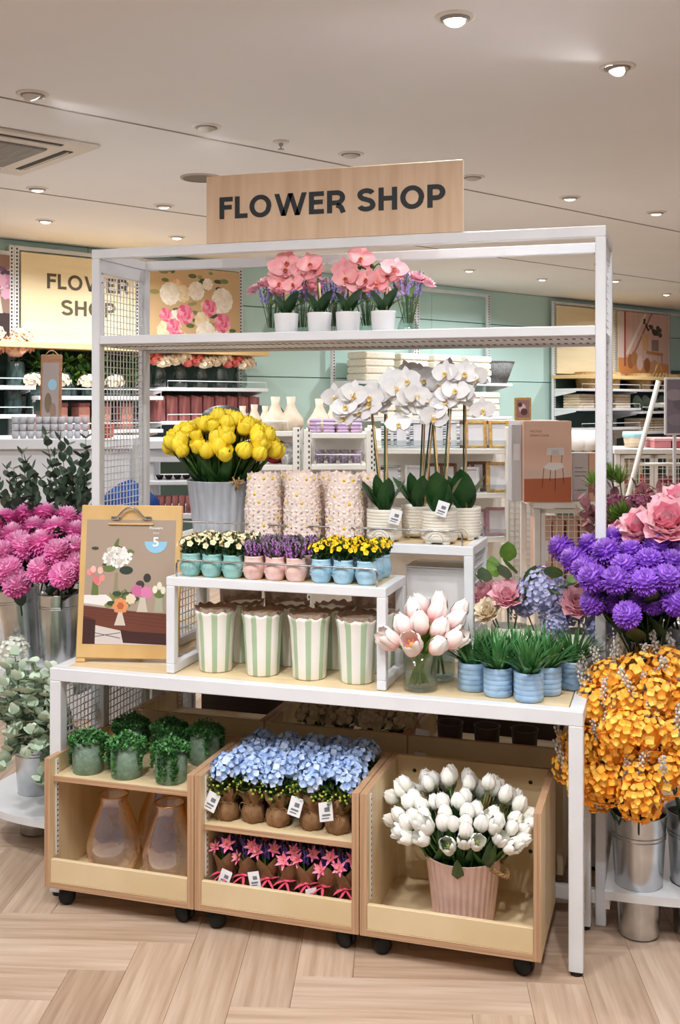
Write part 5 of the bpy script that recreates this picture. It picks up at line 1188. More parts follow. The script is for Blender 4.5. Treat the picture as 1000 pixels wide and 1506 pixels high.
mums([(8, 768, 3.36), (40, 760, 3.40), (66, 757, 3.38), (97, 763, 3.36), (128, 770, 3.38), (-12, 790, 3.25), (20, 788, 3.24), (50, 778, 3.28), (82, 780, 3.24), (112, 786, 3.26), (4, 815, 3.12), (36, 806, 3.16), (62, 800, 3.17), (84, 812, 3.10), (106, 808, 3.15), (28, 800, 3.2),
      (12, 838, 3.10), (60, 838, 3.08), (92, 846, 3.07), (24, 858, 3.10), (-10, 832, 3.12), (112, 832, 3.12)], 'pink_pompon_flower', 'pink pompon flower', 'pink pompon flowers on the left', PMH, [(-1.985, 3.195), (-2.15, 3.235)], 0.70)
PPX = [(826, 806, 3.16), (845, 824, 3.10), (869, 805, 3.18), (861, 838, 3.06), (872, 850, 3.02), (893, 813, 3.10), (904, 795, 3.20), (906, 854, 3.00), (928, 813, 3.10), (918, 835, 3.04), (944, 794, 3.2), (949, 856, 3.0), (954, 827, 3.06), (966, 808, 3.12), (979, 850, 3.02), (987, 827, 3.08), (994, 818, 3.14), (872, 886, 3.04), (922, 904, 2.99), (936, 878, 3.06), (994, 885, 3.03),
       (1006, 845, 3.06), (985, 795, 3.22), (1010, 800, 3.2), (895, 880, 3.08), (960, 885, 3.06), (885, 828, 3.12)]
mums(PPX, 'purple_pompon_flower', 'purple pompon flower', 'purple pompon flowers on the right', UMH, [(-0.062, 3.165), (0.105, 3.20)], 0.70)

# orange blossom branches with silver sprigs
ORA = M('orange_blossom_petal', (255, 192, 66), (248, 152, 38), rough=0.55, scale=40, rand=0.08); ORB = M('amber_blossom_petal', (255, 212, 98), (251, 178, 56), rough=0.55, scale=40); SILV = M('silver_sprig', (226, 223, 216), (196, 190, 182), rough=0.5, scale=50)
def orange_cluster(seed):
    return hydrangea('blossom_cluster', (ORA, ORB), 0.058, 110, 0.0130, seed, -0.85, 1.25, None, 4)
ORC = [orange_cluster(3), orange_cluster(5), orange_cluster(8)]
def sprig():
    g = G(); g.tube([(0, 0, -0.05), (0.004, 0, 0.05)], 0.0014, 4); r = random.Random(4)
    for i in range(22): a = i * 2.4; z = -0.035 + i * 0.004; g.ball(0.0042, (0.007 * math.cos(a) + 0.004 * z / .05, 0.007 * math.sin(a), z), 5, 4, 0, 1.2)
    return g.mesh('silver_sprig', SILV)
SPR = sprig()
OP = [(862, 1100, 3.02, 0), (905, 1105, 2.98, 0), (950, 1080, 2.96, 1), (990, 1085, 3.0, 1), (880, 1045, 3.04, 0), (925, 1040, 3.0, 0), (968, 1030, 3.02, 1), (1002, 1040, 3.05, 1), (900, 1005, 3.08, 0), (945, 1000, 3.06, 1), (985, 990, 3.1, 1), (845, 1128, 3.02, 0), (890, 1150, 2.97, 0), (935, 1145, 2.95, 0), (978, 1140, 2.97, 1), (940, 1175, 2.92, 0), (1003, 1120, 3.0, 1), (918, 1080, 2.94, 0), (870, 1160, 3.0, 0)]
OB = [(RXE + 0.088, 3.15), (RXE + 0.240, 3.205)]
OL = leaf_mesh('orange_leaf', LEAFD, 0.075, 0.03, -0.3, 0.2, 5)
for i, (x, y, v, k) in enumerate(OP):
    h = pv(x, y, v); b = Vector((OB[k][0] + (h.x - OB[k][0]) * 0.2, OB[k][1] + (h.y - OB[k][1]) * 0.15, 0.20))
    t = cut_flower('orange_blossom_branch', 'branch of orange blossom with silver sprigs in the bunch at the right', 'flower', 'orange blossom branches', b, h, ORC[i % 3], U(0.85, 1.05), 0.003, LEAFD, [(OL, 0.62, 1.0), (OL, 0.68, 0.9)], bow=0.15)
    for j in range(2):
        ob('silver_sprig', SPR, t, mat=Matrix.Translation(h - b) @ RZ(U(0, 6)) @ RX(U(-0.6, 0.6)) @ T_(U(-.03, .03), -0.035, 0.055) @ SC(U(0.8, 1.1)), kind='stuff')
for i, (x, y, v) in enumerate(((868, 995, 3.08), (884, 985, 3.1), (920, 978, 3.1), (972, 965, 3.1), (828, 1085, 3.02), (862, 1010, 3.05))):       # stray buds and sprigs
    h = pv(x, y, v); k = OB[0]
    t = cut_flower('orange_bud_stem', 'loose orange bud with silver sprig above the orange bunch', 'flower', 'loose orange buds', (k[0], k[1], 0.25), h, tulip_head('bud', ORB, R=0.010, H=0.024, op=0.5), 1.0, 0.002, LEAFD)
    ob('silver_sprig', SPR, t, mat=Matrix.Translation(h - Vector((k[0], k[1], 0.25))) @ T_(-0.012, -0.01, 0.02) @ RY(-0.35), kind='stuff')

# eucalyptus branches
PEU = MG('pale_eucalyptus_leaf', [(0.0, (176, 200, 174)), (0.7, (202, 218, 196)), (1.0, (230, 236, 214))], 1, 0.0, 0.045, rough=0.6, rand=0.12)
DEU = M('dark_eucalyptus_leaf', (92, 114, 94), (66, 86, 70), rough=0.5, scale=30, rand=0.2)
EUL = leaf_mesh('pale_eucalyptus_leaf', PEU, 0.046, 0.048, 0.35, 0.18, 5, 0.72, 0.0, 0.5); EUD = leaf_mesh('dark_eucalyptus_leaf', DEU, 0.048, 0.038, 0.3, 0.2, 4, 0.75, 0.0, 0.55)
BARK = M('twig', (104, 98, 70), (84, 84, 56), rough=0.6)
def euc(lab, grp, b, h, lm, n, t0, ls, name='eucalyptus_branch', bow=0.1, drop=0.0, el=(-0.35, 0.9)):
    b, h = Vector(b), Vector(h); d = h - b; t = thing(name, lab, 'branch', b, group=grp)
    pts = bez((0, 0, 0), (d.x * bow, d.y * bow, d.z * (0.7 if bow < 0.5 else 0.45) + drop), d, 10); ob('twig', G().tube(pts, 0.0028, 5, taper=0.4).mesh('twig', BARK), t)
    for i in range(n):
        q = t0 + (1 - t0) * i / (n - 1); k = min(9, int(q * 10)); p = pts[k].lerp(pts[k + 1], q * 10 - k)
        for s in (0, 1): ob('leaf', lm, t, mat=Matrix.Translation(p) @ RZ(i * 1.4 + s * PI + U(-.3, .3)) @ RX(U(*el)) @ SC(ls * (1.15 - 0.45 * q) * U(0.85, 1.1)))
    return t
PE = [(10, 985, 2.99), (35, 985, 2.98), (60, 1005, 2.98), (25, 1000, 2.96), (48, 975, 2.99), (5, 1010, 2.97), (70, 1025, 2.96), (15, 1025, 2.98), (48, 1040, 2.97), (78, 1045, 3.02), (25, 1075, 2.98), (60, 1080, 2.98), (5, 1060, 3.05), (38, 1115, 2.96), (68, 1130, 2.97), (12, 1105, 3.0), (60, 1155, 2.96), (50, 1000, 2.97), (30, 1040, 2.99), (66, 1060, 2.96), (82, 1030, 2.93), (90, 1040, 2.90), (72, 985, 2.95), (84, 1055, 2.92), (78, 1010, 2.95), (80, 1075, 2.92), (45, 1080, 2.94), (20, 1050, 2.97), (40, 1020, 2.96), (15, 1085, 2.95), (55, 1105, 2.94), (-15, 1020, 2.98), (22, 965, 3.0), (2, 1135, 2.99)]
for i, (x, y, v) in enumerate(PE):
    h = pv(x, y, v); bb = (LXE - 0.11, 3.245) if x > 25 else (LXE - 0.28, 3.275)
    euc('pale green round leaved eucalyptus branch in the bunch at the left edge', 'pale eucalyptus branches', (bb[0], bb[1], 0.26), h, EUL, 10, 0.30, 1.18, bow=0.8, drop=0.10 if y > 1040 else 0.06, el=(0.1, 1.35))
DE = [(10, 690, 3.44), (32, 668, 3.46), (48, 690, 3.42), (66, 640, 3.46), (80, 672, 3.42), (100, 655, 3.45), (118, 672, 3.44), (126, 645, 3.47), (24, 705, 3.40), (60, 705, 3.40), (92, 700, 3.40), (115, 702, 3.40), (2, 720, 3.40), (40, 722, 3.38), (78, 722, 3.38), (-12, 700, 3.44), (20, 735, 3.38), (55, 738, 3.37), (95, 735, 3.38), (118, 735, 3.38), (70, 690, 3.44), (105, 685, 3.44), (38, 680, 3.45), (88, 648, 3.47), (20, 690, 3.45), (122, 690, 3.43)]
for i, (x, y, v) in enumerate(DE):
    h = pv(x, y, v); bb = (-2.02, 3.45) if x > 55 else (-2.19, 3.45)
    euc('dark green eucalyptus branch in the bunch behind the pink flowers', 'dark eucalyptus branches', (bb[0], bb[1], 0.78), h, EUD, 14, 0.2, 1.15, el=(0.2, 1.35), bow=0.55)
WHY = hydrangea('white_head', (M('white_hydrangea_petal', (240, 240, 230), (226, 228, 214), rough=0.6, scale=40),), 0.06, 60, 0.014, 21, -0.2, 0.8)
cut_flower('white_hydrangea', 'single white hydrangea bloom above the pale eucalyptus at the left edge', 'flower', None, (LXE - 0.28, 3.275, 0.25), pv(18, 958, 3.14), WHY, 0.9, 0.003)

# burgundy foliage and peonies on the right
BURG = M('burgundy_leaf', (196, 136, 140), (150, 92, 100), rough=0.55, scale=30, rand=0.2); BUL = leaf_mesh('burgundy_leaf', BURG, 0.045, 0.036, 0.3, 0.2, 4, 0.75, 0.0, 0.5)
PINE = G()
for i in range(46): PINE.petal(0.065, 0.007, 0.2, 0.2, 2, 0.6, 0.5, 0, RZ(i * 2.4) @ RX(0.4 + 1.1 * (i / 46)))
PINE = PINE.mesh('pine_tuft', LEAFL); PLM = hydrangea('plum_head', (M('plum_floret', (158, 84, 112), (126, 60, 88), rough=0.6, scale=50),), 0.03, 40, 0.006, 3, -0.1, 0.8)
for i, (x, y, v) in enumerate(((850, 735, 3.42), (862, 752, 3.42), (872, 722, 3.46), (925, 735, 3.44), (948, 725, 3.46), (972, 745, 3.42), (988, 718, 3.46), (940, 760, 3.40), (905, 770, 3.40), (960, 770, 3.38), (1005, 740, 3.44), (856, 775, 3.40), (900, 720, 3.46), (912, 745, 3.43), (935, 715, 3.47), (958, 740, 3.43), (980, 760, 3.40), (995, 725, 3.45), (918, 780, 3.38), (945, 745, 3.41), (968, 722, 3.46), (895, 755, 3.42), (880, 760, 3.42), (850, 755, 3.43), (930, 770, 3.38))):
    h = pv(x, y, v); euc('burgundy leaved branch in the bunch behind the purple flowers', 'burgundy branches', (-0.11 if x < 930 else 0.03, 3.44 if x < 930 else 3.40, 0.78), h, BUL, 9, 0.4, 1.15, 'burgundy_branch', el=(0.3, 1.4))
for i, (x, y, v, m) in enumerate(((912, 712, 3.40, 0), (920, 762, 3.34, 0), (903, 738, 3.38, 1), (925, 742, 3.36, 1), (878, 718, 3.5, 0), (908, 768, 3.36, 0), (900, 708, 3.42, 0), (940, 738, 3.36, 1))):
    cut_flower('pine_tuft' if m == 0 else 'plum_flower', ('green needle tuft' if m == 0 else 'plum coloured flower head') + ' in the burgundy bunch behind the purple flowers', 'flower', 'fillers in the burgundy bunch', (-0.11, 3.44, 0.78), pv(x, y, v), PINE if m == 0 else PLM, 1.0, 0.002, LEAFD)
PEB = peony('large_peony', (PK1, PK2, M('rose_petal', (244, 160, 178), (236, 136, 160), rough=0.55, scale=40)), 0.085, 8)
for i, (x, y, v, s, lab) in enumerate(((985, 778, 3.16, 1.2, 'large pink peony at the right edge above the purple flowers'), (946, 784, 3.2, 1.0, 'large pink peony half hidden behind the purple flowers'), (1000, 752, 3.24, 1.1, 'upper pink peony touching the right picture edge'), (915, 790, 3.26, 0.7, 'small pink peony low behind the purple flowers beside the post'))):
    cut_flower('pink_peony', lab, 'flower', 'pink peonies on the right', (0.03, 3.40, 0.72), pv(x, y, v), PEB, s, 0.004, LEAFD, bow=0.3)
# ---------------------------------------------------------------- wall bays behind the stand
CREAMP = M('pale_ply_panel', (243, 228, 192), (238, 220, 180), rough=0.5, scale=(2, 2, 18), detail=4); CORN = M('cornice_ply', (232, 202, 146), (222, 188, 128), rough=0.5, scale=(3, 3, 30))
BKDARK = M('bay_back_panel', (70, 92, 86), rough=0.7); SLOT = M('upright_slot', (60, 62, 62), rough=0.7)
def wthing(name, lab, cat, a, b, z=0.0, group=None, rz=0.0): return thing(name, lab, cat, wall(a, b, z), WROT + rz, group)
AX = {x: pw(x, 480, 0.10)[0] for x in (-150, 22, 206, 358, 490, 614, 722, 815, 905, 985, 1075)}
g = G(); g.box(-0.018, 0.018, -0.03, 0, 0, 2.645); UPR = g.mesh('upright', WHITE)
g = G()
for i in range(96): g.box(-0.006, 0.006, -0.0312, -0.028, 0.03 + i * 0.0272, 0.045 + i * 0.0272)
USL = g.mesh('upright_slots', SLOT)
def bay(lab, x0, x1, header=None, top=2.645, zs=(), depth=0.40, dark=False, cornice=False, cz=1.915, rail=True):
    a0, a1 = AX[x0], AX[x1]; w = a1 - a0; t = wthing('shelving_bay', lab, 'shelving', a0, 0.06, 0, 'wall shelving bays')
    for a in (0.02, w - 0.02):
        u = ob('upright', UPR, t, loc=(a, 0, 0)); ob('upright_slots', USL, u, kind='stuff')
    ob('top_bar', G().box(0.0, w, -0.028, 0, top - 0.03, top).mesh('top_bar', WHITE), t)
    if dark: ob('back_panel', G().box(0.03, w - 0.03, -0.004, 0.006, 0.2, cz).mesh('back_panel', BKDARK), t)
    if cornice: ob('cornice', G().bbox(0.0, w, -depth, -0.005, cz - 0.028, cz + 0.012, 0.002).mesh('cornice', CORN), t)
    for z in zs:
        s = ob('shelf_board', G().bbox(0.012, w - 0.012, -depth, -0.032, z - 0.028, z, 0.002).mesh('shelf_board', WHITE), t)
        for a in (0.02, w - 0.02): ob('bracket', G().prism([(-0.032, z - 0.09), (-0.032, z - 0.028), (-depth * 0.8, z - 0.028), (-depth * 0.8, z - 0.04)], -0.004, 0.004, mat=T_(a, 0, 0) @ Matrix(((0, 0, 1, 0), (1, 0, 0, 0), (0, 1, 0, 0), (0, 0, 0, 1)))).mesh('bracket', WHITE), s)
        if rail: ob('front_rail', G().tube([(0.03, -depth + 0.006, z), (0.03, -depth + 0.006, z + 0.05), (w - 0.03, -depth + 0.006, z + 0.05), (w - 0.03, -depth + 0.006, z)], 0.004, 5).mesh('front_rail', WHITE), s)
    if header:
        hp = ob('header_panel', G().bbox(0.045, w - 0.045, -0.05, -0.032, cz + 0.03, top - 0.045, 0.002).mesh('header_panel', CREAMP), t)
        return t, w, hp
    return t, w, None
HZ0, HZ1 = 1.945, 2.60
t0_, w0_, hp0 = bay('wall bay at the left edge with a dark flower photo header', -150, 22, True, zs=(1.62, 1.42, 1.2), dark=True, cornice=True, top=2.60)
t1, w1, hp1 = bay('wall bay with the cream flower shop header panel, left of the frame', 22, 206, True, zs=(1.55, 1.30), dark=True, cornice=True)
t2, w2, hp2 = bay('wall bay with the big rose bouquet photo header', 206, 358, True, zs=(1.62, 1.36, 1.12), dark=True, cornice=True)
stroke_text('lettering', 'FLOWER', w1 * 0.66, 0.118, M('grey_brown_ink', (92, 82, 66), rough=0.6), hp1, T_(w1 * 0.235, -0.0505, 2.345) @ FRONT, t=0.19)['kind'] = 'stuff'
stroke_text('lettering', 'SHOP', w1 * 0.44, 0.118, MATS['grey_brown_ink'], hp1, T_(w1 * 0.345, -0.0505, 2.155) @ FRONT, t=0.19)['kind'] = 'stuff'
r = random.Random(8); S = []; W_, H_ = w2 - 0.09, 0.66
for i in range(40): S.append(('e', W_ * (0.5 + r.uniform(-0.42, 0.42)), H_ * (0.55 + r.uniform(-0.35, 0.42)), r.uniform(0.02, 0.05), r.uniform(0.012, 0.022), r.choice(((96, 110, 70), (126, 136, 88), (70, 84, 62), (160, 150, 96)))))
def bloom(cx, cy, rad, cols, n=9):
    for k in range(3):
        for j in range(n - 2 * k):
            a = 2 * PI * j / (n - 2 * k) + k * 0.4; q = rad * (0.66 - 0.26 * k)
            S.append(('e', cx + q * math.cos(a), cy + q * math.sin(a), rad * (0.34 - 0.06 * k), rad * (0.34 - 0.06 * k), cols[(j + k) % len(cols)]))
    S.append(('e', cx, cy, rad * 0.16, rad * 0.16, cols[-1]))
WHS, CRS, PKS, PCH = ((250, 244, 234), (238, 228, 212), (244, 236, 222)), ((244, 228, 196), (232, 210, 172), (238, 220, 184)), ((246, 164, 186), (234, 122, 152), (240, 144, 170), (222, 96, 132)), ((246, 214, 180), (236, 186, 140))
for i in range(16): bloom(W_ * (0.48 + r.uniform(-0.36, 0.34)), H_ * (0.5 + r.uniform(-0.42, 0.34)), r.uniform(0.05, 0.08), r.choice((WHS, CRS, PCH, CRS)))
for cx, cy, q in ((0.24, 0.66, 0.095), (0.62, 0.20, 0.10), (0.80, 0.62, 0.11), (0.52, 0.72, 0.08)): bloom(W_ * cx, H_ * cy, q, WHS, 13)
for cx, cy, q in ((0.40, 0.42, 0.085), (0.66, 0.52, 0.075), (0.80, 0.34, 0.085), (0.28, 0.26, 0.07), (0.36, 0.09, 0.075), (0.20, 0.40, 0.06)): bloom(W_ * cx, H_ * cy, q, PKS)
art(hp2, 'photo_print', W_, H_, S, T_(0.045, -0.0515, HZ0) @ FRONT, (206, 176, 134))
S = []; w0h = w0_ - 0.09
S.append(('p', [(0, 0), (w0h, 0), (w0h, 0.2), (0, 0.26)], (58, 42, 42)))
for i in range(24): S.append(('f', w0h * 0.86 + r.uniform(-0.14, 0.12), 0.40 + r.uniform(-0.06, 0.1), 0.04, 7, r.choice(((196, 140, 176), (220, 170, 196), (80, 64, 84), (120, 88, 120), (240, 226, 224)))))
S += [('p', [(w0h * 0.8, 0.2), (w0h * 0.93, 0.2), (w0h * 0.9, 0.34), (w0h * 0.84, 0.34)], (216, 200, 186))]
art(hp0, 'photo_print', w0h, 0.62, S, T_(0.045, -0.0515, HZ0) @ FRONT, (150, 120, 108))
for i, (x0, x1) in enumerate(((490, 614), (614, 722))): bay('open white wall bay %s with towels' % ('left' if i == 0 else 'right'), x0, x1, None, zs=(1.70, 1.36), depth=0.34, rail=False)
t6, w6, hp6 = bay('wall bay with a plain pale wood header behind the right post', 815, 905, True, zs=(1.66, 1.44, 1.22), dark=True, cornice=True, cz=1.80)
t7, w7, hp7 = bay('wall bay with a photo of plants on a stair header at the right', 905, 985, True, zs=(1.66, 1.40, 1.16), dark=True, cornice=True, cz=1.80)
t8, w8, hp8 = bay('wall bay with wood header cut by the right picture edge', 985, 1075, None, zs=(1.60, 1.30), dark=True)
S = []; W_, H_ = w7 - 0.09, 0.76
S += [('p', [(0, 0), (W_, 0), (W_, 0.14), (0, 0.22)], (224, 150, 92)), ('p', [(0.0, 0.2), (0.16, 0.2), (0.16, H_), (0.0, H_)], (236, 214, 204))]
for k in range(7): S.append(('p', [(0.2 + k * 0.11, 0.2), (0.21 + k * 0.11, 0.2), (0.21 + k * 0.11, H_), (0.2 + k * 0.11, H_)], (206, 170, 160)))
S += [('p', [(0.14, 0.24), (0.2, 0.24), (0.62, H_), (0.56, H_)], (240, 226, 216)), ('p', [(0.3, 0.24), (0.34, 0.24), (0.74, H_), (0.7, H_)], (170, 120, 104)), ('p', [(0.12, 0.1), (0.16, 0.1), (0.16, H_), (0.12, H_)], (170, 90, 70))]
S += [('p', [(0.52, 0.3), (0.64, 0.3), (0.66, 0.5), (0.5, 0.5)], (222, 176, 124)), ('p', [(0.72, 0.30), (0.88, 0.30), (0.88, 0.44), (0.72, 0.44)], (150, 130, 120)), ('p', [(0.6, 0.26), (0.98, 0.24), (0.98, 0.28), (0.6, 0.30)], (196, 138, 90)), ('p', [(0.94, 0.02), (0.97, 0.02), (0.97, 0.25), (0.94, 0.25)], (196, 150, 110))]
for i in range(12): S.append(('e', 0.80 + r.uniform(-0.1, 0.12), 0.50 + r.uniform(-0.05, 0.1), 0.045, 0.03, r.choice(((60, 56, 44), (84, 74, 52)))))
for i in range(6): S.append(('e', 0.6 + r.uniform(-0.06, 0.1), 0.60 + r.uniform(-0.05, 0.08), 0.03, 0.018, (70, 60, 48)))
for cx, cy, c in ((0.26, 0.16, (176, 116, 70)), (0.34, 0.20, (190, 132, 86)), (0.62, 0.12, (160, 108, 70)), (0.46, 0.14, (236, 206, 200)), (0.78, 0.1, (206, 160, 120))): S.append(('e', cx, cy, 0.07, 0.09, c))
art(hp7, 'photo_print', W_, H_, S, T_(0.045, -0.0515, 1.845) @ FRONT, (226, 190, 178))

# ---------------------------------------------------------------- goods on the wall bays
def lathe_mesh(name, prof, mat, n=20, wob=None): return G().lathe(prof, n, caps=False, wob=wob).mesh(name, mat)
def wpx(x, y, b):                                        # where a goods item stands: wall coordinates from a pixel
    return pw(x, y, b)
SM = leaf_mesh('sprig_leaf', LEAFG, 0.07, 0.03, 0.4, 0.3, 4); APR = M('apricot_petal', (248, 200, 168), (240, 176, 140), rough=0.6, scale=30); COR2 = M('coral_petal', (240, 140, 124), (226, 110, 100), rough=0.6)
HA = hydrangea('apricot_head', (APR,), 0.11, 60, 0.034, 5, -0.2, 0.8); HC_ = hydrangea('cream_head_small', (CRP,), 0.066, 34, 0.025, 6, -0.2, 0.8); HR = hydrangea('coral_head', (COR2,), 0.066, 34, 0.025, 7, -0.2, 0.8)
TINT = glass('smoky_glass', (216, 226, 222), 0.04, 0.05); DKGL = M('dark_ribbed_glass', (40, 56, 54), (64, 84, 80), rough=0.2, scale=(60, 60, 8))
JAR = lathe_mesh('jar', [(0.0005, 0.0), (0.05, 0.0), (0.062, 0.03), (0.062, 0.11), (0.045, 0.14), (0.05, 0.155)], TINT)
JARD = lathe_mesh('jar', [(0.0005, 0.0), (0.055, 0.0), (0.065, 0.03), (0.065, 0.15), (0.055, 0.17)], DKGL)
def posy_jar(lab, a, b, z, heads, jar, group):
    t = wthing('flower_jar', lab, 'flower vase', a, b, z, group); ob('jar', jar, t)
    for m, dx, dy, dz in heads: ob('flower_head', m, t, loc=(dx, dy, dz))
    for i in range(9): ob('leaf', SM, t, mat=T_(U(-.03, .03), U(-.03, .03), 0.15 + U(0, 0.1)) @ RZ(U(0, 6.28)) @ RX(U(0.1, 1.1)) @ SC(U(0.8, 1.3)))
for i in range(5):
    a = 1.16 + i * 0.195; posy_jar('%s jar of coral and cream flowers from the left under the rose photo' % ORD[i], a, 0.30, 1.62, [((HR, HC_)[i % 2], -0.06, -0.03, 0.21), ((HC_, HR)[i % 2], 0.055, -0.03, 0.20), (HC_, 0.0, -0.05, 0.24 if i % 2 else 0.19)], JAR, 'flower jars under the rose photo')
for i in range(4):
    a = -0.62 + i * 0.20; posy_jar('%s jar of apricot hydrangea from the left at the left wall' % ORD[i], a, 0.30, 1.62, [(HA, 0, 0, 0.26), (HC_, 0.06, 0.03, 0.36)], JARD, 'apricot flower jars on the left wall')
for i in range(4):
    a = 0.12 + i * 0.22; posy_jar('%s trailing green plant from the left under the cream header panel' % ORD[i], a, 0.30, 1.55, [(HC_, -0.04, -0.05, 0.10)], JARD, 'green plants under the cream header')
    for k in range(26): pass
GRB = G(); rq = random.Random(3)
for i in range(120): GRB.petal(0.07, 0.035, 0.3, 0.3, 3, 0.8, 0.3, rq.choice((0, 1)), T_(rq.uniform(-.11, .11), rq.uniform(-.08, .06), rq.uniform(0.0, 0.24)) @ RZ(rq.uniform(0, 6.28)) @ RX(rq.uniform(-0.5, 1.1)))
GRB = GRB.mesh('bushy_foliage', LEAFL, LEAFG)
for i in range(4):
    t = wthing('bushy_plant', '%s bushy artificial plant from the left behind the frame mesh' % ORD[i], 'plant', 0.22 + i * 0.22, 0.26, 1.5505, 'bushy plants under the cream header'); ob('foliage', GRB, t, loc=(0, 0, 0.05), kind='stuff'); ob('pot', JARD, t, scale=0.6)
for i in range(6):
    t = wthing('dark_jar', '%s dark ribbed glass jar from the left on the left wall' % ORD[i], 'jar', -0.72 + i * 0.17, 0.30, 1.42, 'dark jars on the left wall'); ob('jar_body', JARD, t); ob('lid', lathe_mesh('lid', [(0.0005, 0.185), (0.05, 0.182), (0.06, 0.17)], M('dark_lid', (34, 40, 40), rough=0.3)), t)
PKST = M('dusty_pink_fabric', (176, 110, 104), (132, 76, 76), rough=0.85, scale=(60, 4, 4)); TERR = M('terracotta_pink', (214, 150, 134), (200, 132, 116), rough=0.7)
for i in range(9):
    t = wthing('folded_fabric', '%s dusty pink folded fabric from the left below the flower jars' % ORD[i], 'fabric', 1.13 + i * 0.115, 0.26, 1.36, 'dusty pink fabrics under the rose photo')
    for k in range(3): ob('fold', G().bbox(-0.05, -0.05 + 0.031 * k + 0.03, -0.11, 0.11, 0, 0.20 - 0.006 * k, 0.006).mesh('fold', PKST), t, loc=(0.001 * k, -0.002 * k, 0))
for i in range(5):
    t = wthing('pink_candle_box', '%s tall terracotta pink box from the left seen through the wire side' % ORD[i], 'box', 0.15 + i * 0.18, 0.26, 1.30, 'terracotta boxes under the cream header')
    ob('box_body', G().bbox(-0.045, 0.045, -0.06, 0.06, 0, 0.17, 0.004).mesh('box_body', TERR), t); ob('box_lid', G().bbox(-0.047, 0.047, -0.062, 0.062, 0.1705, 0.20, 0.004).mesh('box_lid', PKST), t)
TOW = M('cream_towel', (244, 238, 222), (232, 224, 204), rough=0.95, scale=60, bump=0.5, bscale=120); TOWG = M('grey_woven', (120, 120, 118), (92, 92, 92), rough=0.9, scale=(80, 80, 20))
def towel(lab, a, b, z, w, h, m=TOW, n=4):
    t = wthing('folded_towel', lab, 'towel', a, b, z, 'folded towels on the wall'); hh = h / n
    for k in range(n): ob('fold', G().bbox(-w / 2, w / 2, -0.13, 0.13, k * hh + 0.001, (k + 1) * hh - 0.001, min(0.012, hh * 0.35)).mesh('fold', m), t, loc=(0.004 * (k % 2), -0.004 * (k % 2), 0))
AO = AX[490]
for i in range(4): towel('%s cream towel stack from the left on the upper wall shelf' % ORD[i], AO + 0.34 + i * 0.46, 0.24, 1.70, 0.38, 0.27)
for i in range(4): towel('%s cream towel stack from the left on the lower wall shelf' % ORD[i], AO + 0.34 + i * 0.50, 0.24, 1.36, 0.40, 0.25)
t = wthing('grey_basket', 'grey woven tapered basket standing on the upper towel shelf', 'basket', AO + 2.08, 0.26, 1.70)
ob('basket_body', G().lathe([(0.0005, 0.0), (0.13, 0.0), (0.21, 0.22), (0.20, 0.22), (0.12, 0.01), (0.0005, 0.01)], 20, caps=False).mesh('basket_body', TOWG), t); ob('basket_rim', G().lathe([(0.205, 0.215), (0.216, 0.222), (0.205, 0.23), (0.198, 0.222), (0.205, 0.215)], 20, caps=False).mesh('basket_rim', TOWG), t)
# goods on the right hand bays
WICK = M('wicker', (206, 172, 116), (176, 138, 86), rough=0.8, scale=(40, 40, 60)); LINEN = M('linen', (222, 206, 182), (200, 178, 150), rough=0.9, scale=(10, 10, 80)); GRNW = M('grey_green_glaze', (140, 156, 140), (110, 130, 116), rough=0.5)
a6 = AX[815]; a7 = AX[905]
BASK = lathe_mesh('basket_body', [(0.0005, 0.0), (0.13, 0.0), (0.15, 0.18), (0.14, 0.18), (0.12, 0.01), (0.0005, 0.01)], WICK, 16, lambda a, k, r, z: (0.004 * math.cos(16 * a), 0))
for i, (a, z) in enumerate(((a6 + 0.42, 1.66), (a6 + 0.80, 1.66), (a7 + 0.25, 1.66), (a7 + 0.95, 1.66))):
    t = wthing('wicker_basket', '%s wicker basket from the left on the top shelf of the right wall' % ORD[i], 'basket', a, 0.26, z, 'wicker baskets on the right wall'); ob('basket_body', BASK, t); ob('basket_rim', lathe_mesh('basket_rim', [(0.145, 0.175), (0.156, 0.182), (0.147, 0.192), (0.138, 0.182), (0.145, 0.175)], WICK, 16), t)
t = wthing('rattan_lantern', 'open rattan lantern with holes and curved handle on the right wall shelf', 'lantern', a7 + 0.62, 0.30, 1.66)
g = G()
for k in range(14):
    a = k * PI / 7; g.tube([(0.09 * math.cos(a), 0.09 * math.sin(a), 0), (0.13 * math.cos(a + .4), 0.13 * math.sin(a + .4), 0.10), (0.09 * math.cos(a + .8), 0.09 * math.sin(a + .8), 0.20)], 0.012, 5)
ob('lattice', g.mesh('lattice', WICK), t, kind='stuff'); ob('handle', G().tube(bez((-0.09, 0, 0.2), (0, 0, 0.42), (0.09, 0, 0.2), 8), 0.009, 6).mesh('handle', WICK), t)
for i in range(5):
    t = wthing('linen_stack', '%s stack of folded linen from the left on the right wall' % ORD[i], 'linen', a6 + 0.24 + (i % 3) * 0.36 if i < 3 else a7 + 0.25 + (i - 3) * 0.32, 0.26, 1.44 if i < 3 else 1.16, 'linen stacks on the right wall')
    for k in range(5): ob('fold', G().bbox(-0.15, 0.15, -0.11, 0.11, k * 0.032, k * 0.032 + 0.03, 0.008).mesh('fold', LINEN), t)
BOWL = lathe_mesh('bowl_body', [(0.0005, 0), (0.04, 0), (0.09, 0.07), (0.085, 0.07), (0.035, 0.008), (0.0005, 0.008)], GRNW)
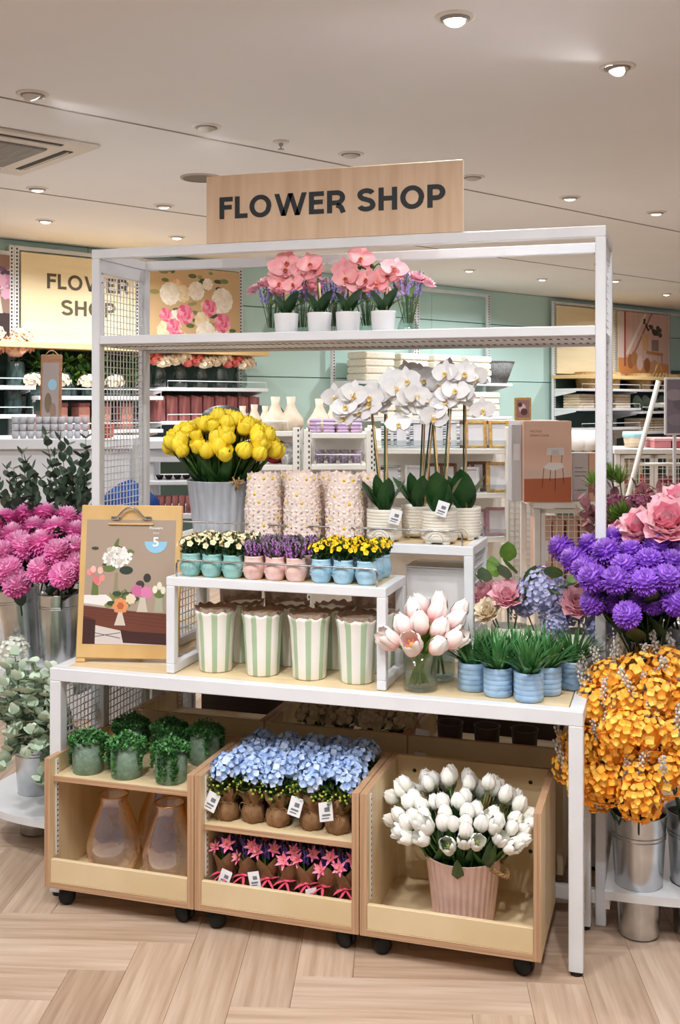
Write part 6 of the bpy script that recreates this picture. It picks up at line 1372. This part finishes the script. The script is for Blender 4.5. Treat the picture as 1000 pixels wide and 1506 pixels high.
for i in range(5):
    t = wthing('grey_green_bowl', '%s upright grey green bowl from the left on the right wall' % ORD[i], 'bowl', a7 + 0.16 + i * 0.18, 0.24, 1.40, 'grey green bowls on the right wall')
    ob('bowl_body', BOWL, t, mat=T_(0, 0, 0.092) @ RX(1.35)); ob('bowl_stand', G().bbox(-0.05, 0.05, -0.03, 0.03, 0, 0.012, 0.002).mesh('bowl_stand', WICK), t)
BLUC = M('blue_cloth', (52, 92, 170), (36, 68, 138), rough=0.9, scale=20)
for i in range(2):
    t = wthing('blue_throw', ('upper' if i else 'lower') + ' folded blue throw on the right wall shelf', 'throw', a7 + 1.05, 0.26, 1.16 + 0.10 * i, 'folded blue throws')
    for k in range(3): ob('fold', G().bbox(-0.16, 0.16, -0.12, 0.12, k * 0.032, k * 0.032 + 0.031, 0.01).mesh('fold', BLUC), t)

# ---------------------------------------------------------------- free standing gondolas between the stand and the wall
def pd(x, y, D):                                        # point at a given distance in front of the camera
    return Vector((CY * (x - 500) * D / F - SY * D, SY * (x - 500) * D / F + CY * D, CAMH + (Y0 - y) * D / F))
def dthing(name, lab, cat, x, y, D, group=None, rz=0.0): return thing(name, lab, cat, pd(x, y, D), YAW + rz, group)
def gondola(lab, x0, x1, D, ys, depth=0.42, xs=(), back=True, rail=True, top=None):
    p = pd(x0, Y0, D); w = (x1 - x0) * D / F; t = thing('display_gondola', lab, 'shelving', (p.x, p.y, 0), YAW)
    Z = [CAMH + (Y0 - y) * D / F for y in ys]; zt = top if top is not None else Z[0] + 0.02
    for u in [0.0] + [(x - x0) * D / F for x in xs] + [w]:
        for dy in (0, depth):
            q = ob('upright', G().bbox(u - 0.02, u + 0.02, dy - 0.015, dy + 0.015, 0, zt, 0.003).mesh('upright', OFFW), t)
            if dy == 0:
                g = G()
                for i in range(int(zt / 0.03)): g.box(u + 0.006, u + 0.014, -0.0165, -0.014, 0.02 + i * 0.03, 0.034 + i * 0.03)
                ob('upright_slots', g.mesh('upright_slots', SLOT), q, kind='stuff')
    for z in Z:
        s = ob('shelf_board', G().bbox(0.021, w - 0.021, -0.012, depth - 0.016, z - 0.03, z, 0.003).mesh('shelf_board', OFFW), t)
        if rail: ob('front_rail', G().tube([(0.05, -0.006, z), (0.05, -0.006, z + 0.055), (w - 0.05, -0.006, z + 0.055), (w - 0.05, -0.006, z)], 0.004, 5).mesh('front_rail', WHITE), s)
    if back: ob('back_panel', G().box(0.021, w - 0.021, depth - 0.03, depth - 0.018, 0.1, zt - 0.02).mesh('back_panel', OFFW), t)
    return t, Z
DG = 6.0
gondola('white gondola with beige bottle vases on top, left part', 350, 436, DG, (634, 684, 735, 790), rail=True)
gondola('white gondola with folded lilac textiles, beside the bottle vases', 452, 544, DG, (637, 683, 735, 790))
BEIG = M('beige_stoneware', (222, 206, 184), (206, 188, 164), rough=0.7, scale=20, rand=0.04)
BOT = lathe_mesh('bottle_body', [(0.0005, 0.001), (0.05, 0), (0.066, 0.03), (0.064, 0.06), (0.035, 0.10), (0.020, 0.135), (0.024, 0.175), (0.019, 0.172), (0.016, 0.135), (0.0005, 0.13)], BEIG)
for i, (x, s, D) in enumerate(((357, 0.8, 6.12), (374, 0.85, 6.12), (390, 0.8, 6.22), (405, 1.1, 6.08), (428, 1.1, 6.08), (470, 1.1, 6.14), (490, 1.0, 6.2), (505, 0.9, 6.14))):
    y = Y0 + (634 - Y0) * DG / D if x < 440 else Y0 + (637 - Y0) * DG / D
    t = dthing('bottle_vase', '%s beige bottle vase from the left on the white gondola' % ORD[i], 'vase', x, y, D, 'beige bottle vases'); ob('bottle_body', BOT, t, scale=s); ob('base_ring', lathe_mesh('base_ring', [(0.046, 0), (0.049, 0.003), (0.046, 0.006)], BEIG), t)
LILA = M('lilac_textile', (206, 170, 190), (168, 150, 196), rough=0.9, scale=(10, 10, 90)); DARKB = M('dark_bowl', (40, 40, 42), rough=0.4)
for i in range(4):
    t = dthing('lilac_textile', '%s folded lilac textile from the left on the white gondola' % ORD[i], 'textile', 464 + i * 20, 637, DG + 0.16, 'lilac textiles')
    t.location.z = CAMH + (Y0 - 637) * DG / F
    for k in range(4): ob('fold', G().bbox(-0.034, 0.034, -0.1, 0.1, k * 0.02, k * 0.02 + 0.019, 0.006).mesh('fold', LILA), t)
for i in range(4):
    t = dthing('patterned_cup', '%s patterned cup from the left on the lower gondola shelf' % ORD[i], 'cup', 470 + i * 18, 683, DG + 0.14, 'patterned cups'); t.location.z = CAMH + (Y0 - 683) * DG / F
    ob('cup_body', lathe_mesh('cup_body', [(0.0005, 0.002), (0.024, 0), (0.032, 0.075), (0.030, 0.075), (0.022, 0.006), (0.0005, 0.006)], M('mauve_pattern', (196, 180, 196), (120, 100, 130), rough=0.5, scale=80)), t); ob('cup_handle', G().tube(bez((0.03, 0, 0.06), (0.06, 0, 0.045), (0.028, 0, 0.02), 6), 0.004, 5).mesh('cup_handle', MATS['mauve_pattern']), t)
t = dthing('red_cushion', 'dark red cushion on the lower shelf behind the yellow tulips', 'cushion', 405, 684, DG + 0.16); t.location.z = CAMH + (Y0 - 684) * DG / F
ob('cover', G().ball(0.09, (0, 0, 0.068), 14, 8, 0, 0.75).mesh('cover', M('red_cloth', (168, 24, 40), (130, 16, 30), rough=0.9)), t); ob('piping', G().tube([(0.09 * math.cos(i * PI / 12), 0.09 * math.sin(i * PI / 12), 0.068) for i in range(25)], 0.004, 5).mesh('piping', MATS['red_cloth']), t)
t = dthing('patterned_pitcher', 'grey patterned pitcher beside the red cushion', 'pitcher', 425, 684, DG + 0.1); t.location.z = CAMH + (Y0 - 684) * DG / F
ob('pitcher_body', lathe_mesh('pitcher_body', [(0.0005, 0), (0.04, 0), (0.05, 0.05), (0.035, 0.1), (0.04, 0.12)], M('grey_marbled', (206, 204, 204), (150, 148, 150), rough=0.5, scale=60)), t); ob('handle', G().tube(bez((0.036, 0, 0.11), (0.09, 0, 0.08), (0.046, 0, 0.03), 6), 0.005, 5).mesh('handle', MATS['grey_marbled']), t)
for i, (x, w) in enumerate(((328, 0.10), (381, 0.05), (404, 0.05))):
    t = dthing('black_plate', '%s black oval plate from the left standing behind the bottle vases' % ORD[i], 'plate', x, 634, DG + 0.3, 'black plates'); t.location.z = CAMH + (Y0 - 634) * DG / F
    ob('plate_body', G().lathe([(0.0005, 0), (0.07, 0.003), (0.1, 0.014), (0.098, 0.018), (0.0005, 0.006)], 24, caps=False).mesh('plate_body', DARKB), t, mat=T_(0, 0, 0.07) @ SC(w / 0.08, 1, 0.72) @ RX(1.35)); ob('plate_stand', G().bbox(-0.03, 0.03, -0.02, 0.03, 0, 0.01, 0.002).mesh('plate_stand', DARKB), t)
# picture frame gondola
DF = 6.3
tf, ZF = gondola('white gondola with rows of picture frames behind the white orchids', 548, 748, DF, (660, 725, 790), rail=False, back=True, top=1.36)
LEDGE = glass('acrylic_ledge', (236, 240, 240), 0.05, 0.05)
for z in ZF: ob('acrylic_lip', G().bbox(0.02, 2.0 * 0.39, -0.02, -0.015, z, z + 0.05, 0.001).mesh('acrylic_lip', LEDGE), tf)
GOLD = M('gold_frame', (206, 166, 96), (170, 128, 66), rough=0.4, scale=60); BRNF = M('brown_frame', (120, 80, 52), (92, 60, 40), rough=0.5, scale=60); STRF = M('striped_frame', (228, 228, 226), (70, 76, 92), rough=0.5, scale=(3, 3, 160), lo=0.48, hi=0.52); PINF = M('mauve_frame', (176, 136, 144), (150, 110, 120), rough=0.5, scale=60); MATB = M('frame_inlay', (206, 204, 206), rough=0.5)
def pic(lab, x, D, z, w, h, m, rz, grp):
    t = thing('picture_frame', lab, 'picture frame', (0, 0, 0), YAW + rz, grp); p = pd(x, Y0, D); t.location = (p.x, p.y, z)
    k = 0.018; tl = RX(-0.10)
    for nm, b in (('frame_side', (-w / 2, -w / 2 + k, 0, h)), ('frame_side', (w / 2 - k, w / 2, 0, h)), ('frame_rail', (-w / 2 + k, w / 2 - k, 0, k)), ('frame_rail', (-w / 2 + k, w / 2 - k, h - k, h))):
        ob(nm, G().bbox(b[0], b[1], -0.009, 0.009, b[2], b[3], 0.003).mesh(nm, m), t, mat=tl)
    ob('inlay', G().box(-w / 2 + k, w / 2 - k, -0.002, 0.006, k, h - k).mesh('inlay', MATB), t, mat=tl)
PF = [(x, 6.36 + 0.0 * i, 0, STRF, 0.13, 0.165) for i, x in enumerate((577, 586, 595))] + [(622, 6.36, 0, STRF, 0.15, 0.165), (650, 6.36, 0, STRF, 0.11, 0.165), (664, 6.36, 0, STRF, 0.10, 0.165)] + [(x, 6.40, 0, BRNF, 0.10, 0.165) for x in (676, 682, 712)] + [(700, 6.35, 0, GOLD, 0.13, 0.165), (734, 6.35, 0, GOLD, 0.12, 0.165)]
PF += [(575, 6.36, 1, STRF, 0.12, 0.16), (612, 6.36, 1, MATB, 0.13, 0.16), (640, 6.38, 1, BRNF, 0.1, 0.17), (660, 6.38, 1, BRNF, 0.1, 0.17), (700, 6.40, 1, BRNF, 0.12, 0.18), (708, 6.40, 1, BRNF, 0.12, 0.18), (692, 6.34, 1, MATB, 0.11, 0.15), (733, 6.34, 1, GOLD, 0.14, 0.18)] + [(700, 6.36, 2, PINF, 0.13, 0.16), (732, 6.36, 2, PINF, 0.14, 0.17), (668, 6.36, 2, PINF, 0.12, 0.16), (640, 6.36, 2, STRF, 0.12, 0.16)]
ROWN = ('top', 'middle', 'bottom'); cnt_ = [0, 0, 0]
for x, D, rw, m, w, h in sorted(PF, key=lambda q: (q[2], q[0])):
    nm = {'gold_frame': 'gold', 'brown_frame': 'brown', 'striped_frame': 'black and white striped', 'mauve_frame': 'mauve', 'frame_inlay': 'pale'}[m.name]
    pic('%s picture frame, %s from the left on the %s frame shelf' % (nm, ORD[cnt_[rw]], ROWN[rw]), x, D, ZF[rw], w, h, m, 0.12, 'picture frames on the gondola'); cnt_[rw] += 1
t = dthing('pegboard_end', 'white wire pegboard end panel right of the picture frames', 'pegboard', 748, Y0, 6.28, rz=-0.1); t.location.z = 0
ob('panel', G().bbox(0, 0.19, 0.0, 0.02, 0.3, 1.27, 0.003).mesh('panel', OFFW), t); ob('wire_grid', wire_grid(0.0, 0.19, 0.32, 1.26, 0.034, 0.0022, -0.006).mesh('wire_grid', M('shaded_wire', (196, 192, 186), rough=0.5)), t, kind='stuff')
for x in (0.185,): ob('end_post', G().bbox(x, x + 0.03, -0.02, 0.02, 0, 1.30, 0.003).mesh('end_post', WHITE), t)
t = dthing('small_photo_frame', 'small gold framed photo standing above the chair box', 'picture frame', 769, 618, 9.2); t.location.z = CAMH + (Y0 - 618) * 9.2 / F
ob('frame', G().bbox(-0.072, 0.072, 0, 0.02, 0, 0.195, 0.004).mesh('frame', GOLD), t); art(t, 'print', 0.11, 0.15, [('e', 0.05, 0.08, 0.03, 0.04, (210, 190, 186)), ('e', 0.065, 0.05, 0.03, 0.03, (90, 50, 56)), ('e', 0.03, 0.11, 0.02, 0.02, (70, 48, 50))], T_(-0.055, -0.001, 0.022) @ FRONT, (150, 110, 108))
t = dthing('photo_ledge', 'narrow wall ledge under the small gold framed photo', 'ledge', 769, 618, 9.2); t.location.z = CAMH + (Y0 - 618) * 9.2 / F - 0.0305
ob('ledge_board', G().bbox(-0.3, 0.3, -0.03, 0.2, 0, 0.03, 0.003).mesh('ledge_board', WHITE), t); ob('ledge_leg', G().bbox(-0.28, 0.28, 0.1, 0.13, -1.30, -0.0005, 0.003).mesh('ledge_leg', OFFW), t)

# ---------------------------------------------------------------- chair cartons and white cabinets on the right
DC = 5.2
CHB = M('apricot_carton', (230, 186, 164), (224, 176, 152), rough=0.55)
def cabinet(lab, x0, x1, ytop, D, rz=0.0, fill=None, doors=1, zb=0.08, depth=0.42):
    p = pd(x0, Y0, D); w = (x1 - x0) * D / F; zt = CAMH + (Y0 - ytop) * D / F
    t = thing('wire_door_cabinet', lab, 'cabinet', (p.x, p.y, 0), YAW + rz)
    ob('worktop', G().bbox(-0.01, w + 0.01, -0.015, depth, zt - 0.03, zt, 0.003).mesh('worktop', OFFW), t)
    for u in (0, w - 0.03):
        for dy in (0, depth - 0.03): ob('post', G().bbox(u, u + 0.03, dy, dy + 0.03, 0, zt - 0.031, 0.003).mesh('post', OFFW), t)
    ob('floor_board', G().bbox(0.0, w, 0.031, depth - 0.031, zb, zb + 0.02, 0.002).mesh('floor_board', OFFW), t); ob('middle_board', G().bbox(0.031, w - 0.031, 0.02, depth, zt - 0.42, zt - 0.40, 0.002).mesh('middle_board', OFFW), t)
    for k in range(doors):
        d0, d1 = 0.032 + k * (w - 0.064) / doors, 0.032 + (k + 1) * (w - 0.064) / doors - 0.004
        g = G(); g.box(d0, d0 + 0.02, 0, 0.015, zb + 0.03, zt - 0.035); g.box(d1 - 0.02, d1, 0, 0.015, zb + 0.03, zt - 0.035); g.box(d0, d1, 0, 0.015, zt - 0.055, zt - 0.035); g.box(d0, d1, 0, 0.015, zb + 0.03, zb + 0.05)
        dr = ob('door', g.mesh('door', OFFW), t); ob('door_wire', wire_grid(d0 + 0.02, d1 - 0.02, zb + 0.05, zt - 0.055, 0.03, 0.0016, 0.008).mesh('door_wire', OFFW), dr, kind='stuff')
    return t, w, zt
t, w, zt = cabinet('white cabinet with wire door under the chair carton', 786, 880, 738, DC)
for i in range(4):
    q = thing('apricot_carton', '%s apricot carton from the left behind the wire door' % ORD[i], 'box', pd(793 + i * 20, Y0, DC + 0.08), YAW, 'apricot cartons in the wire cabinet'); q.location.z = zt - 0.3995
    ob('carton', G().bbox(0, 0.056, 0, 0.25, 0, 0.30, 0.003).mesh('carton', CHB), q); ob('label', G().box(0.012, 0.044, -0.001, 0, 0.10, 0.2).mesh('label', PAPER), q)
q = dthing('chair_carton', 'apricot carton printed with a white dining chair, on the cabinet', 'box', 770, 738, DC - 0.02, rz=0.0); q.location.z = zt
cw, chh = 0.232, 0.392
ob('carton', G().bbox(0, cw, 0, 0.10, 0, chh, 0.003).mesh('carton', CHB), q)
legc, seatc = (56, 44, 40), (232, 226, 224)
S = [('p', [(0, 0), (cw, 0), (cw, 0.14), (0, 0.15)], (186, 106, 72)), ('p', [(0, 0.10), (cw, 0.12), (cw, 0.155), (0, 0.155)], (224, 196, 180)), ('p', [(0, 0), (cw, 0), (cw, 0.115), (0, 0.11)], (184, 104, 70))]
for x0, y0, x1, y1 in ((0.095, 0.17, 0.085, 0.065), (0.15, 0.155, 0.148, 0.05), (0.185, 0.175, 0.19, 0.085), (0.128, 0.18, 0.123, 0.10), (0.13, 0.23, 0.127, 0.18), (0.182, 0.235, 0.178, 0.175)): S.append(('p', [(x0, y0), (x0 + 0.003, y0), (x1 + 0.003, y1), (x1, y1)], legc))
S += [('p', [(0.09, 0.165), (0.14, 0.15), (0.192, 0.165), (0.185, 0.187), (0.12, 0.19)], seatc), ('p', [(0.108, 0.225), (0.195, 0.225), (0.193, 0.262), (0.112, 0.26)], seatc), ('p', [(0.13, 0.228), (0.17, 0.226), (0.165, 0.25), (0.135, 0.252)], (214, 206, 204))]
sh = art(q, 'chair_print', cw - 0.004, chh - 0.004, S, T_(0.002, -0.0009, 0.002) @ FRONT, (234, 196, 174))
text_fit('title_lettering', 'NICOLE', 0.055, 0.011, flat_mat((150, 92, 72)), sh, T_(0.03, 0.335, 0.0004)); text_fit('subtitle_lettering', 'DINING CHAIR', 0.09, 0.011, flat_mat((150, 92, 72)), sh, T_(0.03, 0.315, 0.0004))
q = dthing('grey_carton', 'narrow grey carton left of the chair carton', 'box', 752, 738, DC + 0.02); q.location.z = zt; ob('carton', G().bbox(0, 0.052, 0, 0.1, 0, 0.375, 0.003).mesh('carton', MATB), q); ob('label', G().box(0.01, 0.042, -0.001, 0, 0.2, 0.28).mesh('label', PAPER), q)
q = dthing('grey_carton', 'grey carton with printed lines right of the chair carton', 'box', 842, 738, DC + 0.05); q.location.z = zt; ob('carton', G().bbox(0, 0.078, 0, 0.1, 0.0, 0.235, 0.003).mesh('carton', MATB), q)
ob('printed_lines', G().box(0.01, 0.068, -0.001, 0, 0.05, 0.055).box(0.01, 0.06, -0.001, 0, 0.12, 0.124).box(0.01, 0.068, -0.001, 0, 0.14, 0.144).box(0.01, 0.05, -0.001, 0, 0.16, 0.164).mesh('printed_lines', GREY), q, kind='stuff')
q = dthing('apricot_carton', 'apricot carton beside the right post, next to the grey carton', 'box', 866, 738, DC + 0.05); q.location.z = zt; ob('carton', G().bbox(0, 0.06, 0, 0.1, 0, 0.235, 0.003).mesh('carton', CHB), q); ob('print_band', G().box(0.0, 0.06, -0.001, 0, 0.04, 0.09).mesh('print_band', flat_mat((186, 106, 72))), q)
WHM = M('white_moulded', (236, 234, 230), rough=0.5)
for i in range(2):
    q = dthing('white_scoop_chair', '%s white moulded stool seen above the grey carton' % ('left', 'right')[i], 'stool', 850 + i * 14, 664, 7.6, 'white moulded stools'); z_ = q.location.z; q.location.z = 0
    ob('seat', G().lathe([(0.0005, z_), (0.06, z_ + 0.01), (0.085, z_ + 0.07), (0.09, z_ + 0.15), (0.083, z_ + 0.15), (0.075, z_ + 0.07), (0.0005, z_ + 0.02)], 18, caps=False).mesh('seat', WHM), q); ob('pedestal', G().lathe([(0.12, 0), (0.11, 0.02), (0.03, 0.05), (0.03, z_)], 18).mesh('pedestal', WHM), q)
# cabinets at the right edge
DR = 6.2
t, w, zt = cabinet('white cabinet with packaged goods at the right edge', 905, 1020, 660, DR, doors=2)
HZC = [((226, 214, 190), (214, 88, 76), (60, 140, 110)), ((236, 226, 206), (90, 170, 160), (210, 90, 70))]
for i in range(3):
    q = thing('patterned_packet', '%s patterned red and green packet from the left in the right cabinet' % ORD[i], 'packet', pd(911 + i * 12, Y0, DR + 0.06), YAW, 'patterned packets'); q.location.z = zt - 0.3995
    ob('packet', G().bbox(0, 0.042, 0, 0.1, 0, 0.33, 0.004).mesh('packet', flat_mat((232, 222, 196))), q); c = HZC[i % 2]
    ob('printed_squares', G().box(0.004, 0.02, -0.001, 0, 0.10, 0.16).box(0.022, 0.038, -0.001, 0, 0.19, 0.25).mesh('printed_squares', flat_mat(c[1])), q, kind='stuff'); ob('printed_bars', G().box(0.022, 0.030, -0.001, 0, 0.05, 0.17).box(0.006, 0.014, -0.001, 0, 0.17, 0.26).mesh('printed_bars', flat_mat(c[2])), q, kind='stuff')
ROSEB = M('rose_box', (206, 132, 136), (190, 112, 118), rough=0.6)
for i in range(6):
    q = thing('rose_box', '%s rose coloured box in the stacks behind the right wire door' % ORD[i], 'box', pd(955 + (i // 3) * 30, Y0, DR + 0.08), YAW, 'rose boxes in the right cabinet'); q.location.z = zt - 0.3995 + (i % 3) * 0.075
    ob('box_body', G().bbox(0, 0.10, 0, 0.2, 0, 0.05, 0.003).mesh('box_body', ROSEB), q); ob('box_lid', G().bbox(-0.002, 0.102, -0.002, 0.202, 0.0505, 0.074, 0.003).mesh('box_lid', M('wine_lid', (150, 60, 72), rough=0.6)), q)
for i in range(2):
    q = thing('pink_gift_box', ('large pale pink' if i == 0 else 'dark rose') + ' gift box on top of the right cabinet', 'box', pd(962 + i * 27, Y0, DR + 0.05), YAW); q.location.z = zt
    ob('box_body', G().bbox(0, 0.10, 0, 0.2, 0, 0.042, 0.003).mesh('box_body', ROSEB if i == 0 else M('deep_rose', (176, 70, 84), rough=0.6)), q); ob('box_lid', G().bbox(-0.002, 0.102, -0.002, 0.202, 0.0425, 0.06, 0.003).mesh('box_lid', M('pale_pink_lid', (226, 168, 168), rough=0.6)), q)
q = thing('lined_basket', 'white basket with a light blue frilled lining on the right cabinet', 'basket', pd(933, Y0, DR + 0.16), YAW); q.location.z = zt
ob('basket_body', lathe_mesh('basket_body', [(0.0005, 0), (0.055, 0), (0.066, 0.07), (0.06, 0.07), (0.0005, 0.01)], LINEN, 20), q); ob('lining', lathe_mesh('lining', [(0.064, 0.06), (0.071, 0.07), (0.068, 0.095), (0.062, 0.09)], M('light_blue_cloth', (170, 214, 222), rough=0.8), 40, lambda a, k, r, z: (0.002 * math.cos(10 * a), 0)), q)
q = dthing('photo_banner', 'grey lilac photo banner in a white frame at the right edge', 'banner', 978, 640, 5.6); q.location.z = CAMH + (Y0 - 640) * 5.6 / F
ob('banner_frame', G().bbox(0, 0.30, 0, 0.02, 0, 0.30, 0.003).mesh('banner_frame', WHITE), q)
art(q, 'banner_print', 0.28, 0.28, [('e', 0.05, 0.07, 0.05, 0.03, (150, 142, 156)), ('e', 0.1, 0.16, 0.07, 0.05, (120, 112, 128)), ('e', 0.04, 0.2, 0.05, 0.03, (166, 156, 166)), ('e', 0.2, 0.1, 0.07, 0.06, (108, 102, 116))], T_(0.01, -0.001, 0.01) @ FRONT, (134, 126, 140))
ob('banner_post', G().bbox(0.05, 0.066, 0.02, 0.036, -1.32, 0.30, 0.002).mesh('banner_post', WHITE), q)
q = dthing('ladder_rack', 'slanted white ladder rack leaning left of the photo banner', 'rack', 945, 640, 5.75); q.location.z = 0
for dx in (0.0, 0.30):
    ob('rail', G().tube([(-0.34 + dx, 0.0, 0.0), (0.115 + dx, 0.10, 1.62)], 0.014, 8).mesh('rail', OFFW), q)
for k in range(5): f_ = 0.12 + 0.2 * k; ob('rung', G().tube([(-0.34 + 0.455 * f_, 0.10 * f_, 1.62 * f_), (-0.04 + 0.455 * f_, 0.10 * f_, 1.62 * f_)], 0.010, 8).mesh('rung', OFFW), q)

# ---------------------------------------------------------------- white table, cups and stands at the left
DL = 5.0
p = pd(-60, Y0, DL); ZT = CAMH + (Y0 - 646) * DL / F
t = thing('white_display_table', 'plain white display table with stacked grey cups, left background', 'table', (p.x, p.y, 0), YAW + 0.10)
ob('table_top', G().bbox(0, 0.80, 0, 0.6, ZT - 0.05, ZT, 0.004).mesh('table_top', WHITE), t); ob('front_panel', G().bbox(0.02, 0.78, 0.02, 0.04, 0.0, ZT - 0.051, 0.003).mesh('front_panel', WHITE), t)
for u in (0.02, 0.74): ob('side_panel', G().bbox(u, u + 0.04, 0.045, 0.58, 0, ZT - 0.051, 0.003).mesh('side_panel', WHITE), t)
CUPM2 = M('grey_ceramic', (206, 206, 210), (184, 184, 190), rough=0.25, coat=0.3)
CB = lathe_mesh('cup_body', [(0.0005, 0.002), (0.018, 0), (0.0265, 0.012), (0.027, 0.034), (0.025, 0.034), (0.0245, 0.012), (0.0005, 0.006)], CUPM2, 14)
CHN = G().tube(bez((0.025, 0, 0.028), (0.045, 0, 0.018), (0.024, 0, 0.008), 5), 0.003, 5).mesh('cup_handle', CUPM2)
ca, sa = math.cos(YAW + 0.10), math.sin(YAW + 0.10)
n_ = 0
for k in range(3):
    for i in range(10):
        u, v_ = 0.235 + i * 0.0365, 0.10; n_ += 1
        q = thing('grey_cup', '%s grey cup from the left in the %s layer of the cup stack' % (ORD[i], ('bottom', 'middle', 'top')[k]), 'cup', (p.x + ca * u - sa * v_, p.y + sa * u + ca * v_, ZT + k * 0.0345), YAW - 0.6, 'stacked grey cups on the white table'); ob('cup_body', CB, q, scale=(0.64, 0.64, 1.0)); ob('cup_handle', CHN, q, scale=(0.5, 0.5, 1.0))
q = thing('red_wire_basket', 'small terracotta red wire basket at the end of the white table', 'basket', (p.x + ca * 0.645 - sa * 0.12, p.y + sa * 0.645 + ca * 0.12, ZT), YAW)
ob('wire_cage', wire_grid(-0.045, 0.045, 0.0, 0.10, 0.016, 0.0014).mesh('wire_cage', TERR), q, loc=(0, -0.045, 0), kind='stuff'); ob('liner', G().bbox(-0.042, 0.042, -0.040, 0.040, 0.002, 0.07, 0.004).mesh('liner', M('red_liner', (196, 84, 66), rough=0.7)), q)
q = dthing('standing_poster_board', 'narrow wooden clipboard poster standing in the left background', 'clipboard', 58, 646, 5.3); q.location.z = ZT
ob('board', G().bbox(0, 0.105, 0, 0.012, 0, 0.41, 0.003).mesh('board', M('brown_board', (170, 124, 92), (150, 106, 78), rough=0.6, scale=(8, 8, 40))), q, mat=RX(-0.06))
art(q, 'poster_print', 0.082, 0.34, [('e', 0.05, 0.23, 0.022, 0.028, (150, 190, 210)), ('e', 0.03, 0.14, 0.018, 0.05, (120, 104, 84)), ('e', 0.055, 0.1, 0.016, 0.04, (150, 120, 104)), ('p', [(0, 0), (0.082, 0), (0.082, 0.05), (0, 0.06)], (110, 70, 66))], RX(-0.06) @ T_(0.010, -0.001, 0.03) @ FRONT, (164, 150, 144))
ob('support', G().bbox(0.04, 0.06, 0.04, 0.05, 0, 0.3, 0.002).mesh('support', OAK), q); ob('hanging_loop', G().tube(bez((0.02, 0.03, 0.40), (0.05, 0.03, 0.46), (0.09, 0.03, 0.40), 6), 0.003, 5).mesh('hanging_loop', WICK), q)
# low white table and cloth seen through the wire side
p = pd(206, Y0, 4.9); z2 = CAMH + (Y0 - 648) * 4.9 / F
t = thing('white_display_table', 'white display table seen behind the wire side and the yellow tulips', 'table', (p.x, p.y, 0), YAW + 0.10)
ob('table_top', G().bbox(0, 0.56, 0, 0.5, z2 - 0.04, z2, 0.004).mesh('table_top', WHITE), t); ob('front_panel', G().bbox(0.02, 0.54, 0.02, 0.04, z2 - 0.10, z2 - 0.041, 0.003).mesh('front_panel', WHITE), t)
for u in (0.02, 0.50):
    for v_ in (0.05, 0.44): ob('leg', G().bbox(u, u + 0.04, v_, v_ + 0.04, 0, z2 - 0.041, 0.003).mesh('leg', WHITE), t)
ob('lower_shelf', G().bbox(0.0, 0.56, 0.0, 0.5, z2 - 0.36, z2 - 0.335, 0.003).mesh('lower_shelf', WHITE), t); ob('middle_shelf', G().bbox(0.0, 0.56, 0.0, 0.5, z2 - 0.205, z2 - 0.185, 0.003).mesh('middle_shelf', WHITE), t)
BLK = M('black_gloss', (24, 24, 26), rough=0.25)
CB2 = lathe_mesh('bowl_body', [(0.0005, 0.0), (0.014, 0), (0.026, 0.025), (0.024, 0.026), (0.0005, 0.006)], BLK, 14)
for i in range(8):
    q = thing('black_bowl', '%s little black bowl from the left on the lower white shelf' % ORD[i], 'bowl', pd(222 + i * 13, Y0, 5.02), YAW, 'little black bowls', 0.78); q.location.z = z2 - 0.185
    ob('bowl_body', CB2, q); ob('foot', lathe_mesh('foot', [(0.012, 0.0), (0.015, 0.002), (0.012, 0.004)], BLK, 12), q)
q = thing('blue_cloth_heap', 'crumpled blue cloth heap behind the clipboard', 'cloth', pd(190, Y0, 4.6), YAW); q.location.z = 0.0
zc = CAMH + (Y0 - 738) * 4.6 / F
ob('cloth', G().lathe([(0.13, zc - 0.06), (0.12, zc), (0.085, zc + 0.045), (0.04, zc + 0.075), (0.0005, zc + 0.085)], 40, wob=lambda a, k, r, z: (0.012 * math.sin(7 * a + 2 * k), 0.010 * math.sin(5 * a + k))).mesh('cloth', BLUC), q); ob('stool', G().lathe([(0.12, 0), (0.12, 0.02), (0.10, zc - 0.07), (0.13, zc - 0.061)], 24).mesh('stool', WHITE), q)
for i in range(6):
    q = thing('pink_pencil_pot', '%s dusty pink tumbler from the left below the black bowls' % ORD[i], 'tumbler', pd(228 + i * 10, Y0, 4.95), YAW, 'dusty pink tumblers'); q.location.z = z2 - 0.335
    ob('tumbler_body', lathe_mesh('tumbler_body', [(0.0005, 0), (0.013, 0), (0.015, 0.08), (0.0135, 0.08), (0.0005, 0.01)], PKST, 12), q); ob('base_ring', lathe_mesh('base_ring', [(0.013, 0), (0.0155, 0.002), (0.0135, 0.006)], PKST, 12), q)
